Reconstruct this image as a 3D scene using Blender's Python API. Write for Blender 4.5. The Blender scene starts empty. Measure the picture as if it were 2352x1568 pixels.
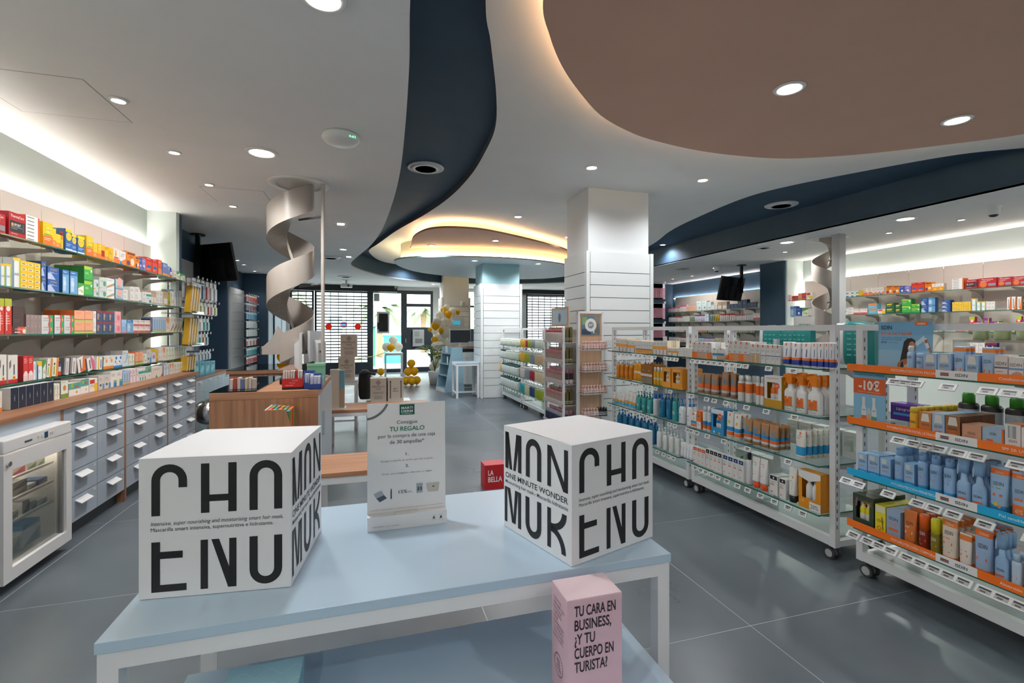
import bpy, bmesh, math, random
from mathutils import Vector, Matrix
random.seed(7)
PI = math.pi
SC = bpy.context.scene
COL = SC.collection

# ------------------------------------------------------------------ camera
cam_d = bpy.data.cameras.new('camera')
cam_d.sensor_width = 36.0
cam_d.lens = 36.0 * 1090 / 2352
cam_d.shift_y = -27 / 2352
cam_d.clip_start = 0.05
cam_d.clip_end = 300
cam = bpy.data.objects.new('camera', cam_d)
COL.objects.link(cam)
cam.location = (0, 0, 1.42)
cam.rotation_euler = (PI / 2, 0, -math.radians(16.651))
SC.camera = cam

# ------------------------------------------------------------------ world, exposure
world = bpy.data.worlds.new('world'); SC.world = world
world.use_nodes = True
bg = world.node_tree.nodes['Background']
bg.inputs[0].default_value = (0.90, 0.96, 1.0, 1)
bg.inputs[1].default_value = 3.4
SC.view_settings.view_transform = 'Standard'
SC.view_settings.look = 'None'
SC.view_settings.gamma = 1
SC.view_settings.use_curve_mapping = False
SC.view_settings.exposure = 1.22
SC.cycles.use_denoising = True
SC.cycles.max_bounces = 7
SC.cycles.transparent_max_bounces = 16
SC.cycles.sample_clamp_indirect = 4.0
SC.cycles.caustics_reflective = False
SC.cycles.caustics_refractive = False
P_BIG, P_SPOT, P_ISLAND = 54, 11, 28          # lamp powers in watts
E_COVE, E_WARM = 30.0, 14.0                   # led strip strengths

# ------------------------------------------------------------------ helpers
def lin(hx):
    hx = hx.lstrip('#')
    if len(hx) == 3: hx = ''.join(c * 2 for c in hx)
    out = []
    for i in (0, 2, 4):
        c = int(hx[i:i + 2], 16) / 255
        out.append(c / 12.92 if c <= .04045 else ((c + .055) / 1.055) ** 2.4)
    return (*out, 1)
_M = {}
def M(hx, rough=.5, metal=0.0, emit=0.0, spec=.5):
    k = (hx, rough, metal, emit, spec)
    if k in _M: return _M[k]
    m = bpy.data.materials.new('paint_' + hx.lstrip('#'))
    m.use_nodes = True
    b = m.node_tree.nodes['Principled BSDF']
    b.inputs['Base Color'].default_value = lin(hx)
    b.inputs['Roughness'].default_value = rough
    b.inputs['Metallic'].default_value = metal
    b.inputs['Specular IOR Level'].default_value = spec
    if emit:
        b.inputs['Emission Color'].default_value = lin(hx)
        b.inputs['Emission Strength'].default_value = emit
    _M[k] = m
    return m
def nodes(name):
    m = bpy.data.materials.new(name); m.use_nodes = True
    nt = m.node_tree
    return m, nt, nt.nodes['Principled BSDF']
def noise_mat(name, c1, c2, scale, rough=.5, stretch=(1, 1, 1), detail=4, bump=0.0, rough2=None):
    m, nt, b = nodes(name)
    tc = nt.nodes.new('ShaderNodeTexCoord'); mp = nt.nodes.new('ShaderNodeMapping')
    mp.inputs['Scale'].default_value = stretch
    nz = nt.nodes.new('ShaderNodeTexNoise'); nz.inputs['Scale'].default_value = scale; nz.inputs['Detail'].default_value = detail
    rp = nt.nodes.new('ShaderNodeValToRGB')
    rp.color_ramp.elements[0].color = lin(c1); rp.color_ramp.elements[1].color = lin(c2)
    rp.color_ramp.elements[0].position = .3; rp.color_ramp.elements[1].position = .7
    L = nt.links.new
    L(tc.outputs['Object'], mp.inputs[0]); L(mp.outputs[0], nz.inputs['Vector']); L(nz.outputs['Fac'], rp.inputs[0])
    L(rp.outputs[0], b.inputs['Base Color'])
    b.inputs['Roughness'].default_value = rough
    if rough2 is not None:
        mr = nt.nodes.new('ShaderNodeMapRange'); mr.inputs[3].default_value = rough; mr.inputs[4].default_value = rough2
        L(nz.outputs['Fac'], mr.inputs[0]); L(mr.outputs[0], b.inputs['Roughness'])
    if bump:
        bp = nt.nodes.new('ShaderNodeBump'); bp.inputs['Strength'].default_value = bump; bp.inputs['Distance'].default_value = .002
        L(nz.outputs['Fac'], bp.inputs['Height']); L(bp.outputs[0], b.inputs['Normal'])
    return m
def wood_mat(name, c1, c2, axis=2, rough=.45):
    st = [34, 34, 34]; st[axis] = 1.6
    m = noise_mat(name, c1, c2, 1.0, rough, tuple(st), 3)
    nt = m.node_tree
    nz = [n for n in nt.nodes if n.type == 'TEX_NOISE'][0]
    nz.inputs['Distortion'].default_value = .6
    return m
def glass_mat(name, tint, refl=.08, rough=.02):
    m = bpy.data.materials.new(name); m.use_nodes = True
    nt = m.node_tree; nt.nodes.remove(nt.nodes['Principled BSDF'])
    out = nt.nodes['Material Output']
    tr = nt.nodes.new('ShaderNodeBsdfTransparent'); tr.inputs[0].default_value = lin(tint)
    gl = nt.nodes.new('ShaderNodeBsdfGlossy'); gl.inputs['Roughness'].default_value = rough
    fr = nt.nodes.new('ShaderNodeLayerWeight'); fr.inputs[0].default_value = .25
    mr = nt.nodes.new('ShaderNodeMapRange'); mr.inputs[3].default_value = refl * .4; mr.inputs[4].default_value = min(1, refl * 5)
    mx = nt.nodes.new('ShaderNodeMixShader')
    L = nt.links.new
    L(fr.outputs['Fresnel'], mr.inputs[0]); L(mr.outputs[0], mx.inputs[0]); L(tr.outputs[0], mx.inputs[1]); L(gl.outputs[0], mx.inputs[2])
    L(mx.outputs[0], out.inputs[0])
    return m
def speck_plastic(name, hx, alpha=.35):
    """milky clear plastic"""
    m, nt, b = nodes(name)
    b.inputs['Base Color'].default_value = lin(hx); b.inputs['Roughness'].default_value = .15
    b.inputs['Alpha'].default_value = alpha
    return m

WHITE = M('f0efec', .55); FRAME = M('e9eaec', .35); WALLW = M('e9ebe8', .7); PALE = M('dfe9e5', .6)
CEIL = noise_mat('ceiling_paint', 'f0f0f0', 'f4f4f4', 2.0, .85)
NAVY = noise_mat('navy_paint', '30495f', '354f66', 3.0, .7)
BROWN = noise_mat('terracotta_paint', 'dbae98', 'dfb29c', 2.0, .75)
DISCB = M('cddbe2', .6); CREAM = M('efe6d3', .6); TEALP = M('9cc3cc', .55)
PANEL = M('e6dbd2', .55); SLAT = M('e6eaea', .45); GROOVE = M('8b9499', .6)
BEIGE = M('d9d2c8', .6)
WOODV = wood_mat('walnut_vertical', '976a4e', 'b98867', 2)
WOODX = wood_mat('walnut_along_x', '9f7053', 'c18f6e', 0)
WOODY = wood_mat('walnut_along_y', '8d6248', 'ad7c5e', 1)
OAK = wood_mat('oak_vertical', 'c9a587', 'd8b799', 2)
DRAWER = M('b4c2cf', .42); LBLUE = M('b3ccda', .4); TABLEB = M('b9d0e2', .30)
ALU = M('c9ccd0', .35, .6); CHROME = M('d8dadd', .15, .9); DARK = M('1c1e21', .5); BLACK = M('0b0b0c', .45); ANTH = M('3a444d', .5)
GREYM = M('8f8f90', .35, .5); BRACK = M('b4aea8', .45, .1)
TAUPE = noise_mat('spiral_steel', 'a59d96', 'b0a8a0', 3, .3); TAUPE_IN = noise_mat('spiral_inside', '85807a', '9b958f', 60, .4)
GLASS = glass_mat('shelf_glass', 'f2f8f5', .03); GEDGE = M('2f6b58', .12); PANE = glass_mat('window_glass', 'f4f8f8', .05)
ACRYL = glass_mat('acrylic', 'eef0ee', .12)
TILE = noise_mat('slate_tile', '565f66', '666f77', 1.6, .20, detail=7, bump=.04, rough2=.44)
GROUT = M('bfc3c4', .7)
CONC = noise_mat('outdoor_concrete', 'd9d6cf', 'e4e1da', 1.5, .9)
def thin_mat(name, hx, k=.45):
    """thin film that lets light through: balloons, stickers"""
    m, nt, b = nodes(name); b.inputs['Base Color'].default_value = lin(hx); b.inputs['Roughness'].default_value = .25
    tl = nt.nodes.new('ShaderNodeBsdfTranslucent'); tl.inputs[0].default_value = lin(hx); mx = nt.nodes.new('ShaderNodeMixShader'); mx.inputs[0].default_value = k
    nt.links.new(b.outputs[0], mx.inputs[1]); nt.links.new(tl.outputs[0], mx.inputs[2]); nt.links.new(mx.outputs[0], nt.nodes['Material Output'].inputs[0])
    return m
CLEARP = speck_plastic('clear_plastic', 'eef0f2', .35)
PINKP = speck_plastic('pink_clear_plastic', 'f3b9cb', .55)

def link(o, parent=None):
    COL.objects.link(o)
    if parent is not None: o.parent = parent
    return o
def tag(o, label, cat, group=None, kind=None):
    o['label'] = label; o['category'] = cat
    if group: o['group'] = group
    if kind: o['kind'] = kind
    return o
def empty(name, loc=(0, 0, 0), rz=0.0):
    e = bpy.data.objects.new(name, None); e.empty_display_size = .05
    e.location = loc; e.rotation_euler = (0, 0, rz)
    return link(e)
def thing(name, label, cat, loc=(0, 0, 0), rz=0.0, group=None):
    return tag(empty(name, loc, rz), label, cat, group)

class G:
    """collects geometry for ONE mesh object"""
    def __init__(s): s.v = []; s.f = []; s.mi = []; s.mats = []; s.sm = []
    def m(s, mat):
        if mat not in s.mats: s.mats.append(mat)
        return s.mats.index(mat)
    def add(s, vs, fs, mat, smooth=False):
        o = len(s.v); s.v += [tuple(p) for p in vs]; k = s.m(mat)
        for f in fs: s.f.append([o + i for i in f]); s.mi.append(k); s.sm.append(smooth)
        return s
    def box(s, x0, y0, z0, x1, y1, z1, mat, front=None, top=None):
        if x0 > x1: x0, x1 = x1, x0
        if y0 > y1: y0, y1 = y1, y0
        if z0 > z1: z0, z1 = z1, z0
        v = [(x0, y0, z0), (x1, y0, z0), (x1, y1, z0), (x0, y1, z0), (x0, y0, z1), (x1, y0, z1), (x1, y1, z1), (x0, y1, z1)]
        F = [[3, 2, 1, 0], [4, 5, 6, 7], [0, 1, 5, 4], [1, 2, 6, 5], [2, 3, 7, 6], [3, 0, 4, 7]]
        s.add(v, F, mat)
        if front: s.mi[-4] = s.m(front)
        if top: s.mi[-5] = s.m(top)
        return s
    def prism(s, pts, d0, d1, mat, axis='y'):
        """polygon pts (a,b) extruded between d0 and d1 along an axis"""
        n = len(pts)
        def P(a, b, d): return {'y': (a, d, b), 'x': (d, a, b), 'z': (a, b, d)}[axis]
        v = [P(a, b, d0) for a, b in pts] + [P(a, b, d1) for a, b in pts]
        F = [list(range(n)), list(range(2 * n - 1, n - 1, -1))] + [[i, n + i, n + (i + 1) % n, (i + 1) % n] for i in range(n)]
        return s.add(v, F, mat)
    def cyl(s, p0, p1, r0, mat, r1=None, seg=12, caps=True, smooth=True):
        p0 = Vector(p0); p1 = Vector(p1); r1 = r0 if r1 is None else r1
        d = (p1 - p0).normalized(); a = d.orthogonal().normalized(); b = d.cross(a)
        v = []
        for p, r in ((p0, r0), (p1, r1)):
            for i in range(seg):
                t = 2 * PI * i / seg; v.append(p + a * (r * math.cos(t)) + b * (r * math.sin(t)))
        s.add(v, [[i, (i + 1) % seg, seg + (i + 1) % seg, seg + i] for i in range(seg)], mat, smooth)
        if caps:
            s.add(v, [list(range(seg - 1, -1, -1)), list(range(seg, 2 * seg))], mat)
        return s
    def lathe(s, prof, mat, c=(0, 0), seg=14, sx=1, sy=1, smooth=True, mats=None):
        """profile [(r,z)...] about a vertical axis; mats gives a material per segment"""
        v = []
        for r, z in prof:
            for i in range(seg):
                t = 2 * PI * i / seg; v.append((c[0] + r * sx * math.cos(t), c[1] + r * sy * math.sin(t), z))
        o = len(s.v); s.v += v
        for j in range(len(prof) - 1):
            k = s.m(mats[j] if mats else mat)
            for i in range(seg):
                s.f.append([o + j * seg + i, o + j * seg + (i + 1) % seg, o + (j + 1) * seg + (i + 1) % seg, o + (j + 1) * seg + i]); s.mi.append(k); s.sm.append(smooth)
        if prof[0][0] > 1e-5: s.f.append([o + i for i in range(seg - 1, -1, -1)]); s.mi.append(s.m(mats[0] if mats else mat)); s.sm.append(False)
        if prof[-1][0] > 1e-5: s.f.append([o + (len(prof) - 1) * seg + i for i in range(seg)]); s.mi.append(s.m(mats[-1] if mats else mat)); s.sm.append(False)
        return s
    def loft(s, rings, mats, smooth=True, cap=True):
        n = len(rings[0]); o = len(s.v)
        for r in rings: s.v += [tuple(p) for p in r]
        for j in range(len(rings) - 1):
            k = s.m(mats[j] if isinstance(mats, list) else mats)
            for i in range(n):
                s.f.append([o + j * n + i, o + j * n + (i + 1) % n, o + (j + 1) * n + (i + 1) % n, o + (j + 1) * n + i]); s.mi.append(k); s.sm.append(smooth)
        if cap:
            s.f.append([o + i for i in range(n - 1, -1, -1)]); s.mi.append(s.m(mats[0] if isinstance(mats, list) else mats)); s.sm.append(False)
            s.f.append([o + (len(rings) - 1) * n + i for i in range(n)]); s.mi.append(s.m(mats[-1] if isinstance(mats, list) else mats)); s.sm.append(False)
        return s
    def tube(s, pts, r, mat, seg=6):
        pts = [Vector(p) for p in pts]; rings = []
        for i, p in enumerate(pts):
            d = (pts[min(i + 1, len(pts) - 1)] - pts[max(i - 1, 0)]).normalized()
            a = d.cross(Vector((0, 0, 1)));
            if a.length < .05: a = d.cross(Vector((1, 0, 0)))
            a.normalize(); b = a.cross(d)
            rings.append([p + a * (r * math.cos(2 * PI * k / seg)) + b * (r * math.sin(2 * PI * k / seg)) for k in range(seg)])
        return s.loft(rings, mat)
    def ball(s, c, r, mat, seg=14, rings=9, sz=1.0):
        prof = [(max(r * math.sin(PI * i / rings), 1e-6), c[2] - r * sz * math.cos(PI * i / rings)) for i in range(rings + 1)]
        return s.lathe(prof, mat, (c[0], c[1]), seg)
    def text(s, body, x, z, height, mat, y=-.0006, width=None, align='c', bold=0.0, frame=None, shear=0.0, res=2):
        """lettering in the local xz plane facing -y; z is the base line"""
        vs, fs, w, h = glyphs(body, res, bold, shear)
        k = height / h; kx = k
        if width: kx = width / w
        ox = x - (w * kx / 2 if align == 'c' else (w * kx if align == 'r' else 0))
        pts = [(ox + px * kx, y, z + pz * k) for px, pz in vs]
        if frame: pts = [frame @ Vector(p) for p in pts]
        return s.add(pts, fs, mat)
    def build(s, name, parent=None, bevel=0.0, off=None):
        me = bpy.data.meshes.new(name)
        v = s.v if off is None else [(a - off[0], b - off[1], c - off[2]) for a, b, c in s.v]
        me.from_pydata(v, [], s.f)
        for m_ in s.mats: me.materials.append(m_)
        me.polygons.foreach_set('material_index', s.mi)
        me.polygons.foreach_set('use_smooth', s.sm)
        if bevel:
            bm = bmesh.new(); bm.from_mesh(me)
            bmesh.ops.remove_doubles(bm, verts=bm.verts, dist=1e-6)
            bmesh.ops.bevel(bm, geom=[e for e in bm.edges if len(e.link_faces) == 2 and e.calc_face_angle(0) > .5], offset=bevel, segments=2, affect='EDGES', profile=.5)
            bm.to_mesh(me); bm.free()
        me.update()
        o = bpy.data.objects.new(name, me)
        return link(o, parent)

_GL = {}
def glyphs(body, res=2, bold=0.0, shear=0.0):
    k = (body, res, bold, shear)
    if k in _GL: return _GL[k]
    cu = bpy.data.curves.new('lettering', 'FONT'); cu.body = body; cu.size = 1.0
    cu.resolution_u = res; cu.fill_mode = 'FRONT'; cu.offset = bold; cu.shear = shear
    ob = bpy.data.objects.new('lettering', cu)
    me = bpy.data.meshes.new_from_object(ob)
    vs = [(v.co.x, v.co.y) for v in me.vertices]; fs = [list(p.vertices) for p in me.polygons]
    bpy.data.objects.remove(ob); bpy.data.curves.remove(cu); bpy.data.meshes.remove(me)
    x0 = min(p[0] for p in vs); x1 = max(p[0] for p in vs)
    vs = [(p[0] - x0, p[1]) for p in vs]
    _GL[k] = (vs, fs, max(x1 - x0, 1e-3), .70)      # cap height of the built-in face is about 0.7
    return _GL[k]

def copy_tree(o, parent=None):
    c = o.copy(); COL.objects.link(c)
    if parent is not None: c.parent = parent
    for ch in o.children: copy_tree(ch, c)
    return c
def put(o, loc, rz=None):
    o.location = loc
    if rz is not None: o.rotation_euler = (0, 0, rz)
    return o
def wbox(name, x0, y0, z0, x1, y1, z1, mat, parent=None, bevel=0.0):
    """box in world coordinates as one mesh (origin at its base centre); parent empties keep identity rotation"""
    base = ((x0 + x1) / 2, (y0 + y1) / 2, min(z0, z1))
    g = G().box(x0, y0, z0, x1, y1, z1, mat)
    o = g.build(name, parent, bevel, off=base)
    p = parent; b = Vector(base)
    while p is not None: b = b - p.location; p = p.parent
    o.location = b
    return o
def struct(o): o['kind'] = 'structure'; return o
def smooth_closed(pts, n=8):
    """closed Catmull-Rom through plan points"""
    out = []; N = len(pts)
    for i in range(N):
        p0, p1, p2, p3 = (Vector(pts[(i + k - 1) % N]) for k in range(4))
        for j in range(n):
            t = j / n
            q = .5 * ((2 * p1) + (p2 - p0) * t + (2 * p0 - 5 * p1 + 4 * p2 - p3) * t * t + (3 * p1 - p0 - 3 * p2 + p3) * t ** 3)
            out.append((q.x, q.y))
    return out
def smooth_open(pts, n=8):
    out = []; N = len(pts)
    for i in range(N - 1):
        p0 = Vector(pts[max(i - 1, 0)]); p1 = Vector(pts[i]); p2 = Vector(pts[i + 1]); p3 = Vector(pts[min(i + 2, N - 1)])
        for j in range(n):
            t = j / n
            q = .5 * ((2 * p1) + (p2 - p0) * t + (2 * p0 - 5 * p1 + 4 * p2 - p3) * t * t + (3 * p1 - p0 - 3 * p2 + p3) * t ** 3)
            out.append((q.x, q.y))
    out.append(tuple(pts[-1]))
    return out
def slab(name, loops, z0, z1, mat, side=None, parent=None):
    """flat plate bounded by plan loops (outer first, then holes)"""
    cu = bpy.data.curves.new(name, 'CURVE'); cu.dimensions = '2D'; cu.fill_mode = 'BOTH'; cu.extrude = abs(z1 - z0) / 2
    for lp in loops:
        sp = cu.splines.new('POLY'); sp.points.add(len(lp) - 1)
        for p, q in zip(sp.points, lp): p.co = (q[0], q[1], 0, 1)
        sp.use_cyclic_u = True
    ob = bpy.data.objects.new(name, cu)
    me = bpy.data.meshes.new_from_object(ob); me.name = name
    bpy.data.objects.remove(ob); bpy.data.curves.remove(cu)
    me.materials.clear(); me.materials.append(mat); me.materials.append(side or mat)
    for p in me.polygons:
        p.use_smooth = False; p.material_index = 1 if abs(p.normal.z) < .5 else 0
    o = bpy.data.objects.new(name, me); link(o, parent); o.location = (0, 0, (z0 + z1) / 2)
    return o

# ================================================================== LIGHT FITTINGS
EMITW = M('fff6ee', .5, 0, 14.0); EMITN = M('fffaf5', .5, 0, 16.0)
LEDC = M('fff7ee', .5, 0, E_COVE); LEDV = M('fff7ee', .5, 0, E_COVE * .35); LEDY = M('ffe3b0', .5, 0, E_WARM)
def make_light(r, watts, angle, color, soft, emit, trim=WHITE, aim=0.0):
    t = empty('downlight')
    G().lathe([(r * .84, -.002), (r * .88, -.010), (r * 1.12, -.008), (r * 1.18, -.001)], trim, seg=28).build('trim_ring', t)
    G().lathe([(1e-6, -.004), (r * .5, -.0045), (r * .85, -.003)], emit, seg=28).build('lens', t)
    ld = bpy.data.lights.new('downlight_lamp', 'SPOT'); ld.energy = watts; ld.spot_size = math.radians(angle); ld.spot_blend = .7
    ld.shadow_soft_size = soft; ld.color = color
    lo = bpy.data.objects.new('lamp', ld); link(lo, t); lo.location = (0, 0, -.03); lo.rotation_euler = (0, aim, 0)
    return t
PROTO = {'big': make_light(.105, P_BIG, 158, (1, .985, .96), .10, EMITW), 'spot': make_light(.042, P_SPOT * .7, 120, (1, .95, .90), .035, EMITW), 'giml': make_light(.042, P_SPOT, 115, (1, .95, .90), .035, EMITW, aim=.55), 'gimr': make_light(.042, P_SPOT, 115, (1, .95, .90), .035, EMITW, aim=-.6),
         'mid': make_light(.062, P_ISLAND, 150, (.94, .97, 1), .05, EMITN), 'lg': make_light(.085, P_ISLAND * .95, 150, (.94, .97, 1), .07, EMITN)}
LIGHTS = [('big', -.838, 4.248, 2.85, 'large round panel downlight beside the ceiling spiral'),
 ('lg', -.195, 2.19, 2.85, 'round panel downlight at the top edge of the picture'),
 ('mid', -.459, 8.93, 2.85, 'small round downlight between spiral and sinuous dark ceiling band'),
 ('mid', -1.507, 10.02, 2.85, 'round downlight half hidden behind the spiral chute'),
 ('giml', -1.5, 3.53, 2.85, 'small gimbal spotlight beside the square ceiling hatch'),
 ('giml', -1.51, 4.44, 2.85, 'small gimbal spotlight over the first drawer unit, second of the row'),
 ('giml', -1.52, 5.33, 2.85, 'small gimbal spotlight beside the far ceiling hatch, third of the row'),
 ('giml', -1.52, 6.18, 2.85, 'small gimbal spotlight left of the spiral ring, fourth of the row'),
 ('spot', -2.61, 10.95, 2.85, 'tiny ceiling spotlight nearest the hanging television'),
 ('spot', -2.65, 11.64, 2.85, 'tiny ceiling spotlight, middle one by the navy wall'),
 ('spot', -2.69, 12.86, 2.85, 'tiny ceiling spotlight farthest along the navy wall'),
 ('mid', 2.275, 4.627, 3.16, 'white ceiling downlight just left above the near column'),
 ('mid', 3.702, 4.647, 3.16, 'white ceiling downlight right of the near column'),
 ('mid', 2.18, 6.962, 3.16, 'white ceiling downlight left of the near column top'),
 ('mid', 3.561, 8.229, 3.16, 'white ceiling downlight cut by the near column edge'),
 ('lg', 2.71, 2.531, 3.05, 'large downlight in the middle of the near brown ceiling'),
 ('lg', 4.367, 2.541, 3.05, 'large downlight at the right end of the near brown ceiling'),
 ('mid', 1.108, 8.934, 3.0, 'downlight at the left tip of the far brown disc'),
 ('mid', 2.127, 8.133, 3.0, 'downlight in the middle of the far brown disc'),
 ('mid', 1.996, 9.278, 2.8, 'downlight in the pale blue disc left of its column'),
 ('mid', 3.358, 9.325, 2.8, 'downlight in the pale blue disc right of its column'),
 ('mid', 6.0, 8.8, 3.24, 'downlight in the navy ceiling throwing a scallop on the beam'),
 ('big', 6.608, 4.404, 2.85, 'large round panel downlight near the right picture edge'),
 ('big', 6.523, 6.143, 2.85, 'large round panel downlight left of the right spiral'),
 ('gimr', 7.354, 4.231, 2.85, 'small spotlight above the right wall shelves, nearest'),
 ('gimr', 7.323, 5.105, 2.85, 'small spotlight above the right wall shelves, second'),
 ('gimr', 7.294, 6.907, 2.85, 'small spotlight just left of the right spiral ring'),
 ('spot', 7.62, 9.178, 2.85, 'small ceiling spotlight beside the dome camera'),
 ('gimr', 8.176, 10.675, 2.85, 'small ceiling spotlight by the far right cove, middle'),
 ('gimr', 8.138, 11.471, 2.85, 'small ceiling spotlight by the far right cove, farthest'),
 ('mid', 1.9, 14.95, 2.85, 'downlight washing the column by the entrance'),
 ('mid', 1.1, 13.55, 3.24, 'downlight throwing a warm scallop on the recess edge'),
 ('giml', -1.5, 1.9, 2.85, 'added gimbal spotlight, unseen outside the left picture edge'), ('gimr', 7.35, 3.3, 2.85, 'added spotlight, unseen outside the right picture edge'),  # unseen spots added beyond the frame, carrying on the side rows
 ('lg', 2.0, -.9, 3.05, 'added fill downlight in the near brown ceiling, behind the viewer'), ('lg', 4.4, -.4, 3.05, 'large downlight of the near brown ceiling, behind the viewer right, added for fill'),  # unseen lamps added behind the camera as fill
 ('big', -.9, -2.2, 2.85, 'round panel downlight added as unseen fill at the back, left'), ('big', 3.2, -3.2, 2.85, 'round panel downlight added as unseen fill at the back, middle'), ('big', 6.8, -1.0, 2.85, 'round panel downlight added as unseen fill at the back, right')]  # more unseen fill lamps, added to brighten camera-facing sides
_used = set()
for kind, x, y, z, lab in LIGHTS:
    o = PROTO[kind] if kind not in _used else copy_tree(PROTO[kind])
    _used.add(kind)
    o.location = (x, y, z - .001); tag(o, lab, 'ceiling light', 'ceiling downlights')

# ================================================================== FLOOR
fl = struct(wbox('floor', -3.8, -4.1, -.10, 9.3, 16.4, -.0008, GROUT))
fl_off = fl.location
tile_me = None
xs = [1.75 + 1.2 * k for k in range(-5, 7)]; ys = [1.855 + 1.175 * k for k in range(-5, 13)]
for x in xs:
    for y in ys:
        x0, x1, y0, y1 = max(x, -3.8), min(x + 1.2, 9.3), max(y, -4.1), min(y + 1.175, 16.4)
        if x1 - x0 < .05 or y1 - y0 < .05: continue
        t = G().box(x0 + .002, y0 + .002, -.0008, x1 - .002, y1 - .002, 0, TILE).build('tile', None)
        t.parent = fl; t.location = -fl_off

# ================================================================== WALLS
def wall(name, x0, y0, x1, y1, z0=0, z1=3.35, mat=WALLW): return struct(wbox(name, x0, y0, z0, x1, y1, z1, mat))
wall('wall_left', -2.66, -4, -2.56, 6.72, mat=PALE)
wall('wall_left_recess', -2.66, 6.72, -2.56, 8.4, mat=NAVY)
wall('wall_left_return', -3.7, 8.4, -2.56, 8.5, mat=NAVY)
wall('wall_left_back', -3.7, 8.5, -3.6, 12.1, mat=NAVY)
wall('wall_left_step', -3.7, 12.1, -3.09, 12.2, mat=NAVY)
wall('wall_left_far', -3.19, 12.2, -3.09, 13.45, mat=NAVY)
wall('wall_left_end', -3.19, 13.45, -2.51, 13.55, mat=NAVY)
wall('wall_left_entrance', -2.61, 13.55, -2.51, 16.3, mat=M('c4d4e2', .6))
wall('pilaster_left', -2.56, 6.70, -2.26, 6.80, mat=PALE)
wall('pilaster_left_navy', -2.56, 6.80, -2.255, 6.86, mat=NAVY)
wall('wall_right', 8.66, -4, 8.76, 7.75, mat=PALE)
wall('pilaster_right', 8.24, 7.75, 8.76, 7.82, mat=PALE)
wall('pilaster_right_navy', 8.2, 7.79, 8.76, 8.42, mat=NAVY)
wall('wall_right_far', 9.16, 8.42, 9.26, 12.9, mat=NAVY)
wall('wall_right_return', 8.76, 8.32, 9.26, 8.42, mat=NAVY)
wall('wall_right_end', 7.9, 12.9, 9.26, 13.0, mat=NAVY)
wall('wall_right_entrance', 7.9, 13.0, 8.0, 16.3, mat=WALLW)
wall('wall_back', -2.66, -4.1, 8.76, -4, mat=WALLW)

# ================================================================== CEILING
outline = [(-2.66, -4.1), (8.76, -4.1), (8.76, 8.32), (9.26, 8.32), (9.26, 13.0), (8.0, 13.0), (8.0, 16.4), (-2.61, 16.4), (-2.61, 13.55), (-3.19, 13.55), (-3.19, 12.2), (-3.7, 12.2), (-3.7, 8.4), (-2.66, 8.4)]
rec_l = smooth_open([(.10, -2.6), (.10, 0), (.13, 1.2), (.167, 2.1), (.203, 2.62), (.24, 3.49), (.261, 4.48), (.239, 5.6), (.157, 7.12), (0, 8.47), (-.246, 9.82), (-.397, 10.82),
   (-.338, 11.56), (0, 12.5), (.576, 13.5), (1.346, 14.12), (2.18, 14.55), (3.26, 14.52), (4.6, 14.1), (5.78, 13.2), (6.15, 12.2), (6.2, 11)], 6)
recess = rec_l + [(6.2, 3), (6.2, -2.6)]
def circ(x, y, r, n=32): return [(x + r * math.cos(2 * PI * i / n), y + r * math.sin(2 * PI * i / n)) for i in range(n)]
SPL, SPR = (-.669, 5.071), (6.88, 5.72)
ceil_ = struct(slab('ceiling', [outline, recess, circ(*SPL, .205), circ(*SPR, .205)], 2.85, 2.875, CEIL, CEIL))
g = G(); n = len(recess); vs = []; fs = []
for i, (x, y) in enumerate(recess):
    vs += [(x, y, 2.852), (x, y, 3.25)]
for i in range(n):
    a, b = 2 * i, 2 * ((i + 1) % n); fs.append([a, b, b + 1, a + 1])
struct(g.add(vs, fs, NAVY, True).build('trim_recess'))
struct(slab('ceiling_navy', [recess], 3.24, 3.26, NAVY))
struct(wbox('ceiling_slab', -3.8, -4.2, 3.36, 9.4, 16.5, 3.45, WHITE))
isl = smooth_open([(.22, -2.5), (.25, 0), (.36, 1.4), (.584, 2.44), (.703, 2.80), (.90, 3.417), (1.028, 3.93), (1.075, 4.43), (1.088, 5.22), (1.01, 6.146), (.812, 7.17), (.441, 8.59), (.152, 10.0), (-.01, 10.75), (.0, 11.3),
   (.208, 12.31), (.607, 12.93), (1.5, 13.6), (2.6, 13.9), (3.9, 13.55), (5.0, 12.6), (5.65, 11.2), (5.78, 9.7), (5.5, 8.4), (5.067, 7.2), (4.865, 6.25), (4.74, 5.2), (4.843, 4.6), (5.224, 3.83), (5.6, 3.25), (6.0, 2.95), (6.19, 2.8)], 6) + [(6.19, -2.5)]
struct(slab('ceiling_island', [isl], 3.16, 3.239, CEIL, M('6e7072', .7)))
br1 = smooth_open([(.70, 1.0), (.73, 1.7), (.821, 2.204), (.95, 2.455), (1.132, 2.717), (1.37, 2.98), (1.682, 3.266), (2.016, 3.455), (2.334, 3.565), (2.843, 3.651), (3.327, 3.653), (3.775, 3.59), (4.13, 3.436), (4.434, 3.253), (4.811, 2.956), (5.224, 2.568), (5.6, 2.0), (5.75, 1.0)], 6) + [(5.6, -1.2), (4.6, -2.2), (2.0, -2.2), (.9, -.8)]
br2 = smooth_closed([(.749, 9.14), (.714, 8.27), (.834, 7.67), (1.039, 7.40), (1.364, 7.307), (1.8, 7.38), (2.523, 7.805), (3.183, 8.266), (3.873, 8.884), (4.5, 9.9), (4.3, 11.2), (3.0, 11.9), (1.6, 11.3), (.84, 9.95)], 5)
blu = smooth_closed([(.472, 10.05), (.645, 9.38), (1.188, 9.046), (1.991, 8.863), (2.874, 8.892), (3.74, 9.211), (4.35, 9.75), (4.78, 10.6), (4.85, 11.3), (4.52, 12.0), (3.75, 12.45), (2.825, 12.574), (1.562, 11.95), (.869, 11.2)], 5)
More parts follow.
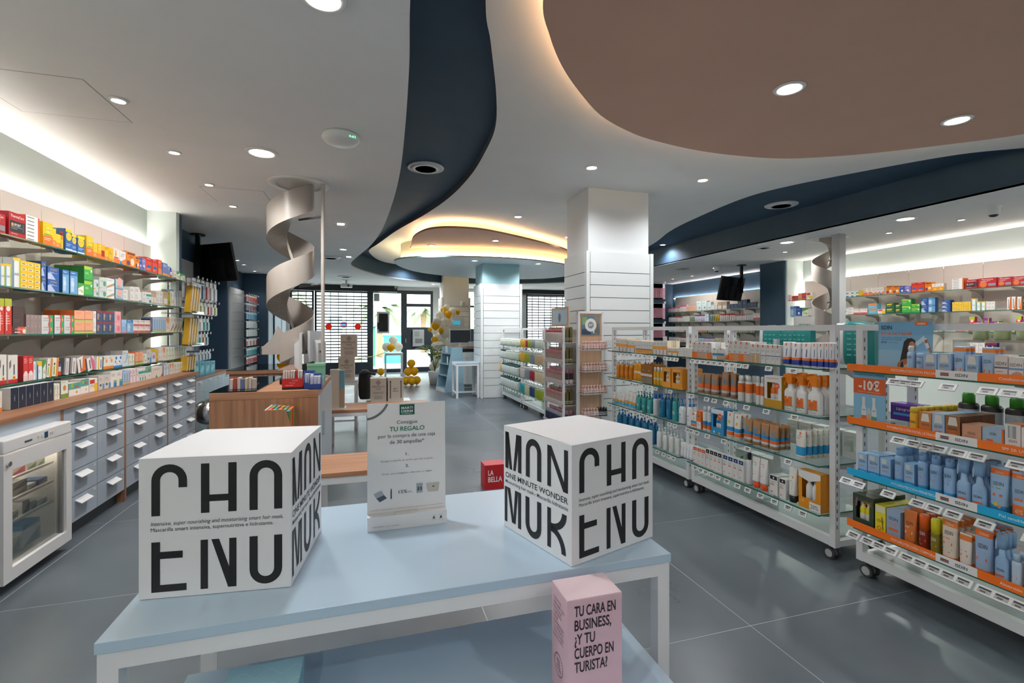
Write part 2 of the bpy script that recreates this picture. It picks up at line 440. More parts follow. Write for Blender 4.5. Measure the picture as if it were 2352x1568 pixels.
def inset(lp, d):
    cx = sum(p[0] for p in lp) / len(lp); cy = sum(p[1] for p in lp) / len(lp); out = []
    for x, y in lp:
        v = Vector((x - cx, y - cy)); L = v.length; out.append((cx + v.x * (L - d) / L, cy + v.y * (L - d) / L))
    return out
RIM = M('8d6654', .7)
def ring_strip(name, lp, z, h, mat, parent, w=.012):
    g = G(); n = len(lp); vs = []; q = inset(lp, w)
    for (x, y), (a, b) in zip(lp, q): vs += [(x, y, z), (x, y, z + h), (a, b, z + h), (a, b, z)]
    fs = []
    for i in range(n):
        j = (i + 1) % n
        for k in range(4): fs.append([4 * i + k, 4 * j + k, 4 * j + (k + 1) % 4, 4 * i + (k + 1) % 4])
    g.add(vs, fs, mat)
    return g.build(name, parent)
for nm, lp, z, lab in (('near', br1, 3.05, 0), ('far', br2, 3.0, 1)):
    o = struct(slab('ceiling_brown_' + nm, [lp], z, z + .03, BROWN, RIM))
    s = ring_strip('led_strip', inset(lp, .12), .02, .010, LEDY, o)
    core = slab('ceiling_core', [inset(lp, .35)], 0, 3.16 - z - .03, CREAM, CREAM, o); core.location = (0, 0, .015 + (3.16 - z - .03) / 2)
db = struct(slab('ceiling_blue_disc', [blu], 2.80, 2.83, DISCB, M('8fa6ad', .6)))
core = slab('drum', [inset(blu, .14)], 0, .33, CREAM, CREAM, db); core.location = (0, 0, .015 + .165)
ring_strip('led_strip', inset(blu, .07), .02, .012, LEDY, db)
# hatches: thin recessed outlines in the left ceiling
def hatch(name, x0, y0, x1, y1):
    o = struct(G().box(x0, y0, 2.8485, x1, y1, 2.852, CEIL).build(name))
    g = M('77726e', .8); w = .004
    G().box(x0 - w, y0 - w, 2.8492, x1 + w, y0, 2.8495, g).build('joint', o); G().box(x0 - w, y1, 2.8492, x1 + w, y1 + w, 2.8495, g).build('joint', o)
    G().box(x0 - w, y0, 2.8492, x0, y1, 2.8495, g).build('joint', o); G().box(x1, y0, 2.8492, x1 + w, y1, 2.8495, g).build('joint', o)
hatch('ceiling_hatch', -2.18, 3.30, -1.575, 3.89); hatch('ceiling_hatch', -1.63, 5.43, -1.06, 6.0)

# ================================================================== COLUMNS
def column(name, x0, x1, y0, y1, ztop, upper, nboards=7, slat=SLAT):
    c = struct(wbox(name, x0, y0, 0, x1, y1, ztop, upper))
    o = c.location
    def part(nm, a, b, z0, d, e, z1, m, bev=0):
        q = G().box(a - o.x, b - o.y, z0, d - o.x, e - o.y, z1, m).build(nm, c); return q
    t = .045; zs = 2.375; pit = zs_step = .155; joint = .008
    edges = [2.375, 2.12]
    while edges[-1] > .2: edges.append(edges[-1] - .155)
    edges[-1] = .0
    for i in range(len(edges) - 1):
        zt, zb = edges[i], edges[i + 1] + joint
        part('slat_board', x0 + .01, y0 - t, zb, x1 - .01, y0 - .012, zt, slat)
        part('slat_board', x0 - t, y0 + .01, zb, x0 - .012, y1 - .01, zt, slat)
        part('slat_board', x1 + .012, y0 + .01, zb, x1 + t, y1 - .01, zt, slat)
    part('slat_backing', x0 - .012, y0 - .012, 0, x1 + .012, y0, 2.36, GROOVE); part('slat_backing', x0 - .012, y0, 0, x0, y1, 2.36, GROOVE); part('slat_backing', x1, y0, 0, x1 + .012, y1, 2.36, GROOVE)
    for xx in (x0 - t, x1):
        part('corner_post', xx, y0 - t, 0, xx + t, y0, 2.38, slat)
    return c
column('column_near', 2.56, 3.40, 5.30, 5.95, 3.2, M('e2e5e6', .5))
column('column_middle', 2.24, 3.04, 9.62, 10.3, 2.85, TEALP)
column('column_entrance', 2.08, 2.86, 14.12, 14.8, 3.3, BEIGE, slat=BEIGE)

# ================================================================== COVE LED STRIPS (sit behind the shelf back panels)
def strip(name, x0, y0, z0, x1, y1, z1, mat=LEDC):
    o = wbox(name, x0, y0, z0, x1, y1, z1, mat); tag(o, STRIPLAB.pop(0), 'light strip', 'cove light strips'); return o
STRIPLAB = ['led strip hidden on top of the left wall panels', 'upright led strip at the end of the left wall panels', 'led strip hidden on top of the right wall panels',
            'upright led strip at the end of the right wall panels', 'led strip above the far right shelf panels']
strip('led_strip', -2.550, -1.5, 2.385, -2.530, 6.62, 2.40)
strip('led_strip', -2.552, 6.655, .98, -2.532, 6.672, 2.38, LEDV)
strip('led_strip', 8.63, -1.5, 2.385, 8.65, 7.62, 2.40)
strip('led_strip', 8.632, 7.66, .98, 8.652, 7.677, 2.38, LEDV)
strip('led_strip', 9.125, 8.5, 2.385, 9.145, 12.8, 2.40)

# ================================================================== FACADE
FY = 16.3
def fwall(nm, x0, x1, z0, z1, m=WALLW): return struct(wbox(nm, x0, FY, z0, x1, FY + .12, z1, m))
fwall('wall_front', 2.06, 2.95, 0, 3.35); fwall('wall_front', 5.2, 5.4, 0, 3.35); fwall('wall_front', 7.12, 8.0, 0, 3.35, M('c9c9c9', .7)); fwall('wall_front', -2.61, -2.42, 0, 3.35)
fwall('wall_front_header', -2.42, 2.06, 2.74, 3.35); fwall('wall_front_header', 2.95, 5.2, 2.74, 3.35); fwall('wall_front_header', 5.4, 7.12, 2.78, 3.35)
def shutter(x0, x1, z0, z1, label, solid=.36):
    t = thing('roller_shutter', label, 'shutter', (x0, FY, 0), group='grille roller shutters')
    W = x1 - x0; y = .05
    for nm, b in (('side_rail', (0, .03, 0, .06, .1, z1)), ('side_rail', (W - .06, .03, 0, W, .1, z1)), ('top_rail', (0, .02, z1 - .08, W, .11, z1))):
        G().box(*b, ANTH).build(nm, t)
    if solid: G().box(.06, .03, z0, W - .06, .07, solid, ANTH).build('bottom_panel', t)
    bar = None; zz = max(solid, z0) + .09
    while zz < z1 - .1:
        if bar is None: bar = G().box(.06, y, -.018, W - .06, y + .02, .018, ANTH).build('bar', t)
        else: q = bar.copy(); COL.objects.link(q); bar = q
        bar.location = (0, 0, zz); zz += .098
    nv = max(2, round(W / .245)); v0 = None
    for i in range(1, nv):
        if v0 is None: v0 = G().box(-.010, y - .004, max(solid, z0), .010, y + .024, z1 - .08, ANTH).build('upright', t)
        else: q = v0.copy(); COL.objects.link(q); v0 = q
        v0.location = (W * i / nv, 0, 0)
    return t
shutter(-2.42, -1.72, 0, 2.70, 'narrow grille shutter seen behind the left spiral')
shutter(-1.70, -.03, 0, 2.70, 'wide dark grille shutter left of the entrance glass')
shutter(5.42, 7.10, 0, 2.74, 'grille shutter seen between the two columns', .0)
hd = wbox('shutter_housing', -2.45, 16.02, 2.66, .86, 16.28, 2.848, DARK); tag(hd, 'long dark shutter housing above the left grille shutter', 'housing')
hd = wbox('shutter_housing', 5.2, 16.02, 2.70, 7.5, 16.28, 2.848, DARK); tag(hd, 'dark shutter housing between the two columns', 'housing')
# glazed screen and door
w1 = struct(empty('window_1', (0, FY, 0)))
def part(par, nm, b, m): 
    return G().box(*b, m).build(nm, par)
for b in ((-.03, .02, 0, .10, .12, 2.74), (1.0, .02, 0, 1.12, .12, 2.74), (.10, .02, 0, 1.0, .10, .12), (.10, .02, 2.64, 1.0, .10, 2.74)): part(w1, 'window_frame', b, ANTH)
part(w1, 'pane', (.10, .055, .12, 1.0, .065, 2.64), PANE)
part(w1, 'sticker', (.12, .05, 2.36, .30, .054, 2.62), M('b9c7c4', .5))
d1 = struct(empty('door_1', (1.12, FY, 0)))
for b in ((0, .02, 0, .07, .10, 2.74), (.86, .02, 0, .94, .10, 2.74), (.07, .02, 2.62, .86, .10, 2.74), (.07, .02, 2.20, .86, .10, 2.30), (.07, .02, 0, .86, .10, .16)): part(d1, 'door_frame', b, ANTH)
part(d1, 'door_leaf_rail', (.07, .03, .74, .86, .09, 1.50), ANTH); part(d1, 'pane', (.07, .05, .16, .86, .06, .74), PANE); part(d1, 'pane', (.07, .05, 1.5, .86, .06, 2.2), PANE); part(d1, 'pane', (.07, .05, 2.3, .86, .06, 2.62), PANE)
hnd = part(d1, 'door_handle', (.015, -.03, .98, .04, .02, 1.12), CHROME)
w2 = struct(empty('window_2', (2.95, FY, 0)))
for b in ((0, .02, 0, .07, .1, 2.74), (2.18, .02, 0, 2.25, .1, 2.74), (1.1, .02, 0, 1.16, .1, 2.74), (.07, .02, 2.2, 2.18, .1, 2.27), (.07, .02, .74, 2.18, .1, 1.45)): part(w2, 'window_frame', b, ANTH)
part(w2, 'pane', (.07, .055, .1, 2.18, .065, 2.74), PANE)
# entrance side door (pale blue) on the left return wall
d2 = struct(empty('door_2', (-2.51, 14.2, 0)))
G().box(.0, 0, 0, .03, 1.0, 2.1, M('b9cfe2', .5)).build('door_leaf', d2); G().box(.03, .84, .95, .06, .90, 1.1, CHROME).build('door_handle', d2)
for b in ((0, -.06, 0, .035, 0, 2.16), (0, 1.0, 0, .035, 1.06, 2.16), (0, 0, 2.1, .035, 1.0, 2.16)): G().box(*b, NAVY).build('door_frame', d2)

# ================================================================== OUTSIDE
struct(wbox('ground', -14, 16.42, -.2, 26, 60, -.02, CONC))
def palm(x, y, h, lab, n=22):
    t = thing('palm_tree', lab, 'tree', (x, y, 0), group='palms across the street')
    prof = [(.20, 0), (.17, .4), (.15, h * .6), (.19, h - .15), (.10, h)]
    G().lathe(prof, noise_mat('palm_bark', '8a7358', 'a58c6d', 9, .9), seg=10).build('trunk', t)
    fm = M('9aa886', .8)  # frond green lightened to hold the outdoor haze and glare
    for i in range(n):
        a = 2 * PI * i / n + random.uniform(-.1, .1); up = random.choice((.9, .55, .25)); Lf = random.uniform(1.3, 1.7); g = G(); pts = []
        for k in range(8):
            s_ = k / 7; r = Lf * s_; pts.append(Vector((math.cos(a) * r, math.sin(a) * r, h + up * Lf * s_ - 1.5 * s_ * s_)))
        side = Vector((-math.sin(a), math.cos(a), 0)); vs = []; fs = []
        for k, p in enumerate(pts):
            w = .22 * math.sin(PI * (.12 + .88 * k / 7)); vs += [p - side * w - Vector((0, 0, w * .6)), p, p + side * w - Vector((0, 0, w * .6))]
        for k in range(7): fs += [[3 * k, 3 * k + 1, 3 * k + 4, 3 * k + 3], [3 * k + 1, 3 * k + 2, 3 * k + 5, 3 * k + 4]]
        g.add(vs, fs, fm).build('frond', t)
    return t
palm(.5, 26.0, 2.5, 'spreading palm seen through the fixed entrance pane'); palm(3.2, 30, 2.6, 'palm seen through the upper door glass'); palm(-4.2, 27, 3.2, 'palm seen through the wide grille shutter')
def building(x0, x1, y, z1, lab, m, nw, nf):
    t = thing('apartment_building', lab, 'building', ((x0 + x1) / 2, y, 0)); W = x1 - x0
    G().box(-W / 2, 0, 0, W / 2, 5, z1, m).build('wall', t)
    for f in range(nf):
        for i in range(nw):
            xx = -W / 2 + W * (i + .5) / nw; zz = 1.2 + f * 2.9
            q = G().box(xx - .5, -.05, zz, xx + .5, .02, zz + 1.3, M('8b969c', .3)).build('window', t)
    return t
building(-9, 1.2, 40, 8.6, 'white apartment block far behind the grille shutter', M('eceae4', .9), 4, 3)
building(1.6, 7, 44, 5.4, 'low pale house behind the entrance palms', M('e9e2d8', .9), 3, 2)
building(8, 24, 38, 8.6, 'pale block seen behind the shutter between columns', M('e6e6e2', .9), 6, 3)
t = thing('site_container', 'teal container across the street behind the entrance glass', 'container', (.98, 21, 0))
G().box(-.42, 0, -.02, .42, 1.0, 1.1, M('4bbcb2', .5)).build('body', t); G().box(-.45, -.03, 1.1, .45, 1.05, 1.18, M('3aa79d', .5)).build('lid', t)
t = thing('fence_post', 'green metal fence post outside the entrance glass', 'post', (.16, 19.5, 0))
G().cyl((0, 0, -.02), (0, 0, 1.5), .04, M('3f8f6d', .5)).build('pole', t); G().ball((0, 0, 1.53), .05, M('3f8f6d', .5)).build('knob', t)
t = thing('traffic_sign', 'round red and blue parking sign behind the grille', 'sign', (-1.0, 20.0, 0))
G().cyl((0, 0, -.02), (0, 0, 1.9), .03, ALU).build('pole', t)
q = G().cyl((0, -.05, 1.62), (0, -.03, 1.62), .13, M('d23a34', .4), seg=28).build('plate', t); G().cyl((0, -.056, 1.62), (0, -.05, 1.62), .095, M('2c63b4', .4), seg=28).build('blue_field', t)
G().box(-.12, -.060, -.015, .12, -.056, .015, M('d23a34', .4)).build('bar', t); t.children[-1].location = (0, 0, 1.62); t.children[-1].rotation_euler = (0, PI / 4, 0)

# ================================================================== WALL SHELVING
ZS = [2.01, 1.69, 1.39, 1.08]
def wall_shelving(name, label, xw, sgn, y0, y1, ybr, zs=ZS, zb=.93, depth=.35, ztop=2.415, group='glass wall shelving'):
    """xw: face of the back panels, sgn +1: shelves reach towards +x"""
    t = thing(name, label, 'shelving', (xw, (y0 + y1) / 2, zb), group=group); oy = (y0 + y1) / 2
    ed = [y0] + [y for y in ybr if y0 < y < y1] + [y1]
    for a, b in zip(ed, ed[1:]):
        G().box(0, a - oy + .003, 0, -sgn * .025, b - oy - .003, ztop - zb, PANEL).build('back_panel', t)
    for a in ed[1:-1]:
        G().box(-sgn * .002, a - oy - .003, 0, -sgn * .02, a - oy + .003, ztop - zb - .04, BRACK).build('slotted_rail', t)
    br = None
    for z in zs:
        zz = z - zb
        G().box(sgn * .005, y0 - oy, zz - .008, sgn * (depth - .004), y1 - oy, zz, GLASS).build('glass_shelf', t)
        G().box(sgn * (depth - .004), y0 - oy, zz - .0085, sgn * depth, y1 - oy, zz + .0005, GEDGE).build('glass_edge', t)
        for a in ed[1:-1]:
            if br is None:
                pts = [(0, -.010), (sgn * (depth - .05), -.010), (sgn * (depth - .05), -.030), (sgn * .16, -.042), (sgn * .06, -.065), (sgn * .02, -.10), (0, -.13)]
                g = G(); g.prism(pts, -.008, .008, BRACK, 'y'); br = g.build('bracket', t)
            else:
                q = br.copy(); COL.objects.link(q); br = q
            br.location = (0, a - oy, zz)
    return t
YB = [2.04, 2.48, 2.92, 3.36, 3.80, 4.24, 4.68, 5.12, 5.56, 6.0, 6.435]
wall_shelving('wall_shelving', 'long glass shelving with beige panels on the left wall', -2.5, 1, 1.6, 6.65, YB)
wall_shelving('wall_shelving', 'long glass shelving with beige panels on the right wall', 8.6, -1, 2.2, 7.66, [2.7, 3.2, 3.7, 4.2, 4.68, 5.18, 5.68, 6.18, 6.68, 7.18])
wall_shelving('wall_shelving', 'glass shelving on the far right wall beyond the navy pilaster', 9.1, -1, 8.5, 12.7, [9.0, 9.5, 10, 10.5, 11, 11.5, 12, 12.4], zs=[1.95, 1.65, 1.35, 1.05])
# glass extensions past the pilaster on the left (shelves end at y 6.75, in front of the lit pilaster)

# ------------------------------------------------------------------ drawer cabinets and worktop
def drawer_cabinet(y0, y1, cols, lab):
    t = thing('drawer_cabinet', lab, 'cabinet', (-2.25, (y0 + y1) / 2, 0), group='grey drawer cabinets under the left shelves'); oy = (y0 + y1) / 2
    G().box(-.26, y0 - oy, .10, .285, y1 - oy, .895, M('8d98a3', .5)).build('body', t)
    G().box(-.26, y0 - oy, 0, .25, y1 - oy, .10, M('4f575e', .5)).build('plinth', t)
    G().box(-.26, y1 - oy - .022, 0, .307, y1 - oy, .895, WOODV).build('side_panel', t)
    zs = [.895, .775, .655, .455, .275, .10]
    W = (y1 - y0 - .024) / cols
    for c in range(cols):
        for i in range(5):
            a = y0 - oy + c * W + .003; b = a + W - .006
            d = G().box(.287, a, zs[i + 1] + .003, .305, b, zs[i] - .003, DRAWER).build('drawer', t)
            G().prism([(.305, zs[i] - .028), (.345, zs[i] - .052), (.345, zs[i] - .056), (.305, zs[i] - .034)], (a + b) / 2 - .075, (a + b) / 2 + .075, M('e6e7e8', .4), 'y').build('handle', d)
            q = G().box(.305, b - .05, zs[i] - .035, .3065, b - .02, zs[i] - .018, M('d9dde0', .5)).build('label_holder', d)
    return t
drawer_cabinet(3.86, 4.70, 2, 'grey drawer cabinet right next to the fridge'); drawer_cabinet(4.70, 5.56, 2, 'middle grey drawer cabinet of the left wall run'); drawer_cabinet(5.56, 6.36, 2, 'far grey drawer cabinet at the end of the run')
o = wbox('worktop', -2.5, 1.6, .90, -1.92, 6.38, .93, WOODY); tag(o, 'long walnut worktop over the left drawers and fridge', 'worktop')
t = thing('fascia_cabinet', 'open niche cabinet with grey fascia above the fridge', 'cabinet', (-2.25, 3.2, 0))
G().box(.287, -1.5, .775, .305, .63, .893, DRAWER).build('fascia', t); G().box(-.25, .632, 0, .305, .656, .895, WOODV).build('side_panel', t)
G().box(-.26, -1.5, 0, -.24, .63, .89, M('6f7a84', .6)).build('back', t)

# ------------------------------------------------------------------ fridge
t = thing('glass_door_fridge', 'white undercounter fridge with glass door and lit shelves', 'fridge', (-2.13, 3.48, 0))
FW = M('e3e3e3', .35)
X1 = .27; W2 = .30
G().box(-.30, -W2, .06, X1 - .05, W2, .10, FW).build('cabinet_floor', t)
G().box(-.30, -W2, .10, X1 - .05, -W2 + .03, .745, FW).build('cabinet_side', t); G().box(-.30, W2 - .03, .10, X1 - .05, W2, .745, FW).build('cabinet_side', t)
G().box(-.30, -W2 + .03, .10, -.27, W2 - .03, .745, FW).build('cabinet_back', t)
hdp = G().box(-.30, -W2, .755, X1, W2, .83, FW).build('control_panel', t, .008)
G().box(X1, .03, .775, X1 + .002, .06, .81, M('27496d', .3)).build('display', hdp); G().box(X1, -.14, .785, X1 + .002, -.08, .795, M('55585c', .4)).build('badge', hdp)
for yy in (-.03, 0.0, .08, .10):
    G().box(X1, yy, .785, X1 + .003, yy + .012, .80, M('cfcfd1', .4)).build('button', hdp)
dr = empty('door', (0, 0, 0)); dr.parent = t
D0, D1 = X1 - .045, X1
for b in ((D0, -W2, .06, D1, -W2 + .065, .75), (D0, W2 - .055, .06, D1, W2, .75), (D0, -W2 + .065, .06, D1, W2 - .055, .13), (D0, -W2 + .065, .66, D1, W2 - .055, .75)):
    G().box(*b, FW).build('door_frame', dr)
G().box(D0 + .015, -W2 + .065, .13, D0 + .02, W2 - .055, .66, ACRYL).build('door_glass', dr)
G().cyl((D1, -W2 + .03, .70), (D1 + .012, -W2 + .03, .70), .014, CHROME).build('lock', dr)
G().box(D0 + .005, W2 - .072, .13, D0 + .03, W2 - .058, .66, GREYM).build('door_seal', dr)
for z in (.33, .457, .578):
    g = G()
    for k in range(15):
        yy = -W2 + .05 + k * (2 * W2 - .1) / 14; g.cyl((-.25, yy, z), (.19, yy, z), .002, FRAME, seg=5)
    g.box(.187, -W2 + .04, z - .006, .195, W2 - .04, z + .006, FRAME); g.box(-.25, -W2 + .04, z - .004, -.244, W2 - .04, z + .004, FRAME)
    g.build('wire_shelf', t)
G().box(-.2, -W2 + .05, .735, .15, W2 - .05, .742, M('fff3e0', .5, 0, 9)).build('lamp', t)
for yy in (-.25, .25): G().cyl((.16, yy, 0), (.16, yy, .06), .02, BLACK).build('foot', t)

# ------------------------------------------------------------------ low counter with pale blue doors beyond the pilaster
t = thing('low_counter', 'pale blue low counter with walnut top beyond the left pilaster', 'cabinet', (-2.33, 7.6, 0))
G().box(-.22, -.80, .08, .20, .80, .77, M('9fb6c2', .5)).build('body', t); G().box(-.22, -.80, 0, .17, .80, .08, M('4f575e', .6)).build('plinth', t); G().box(-.22, -.81, .77, .225, .81, .80, WOODY).build('top', t)
for i in range(4):
    d = G().box(.20, -.80 + .4 * i + .003, .085, .218, -.40 + .4 * i - .003, .765, LBLUE).build('door', t)
    G().box(.218, -.62 + .4 * i, .735, .24, -.54 + .4 * i, .742, M('e6e7e8', .4)).build('handle', d)
# grey panels carrying the hooks
t = thing('hook_panel', 'grey hook panel of hanging goods on the left recess wall', 'wall panel', (-2.555, 7.6, .805)); G().box(0, -.72, 0, .04, .47, 1.61, M('b9bec2', .5)).build('board', t); G().box(0, .47, 0, .045, .5, 1.61, BRACK).build('edge_trim', t)
HOOKP = t
t = thing('hook_panel', 'slim grey hook panel on the far navy wall', 'wall panel', (-3.09, 12.8, .25)); G().box(0, -.6, .55, .04, .64, 2.15, M('c3c7c8', .5)).build('board', t); G().box(0, -.6, 0, .045, .64, .55, M('c9cfd0', .5)).build('lower_board', t)
HOOKP2 = t

# ================================================================== GONDOLAS
def esl(par, loc, ry=0.0, small=1.0, rz=0.0):
    """electronic shelf label, a sub-part of the shelf it is clipped to"""
    global _ESL
    if _ESL is None:
        g = G(); g.box(-.006, -.034, -.020, .0, .034, .020, M('eceded', .4)); g.box(-.0066, -.024, -.013, -.006, .024, .012, M('b9bdba', .3)); g.box(-.0070, -.022, .003, -.0066, .022, .011, M('3f4444', .4)); g.box(-.0070, -.006, -.010, -.0066, .014, -.003, M('6b5a5c', .4))
        o = g.build('price_tag', par); _ESL = o
    else:
        o = _ESL.copy(); COL.objects.link(o); o.parent = par
    o.location = loc; o.rotation_euler = (0, ry, rz); o.scale = (1, small, small)
    return o
_ESL = None
def caster(par, x, y):
    g = G()
    for dx in (-.022, .022):
        g.cyl((x + dx - .010, y, .036), (x + dx + .010, y, .036), .036, M('3c3e40', .5), seg=18); g.cyl((x + dx - .0115, y, .036), (x + dx + .0115, y, .036), .024, M('b9bbbd', .4), seg=16)
    g.box(x - .012, y - .018, .03, x + .012, y + .018, .085, GREYM)
    return g.build('caster', par)
def gondola(label, xf, y0, y1, zs, depth=.45, over=.08, tags=(), strips=None, both=True, loc_group='white shelf gondolas'):
    """xf: outer face of the front posts; shelves reach over them towards -x"""
    t = thing('shelf_gondola', label, 'shelving', (xf, (y0 + y1) / 2, 0), group=loc_group); oy = (y0 + y1) / 2; hw = (y1 - y0) / 2; p = .038
    for a in (0, depth - p):
        for b in (-hw, hw - p):
            po = G().box(a, b, .085, a + p, b + p, 1.45, FRAME).build('post', t)
            g = G()
            z = .2
            while z < 1.40: g.box(a + .012, b - .0006, z, a + .020, b + .001, z + .022, M('6a6c6e', .6)); z += .05
            g.build('slots', po)
    for b in (-hw, hw - p): G().box(p, b, 1.415, depth - p, b + p, 1.45, FRAME).build('top_rail', t)
    for a in (0, depth - p): G().box(a, -hw + p, 1.415, a + p, hw - p, 1.45, FRAME).build('top_rail', t)
    G().box(.004, -hw + p, .10, depth - .004, hw - p, .135, M('a8b0b5', .35)).build('base_tray', t)
    G().box(0, -hw + p, .088, p, hw - p, .14, FRAME).build('base_rail', t); G().box(depth - p, -hw + p, .088, depth, hw - p, .14, FRAME).build('base_rail', t)
    for b in (-hw, hw - p): G().box(p, b, .088, depth - p, b + p, .125, FRAME).build('base_rail', t)
    for a in (.04, depth - .04):
        for b in (-hw + .05, hw - .05): caster(t, a, b)
    shelves = []
    for i, z in enumerate(zs):
        s = G().box(-over, -hw + p + .006, z - .008, depth + (over if both else 0), hw - p - .006, z, GLASS).build('glass_shelf', t); shelves.append(s)
        G().box(-over - .001, -hw + p + .006, z - .0085, -over + .002, hw - p - .006, z + .0003, GEDGE).build('glass_edge', s)
        G().box(-over, -hw + p + .005, z - .0085, depth, -hw + p + .008, z + .0003, GEDGE).build('glass_edge', s)
        for b in (-hw + p + .02, 0, hw - p - .02):
            G().prism([(-over + .05, z - .009), (depth / 2, z - .009), (depth / 2, z - .07), (depth / 2 - .05, z - .045), (-over + .05, z - .018)], b - .004, b + .004, BRACK, 'y').build('bracket', s)
    for b in (-.02, ):
        G().box(depth / 2 - .015, b - .015, .135, depth / 2 + .015, b + .015, 1.35, M('c9cbcd', .4)).build('upright', t)
    return t, shelves
g1, s1 = gondola('white gondola with orange and teal bottles beside the near column', 2.72, 3.60, 5.00, [1.18, .88, .58, .28])
g2, s2 = gondola('white gondola with orange trigger sprays in the middle of the right row', 2.72, 2.21, 3.56, [1.18, .88, .58, .28])
g3, s3 = gondola('white gondola with orange and blue shelf strips at the right edge', 2.72, .62, 2.08, [1.188, .886, .592, .298])
g4, s4 = gondola('white gondola with colourful tall bottles beyond the polish stand', 2.63, 6.85, 8.14, [1.12, .86, .58, .31])
g5, s5 = gondola('white gondola with pale bottles in front of the middle column', 2.63, 8.2, 9.5, [1.12, .86, .58, .31])
def tags_at(shelf, g, ys, z, xf, tilt=.35, small=1.0):
    for y in ys: esl(shelf, (xf - g.location.x, y - g.location.y, z - .030), tilt, small)
for sh, z, ys in zip(s1, [1.18, .88, .58, .28], ([3.66 + .055 * i for i in range(4)] + [4.0 + .085 * i for i in range(10)], [3.75, 3.98, 4.08, 4.18, 4.3, 4.42, 4.58, 4.78, 4.9], [3.68, 3.76, 4.0, 4.12, 4.2, 4.34, 4.5, 4.7, 4.88], [3.70, 3.77, 3.85, 3.95, 4.3])): tags_at(sh, g1, ys, z, 2.638, small=.8)
for sh, z, ys in zip(s2, [1.18, .88, .58, .28], ([2.43, 2.63] + [2.84 + .066 * i for i in range(10)], [2.42, 2.65, 2.83, 3.04, 3.17, 3.26, 3.45], [2.47, 2.82, 3.06, 3.25, 3.38, 3.45, 3.5], [2.36, 2.47, 2.58, 2.7, 2.82, 2.92, 3.03, 3.13, 3.2, 3.27, 3.33, 3.4])): tags_at(sh, g2, ys, z, 2.638, small=.82)
# coloured strips with lettering on the near gondola
ISW = M('f4f3f1', .4); ISD = M('1d2c36', .5)
def shelf_strip(sh, z, col, txt, txt2):
    gx = 2.64 - .006 - g3.location.x; oy = g3.location.y; m = M(col, .45)
    F = Matrix.Translation((gx, 0, 0)) @ Matrix.Rotation(-PI / 2, 4, 'Z')         # local x -> world -y, faces -x
    o = G().box(gx, 1.62 - oy, z, gx + .004, 2.068 - oy, z + .038, m).build('shelf_strip', sh)
    G().box(gx, .66 - oy, z, gx + .004, 1.455 - oy, z + .038, m).build('shelf_strip', sh)
    lg = G().box(gx - .0005, 1.455 - oy, z, gx + .004, 1.62 - oy, z + .038, ISW).build('logo_strip', sh)
    wh = M('ffffff', .5)
    G().text(txt, -(1.72 - oy), z + .013, .0125, wh, frame=F, width=.21 if len(txt) < 28 else .25, y=-.0008).build('lettering', sh)
    G().text(txt2, -(1.30 - oy), z + .013, .0125, wh, frame=F, y=-.0008).build('lettering', sh)
    g = G().text('ISDIN', -(1.515 - oy), z + .012, .014, ISD, frame=F, bold=.01, y=-.0012)
    for dz, c in ((.022, '1d2c36'), (.017, 'c8262c'), (.012, '1d2c36')):
        pts = [F @ Vector(p) for p in ((-(1.60 - oy), -.0012, z + dz), (-(1.565 - oy), -.0012, z + dz), (-(1.565 - oy), -.0012, z + dz + .004), (-(1.60 - oy), -.0012, z + dz + .004))]
        g.add(pts, [[0, 1, 2, 3]], M(c, .5))
    g.build('lettering', sh)
for sh, z, col, a, b in zip(s3, [1.188, .886, .592, .298], ['ff7a1c', 'ff7a1c', '25b3e8', 'ff7a1c'], ['FOTOPROTECCIÓN FACIAL', 'FOTOPROTECCIÓN FACIAL ULTRALIGERA', 'FOTOPROTECCIÓN PEDIÁTRICA', 'FOTOPROTECCIÓN CORPORAL'],
                            ['Condiciones cutáneas', 'SPF 50: UVB, UVA', 'Piel sensible y atópica', 'Absorción inmediata']):
    shelf_strip(sh, z, col, a, b)
for sh, z, ys in zip(s3, [1.188, .886, .592, .298], ([1.80, 1.75, 1.70, 1.56, 1.41, 1.335, 1.27, 1.19], [1.78, 1.71, 1.65, 1.60, 1.52, 1.45, 1.31, 1.2], [2.06, 1.99, 1.83, 1.69, 1.62, 1.54, 1.42, 1.26], [2.02, 1.94, 1.88, 1.82, 1.74, 1.68, 1.62, 1.56, 1.5, 1.42, 1.36, 1.3, 1.22])):
    tags_at(sh, g3, ys, z - .012, 2.622, .75)
for sh, z in zip(s4, [1.12, .86, .58, .31]): tags_at(sh, g4, [6.95 + .16 * i for i in range(8)], z, 2.548, small=.8)
for sh, z in zip(s5, [1.12, .86, .58, .31]): tags_at(sh, g5, [8.28 + .15 * i for i in range(8)], z, 2.548, small=.8)

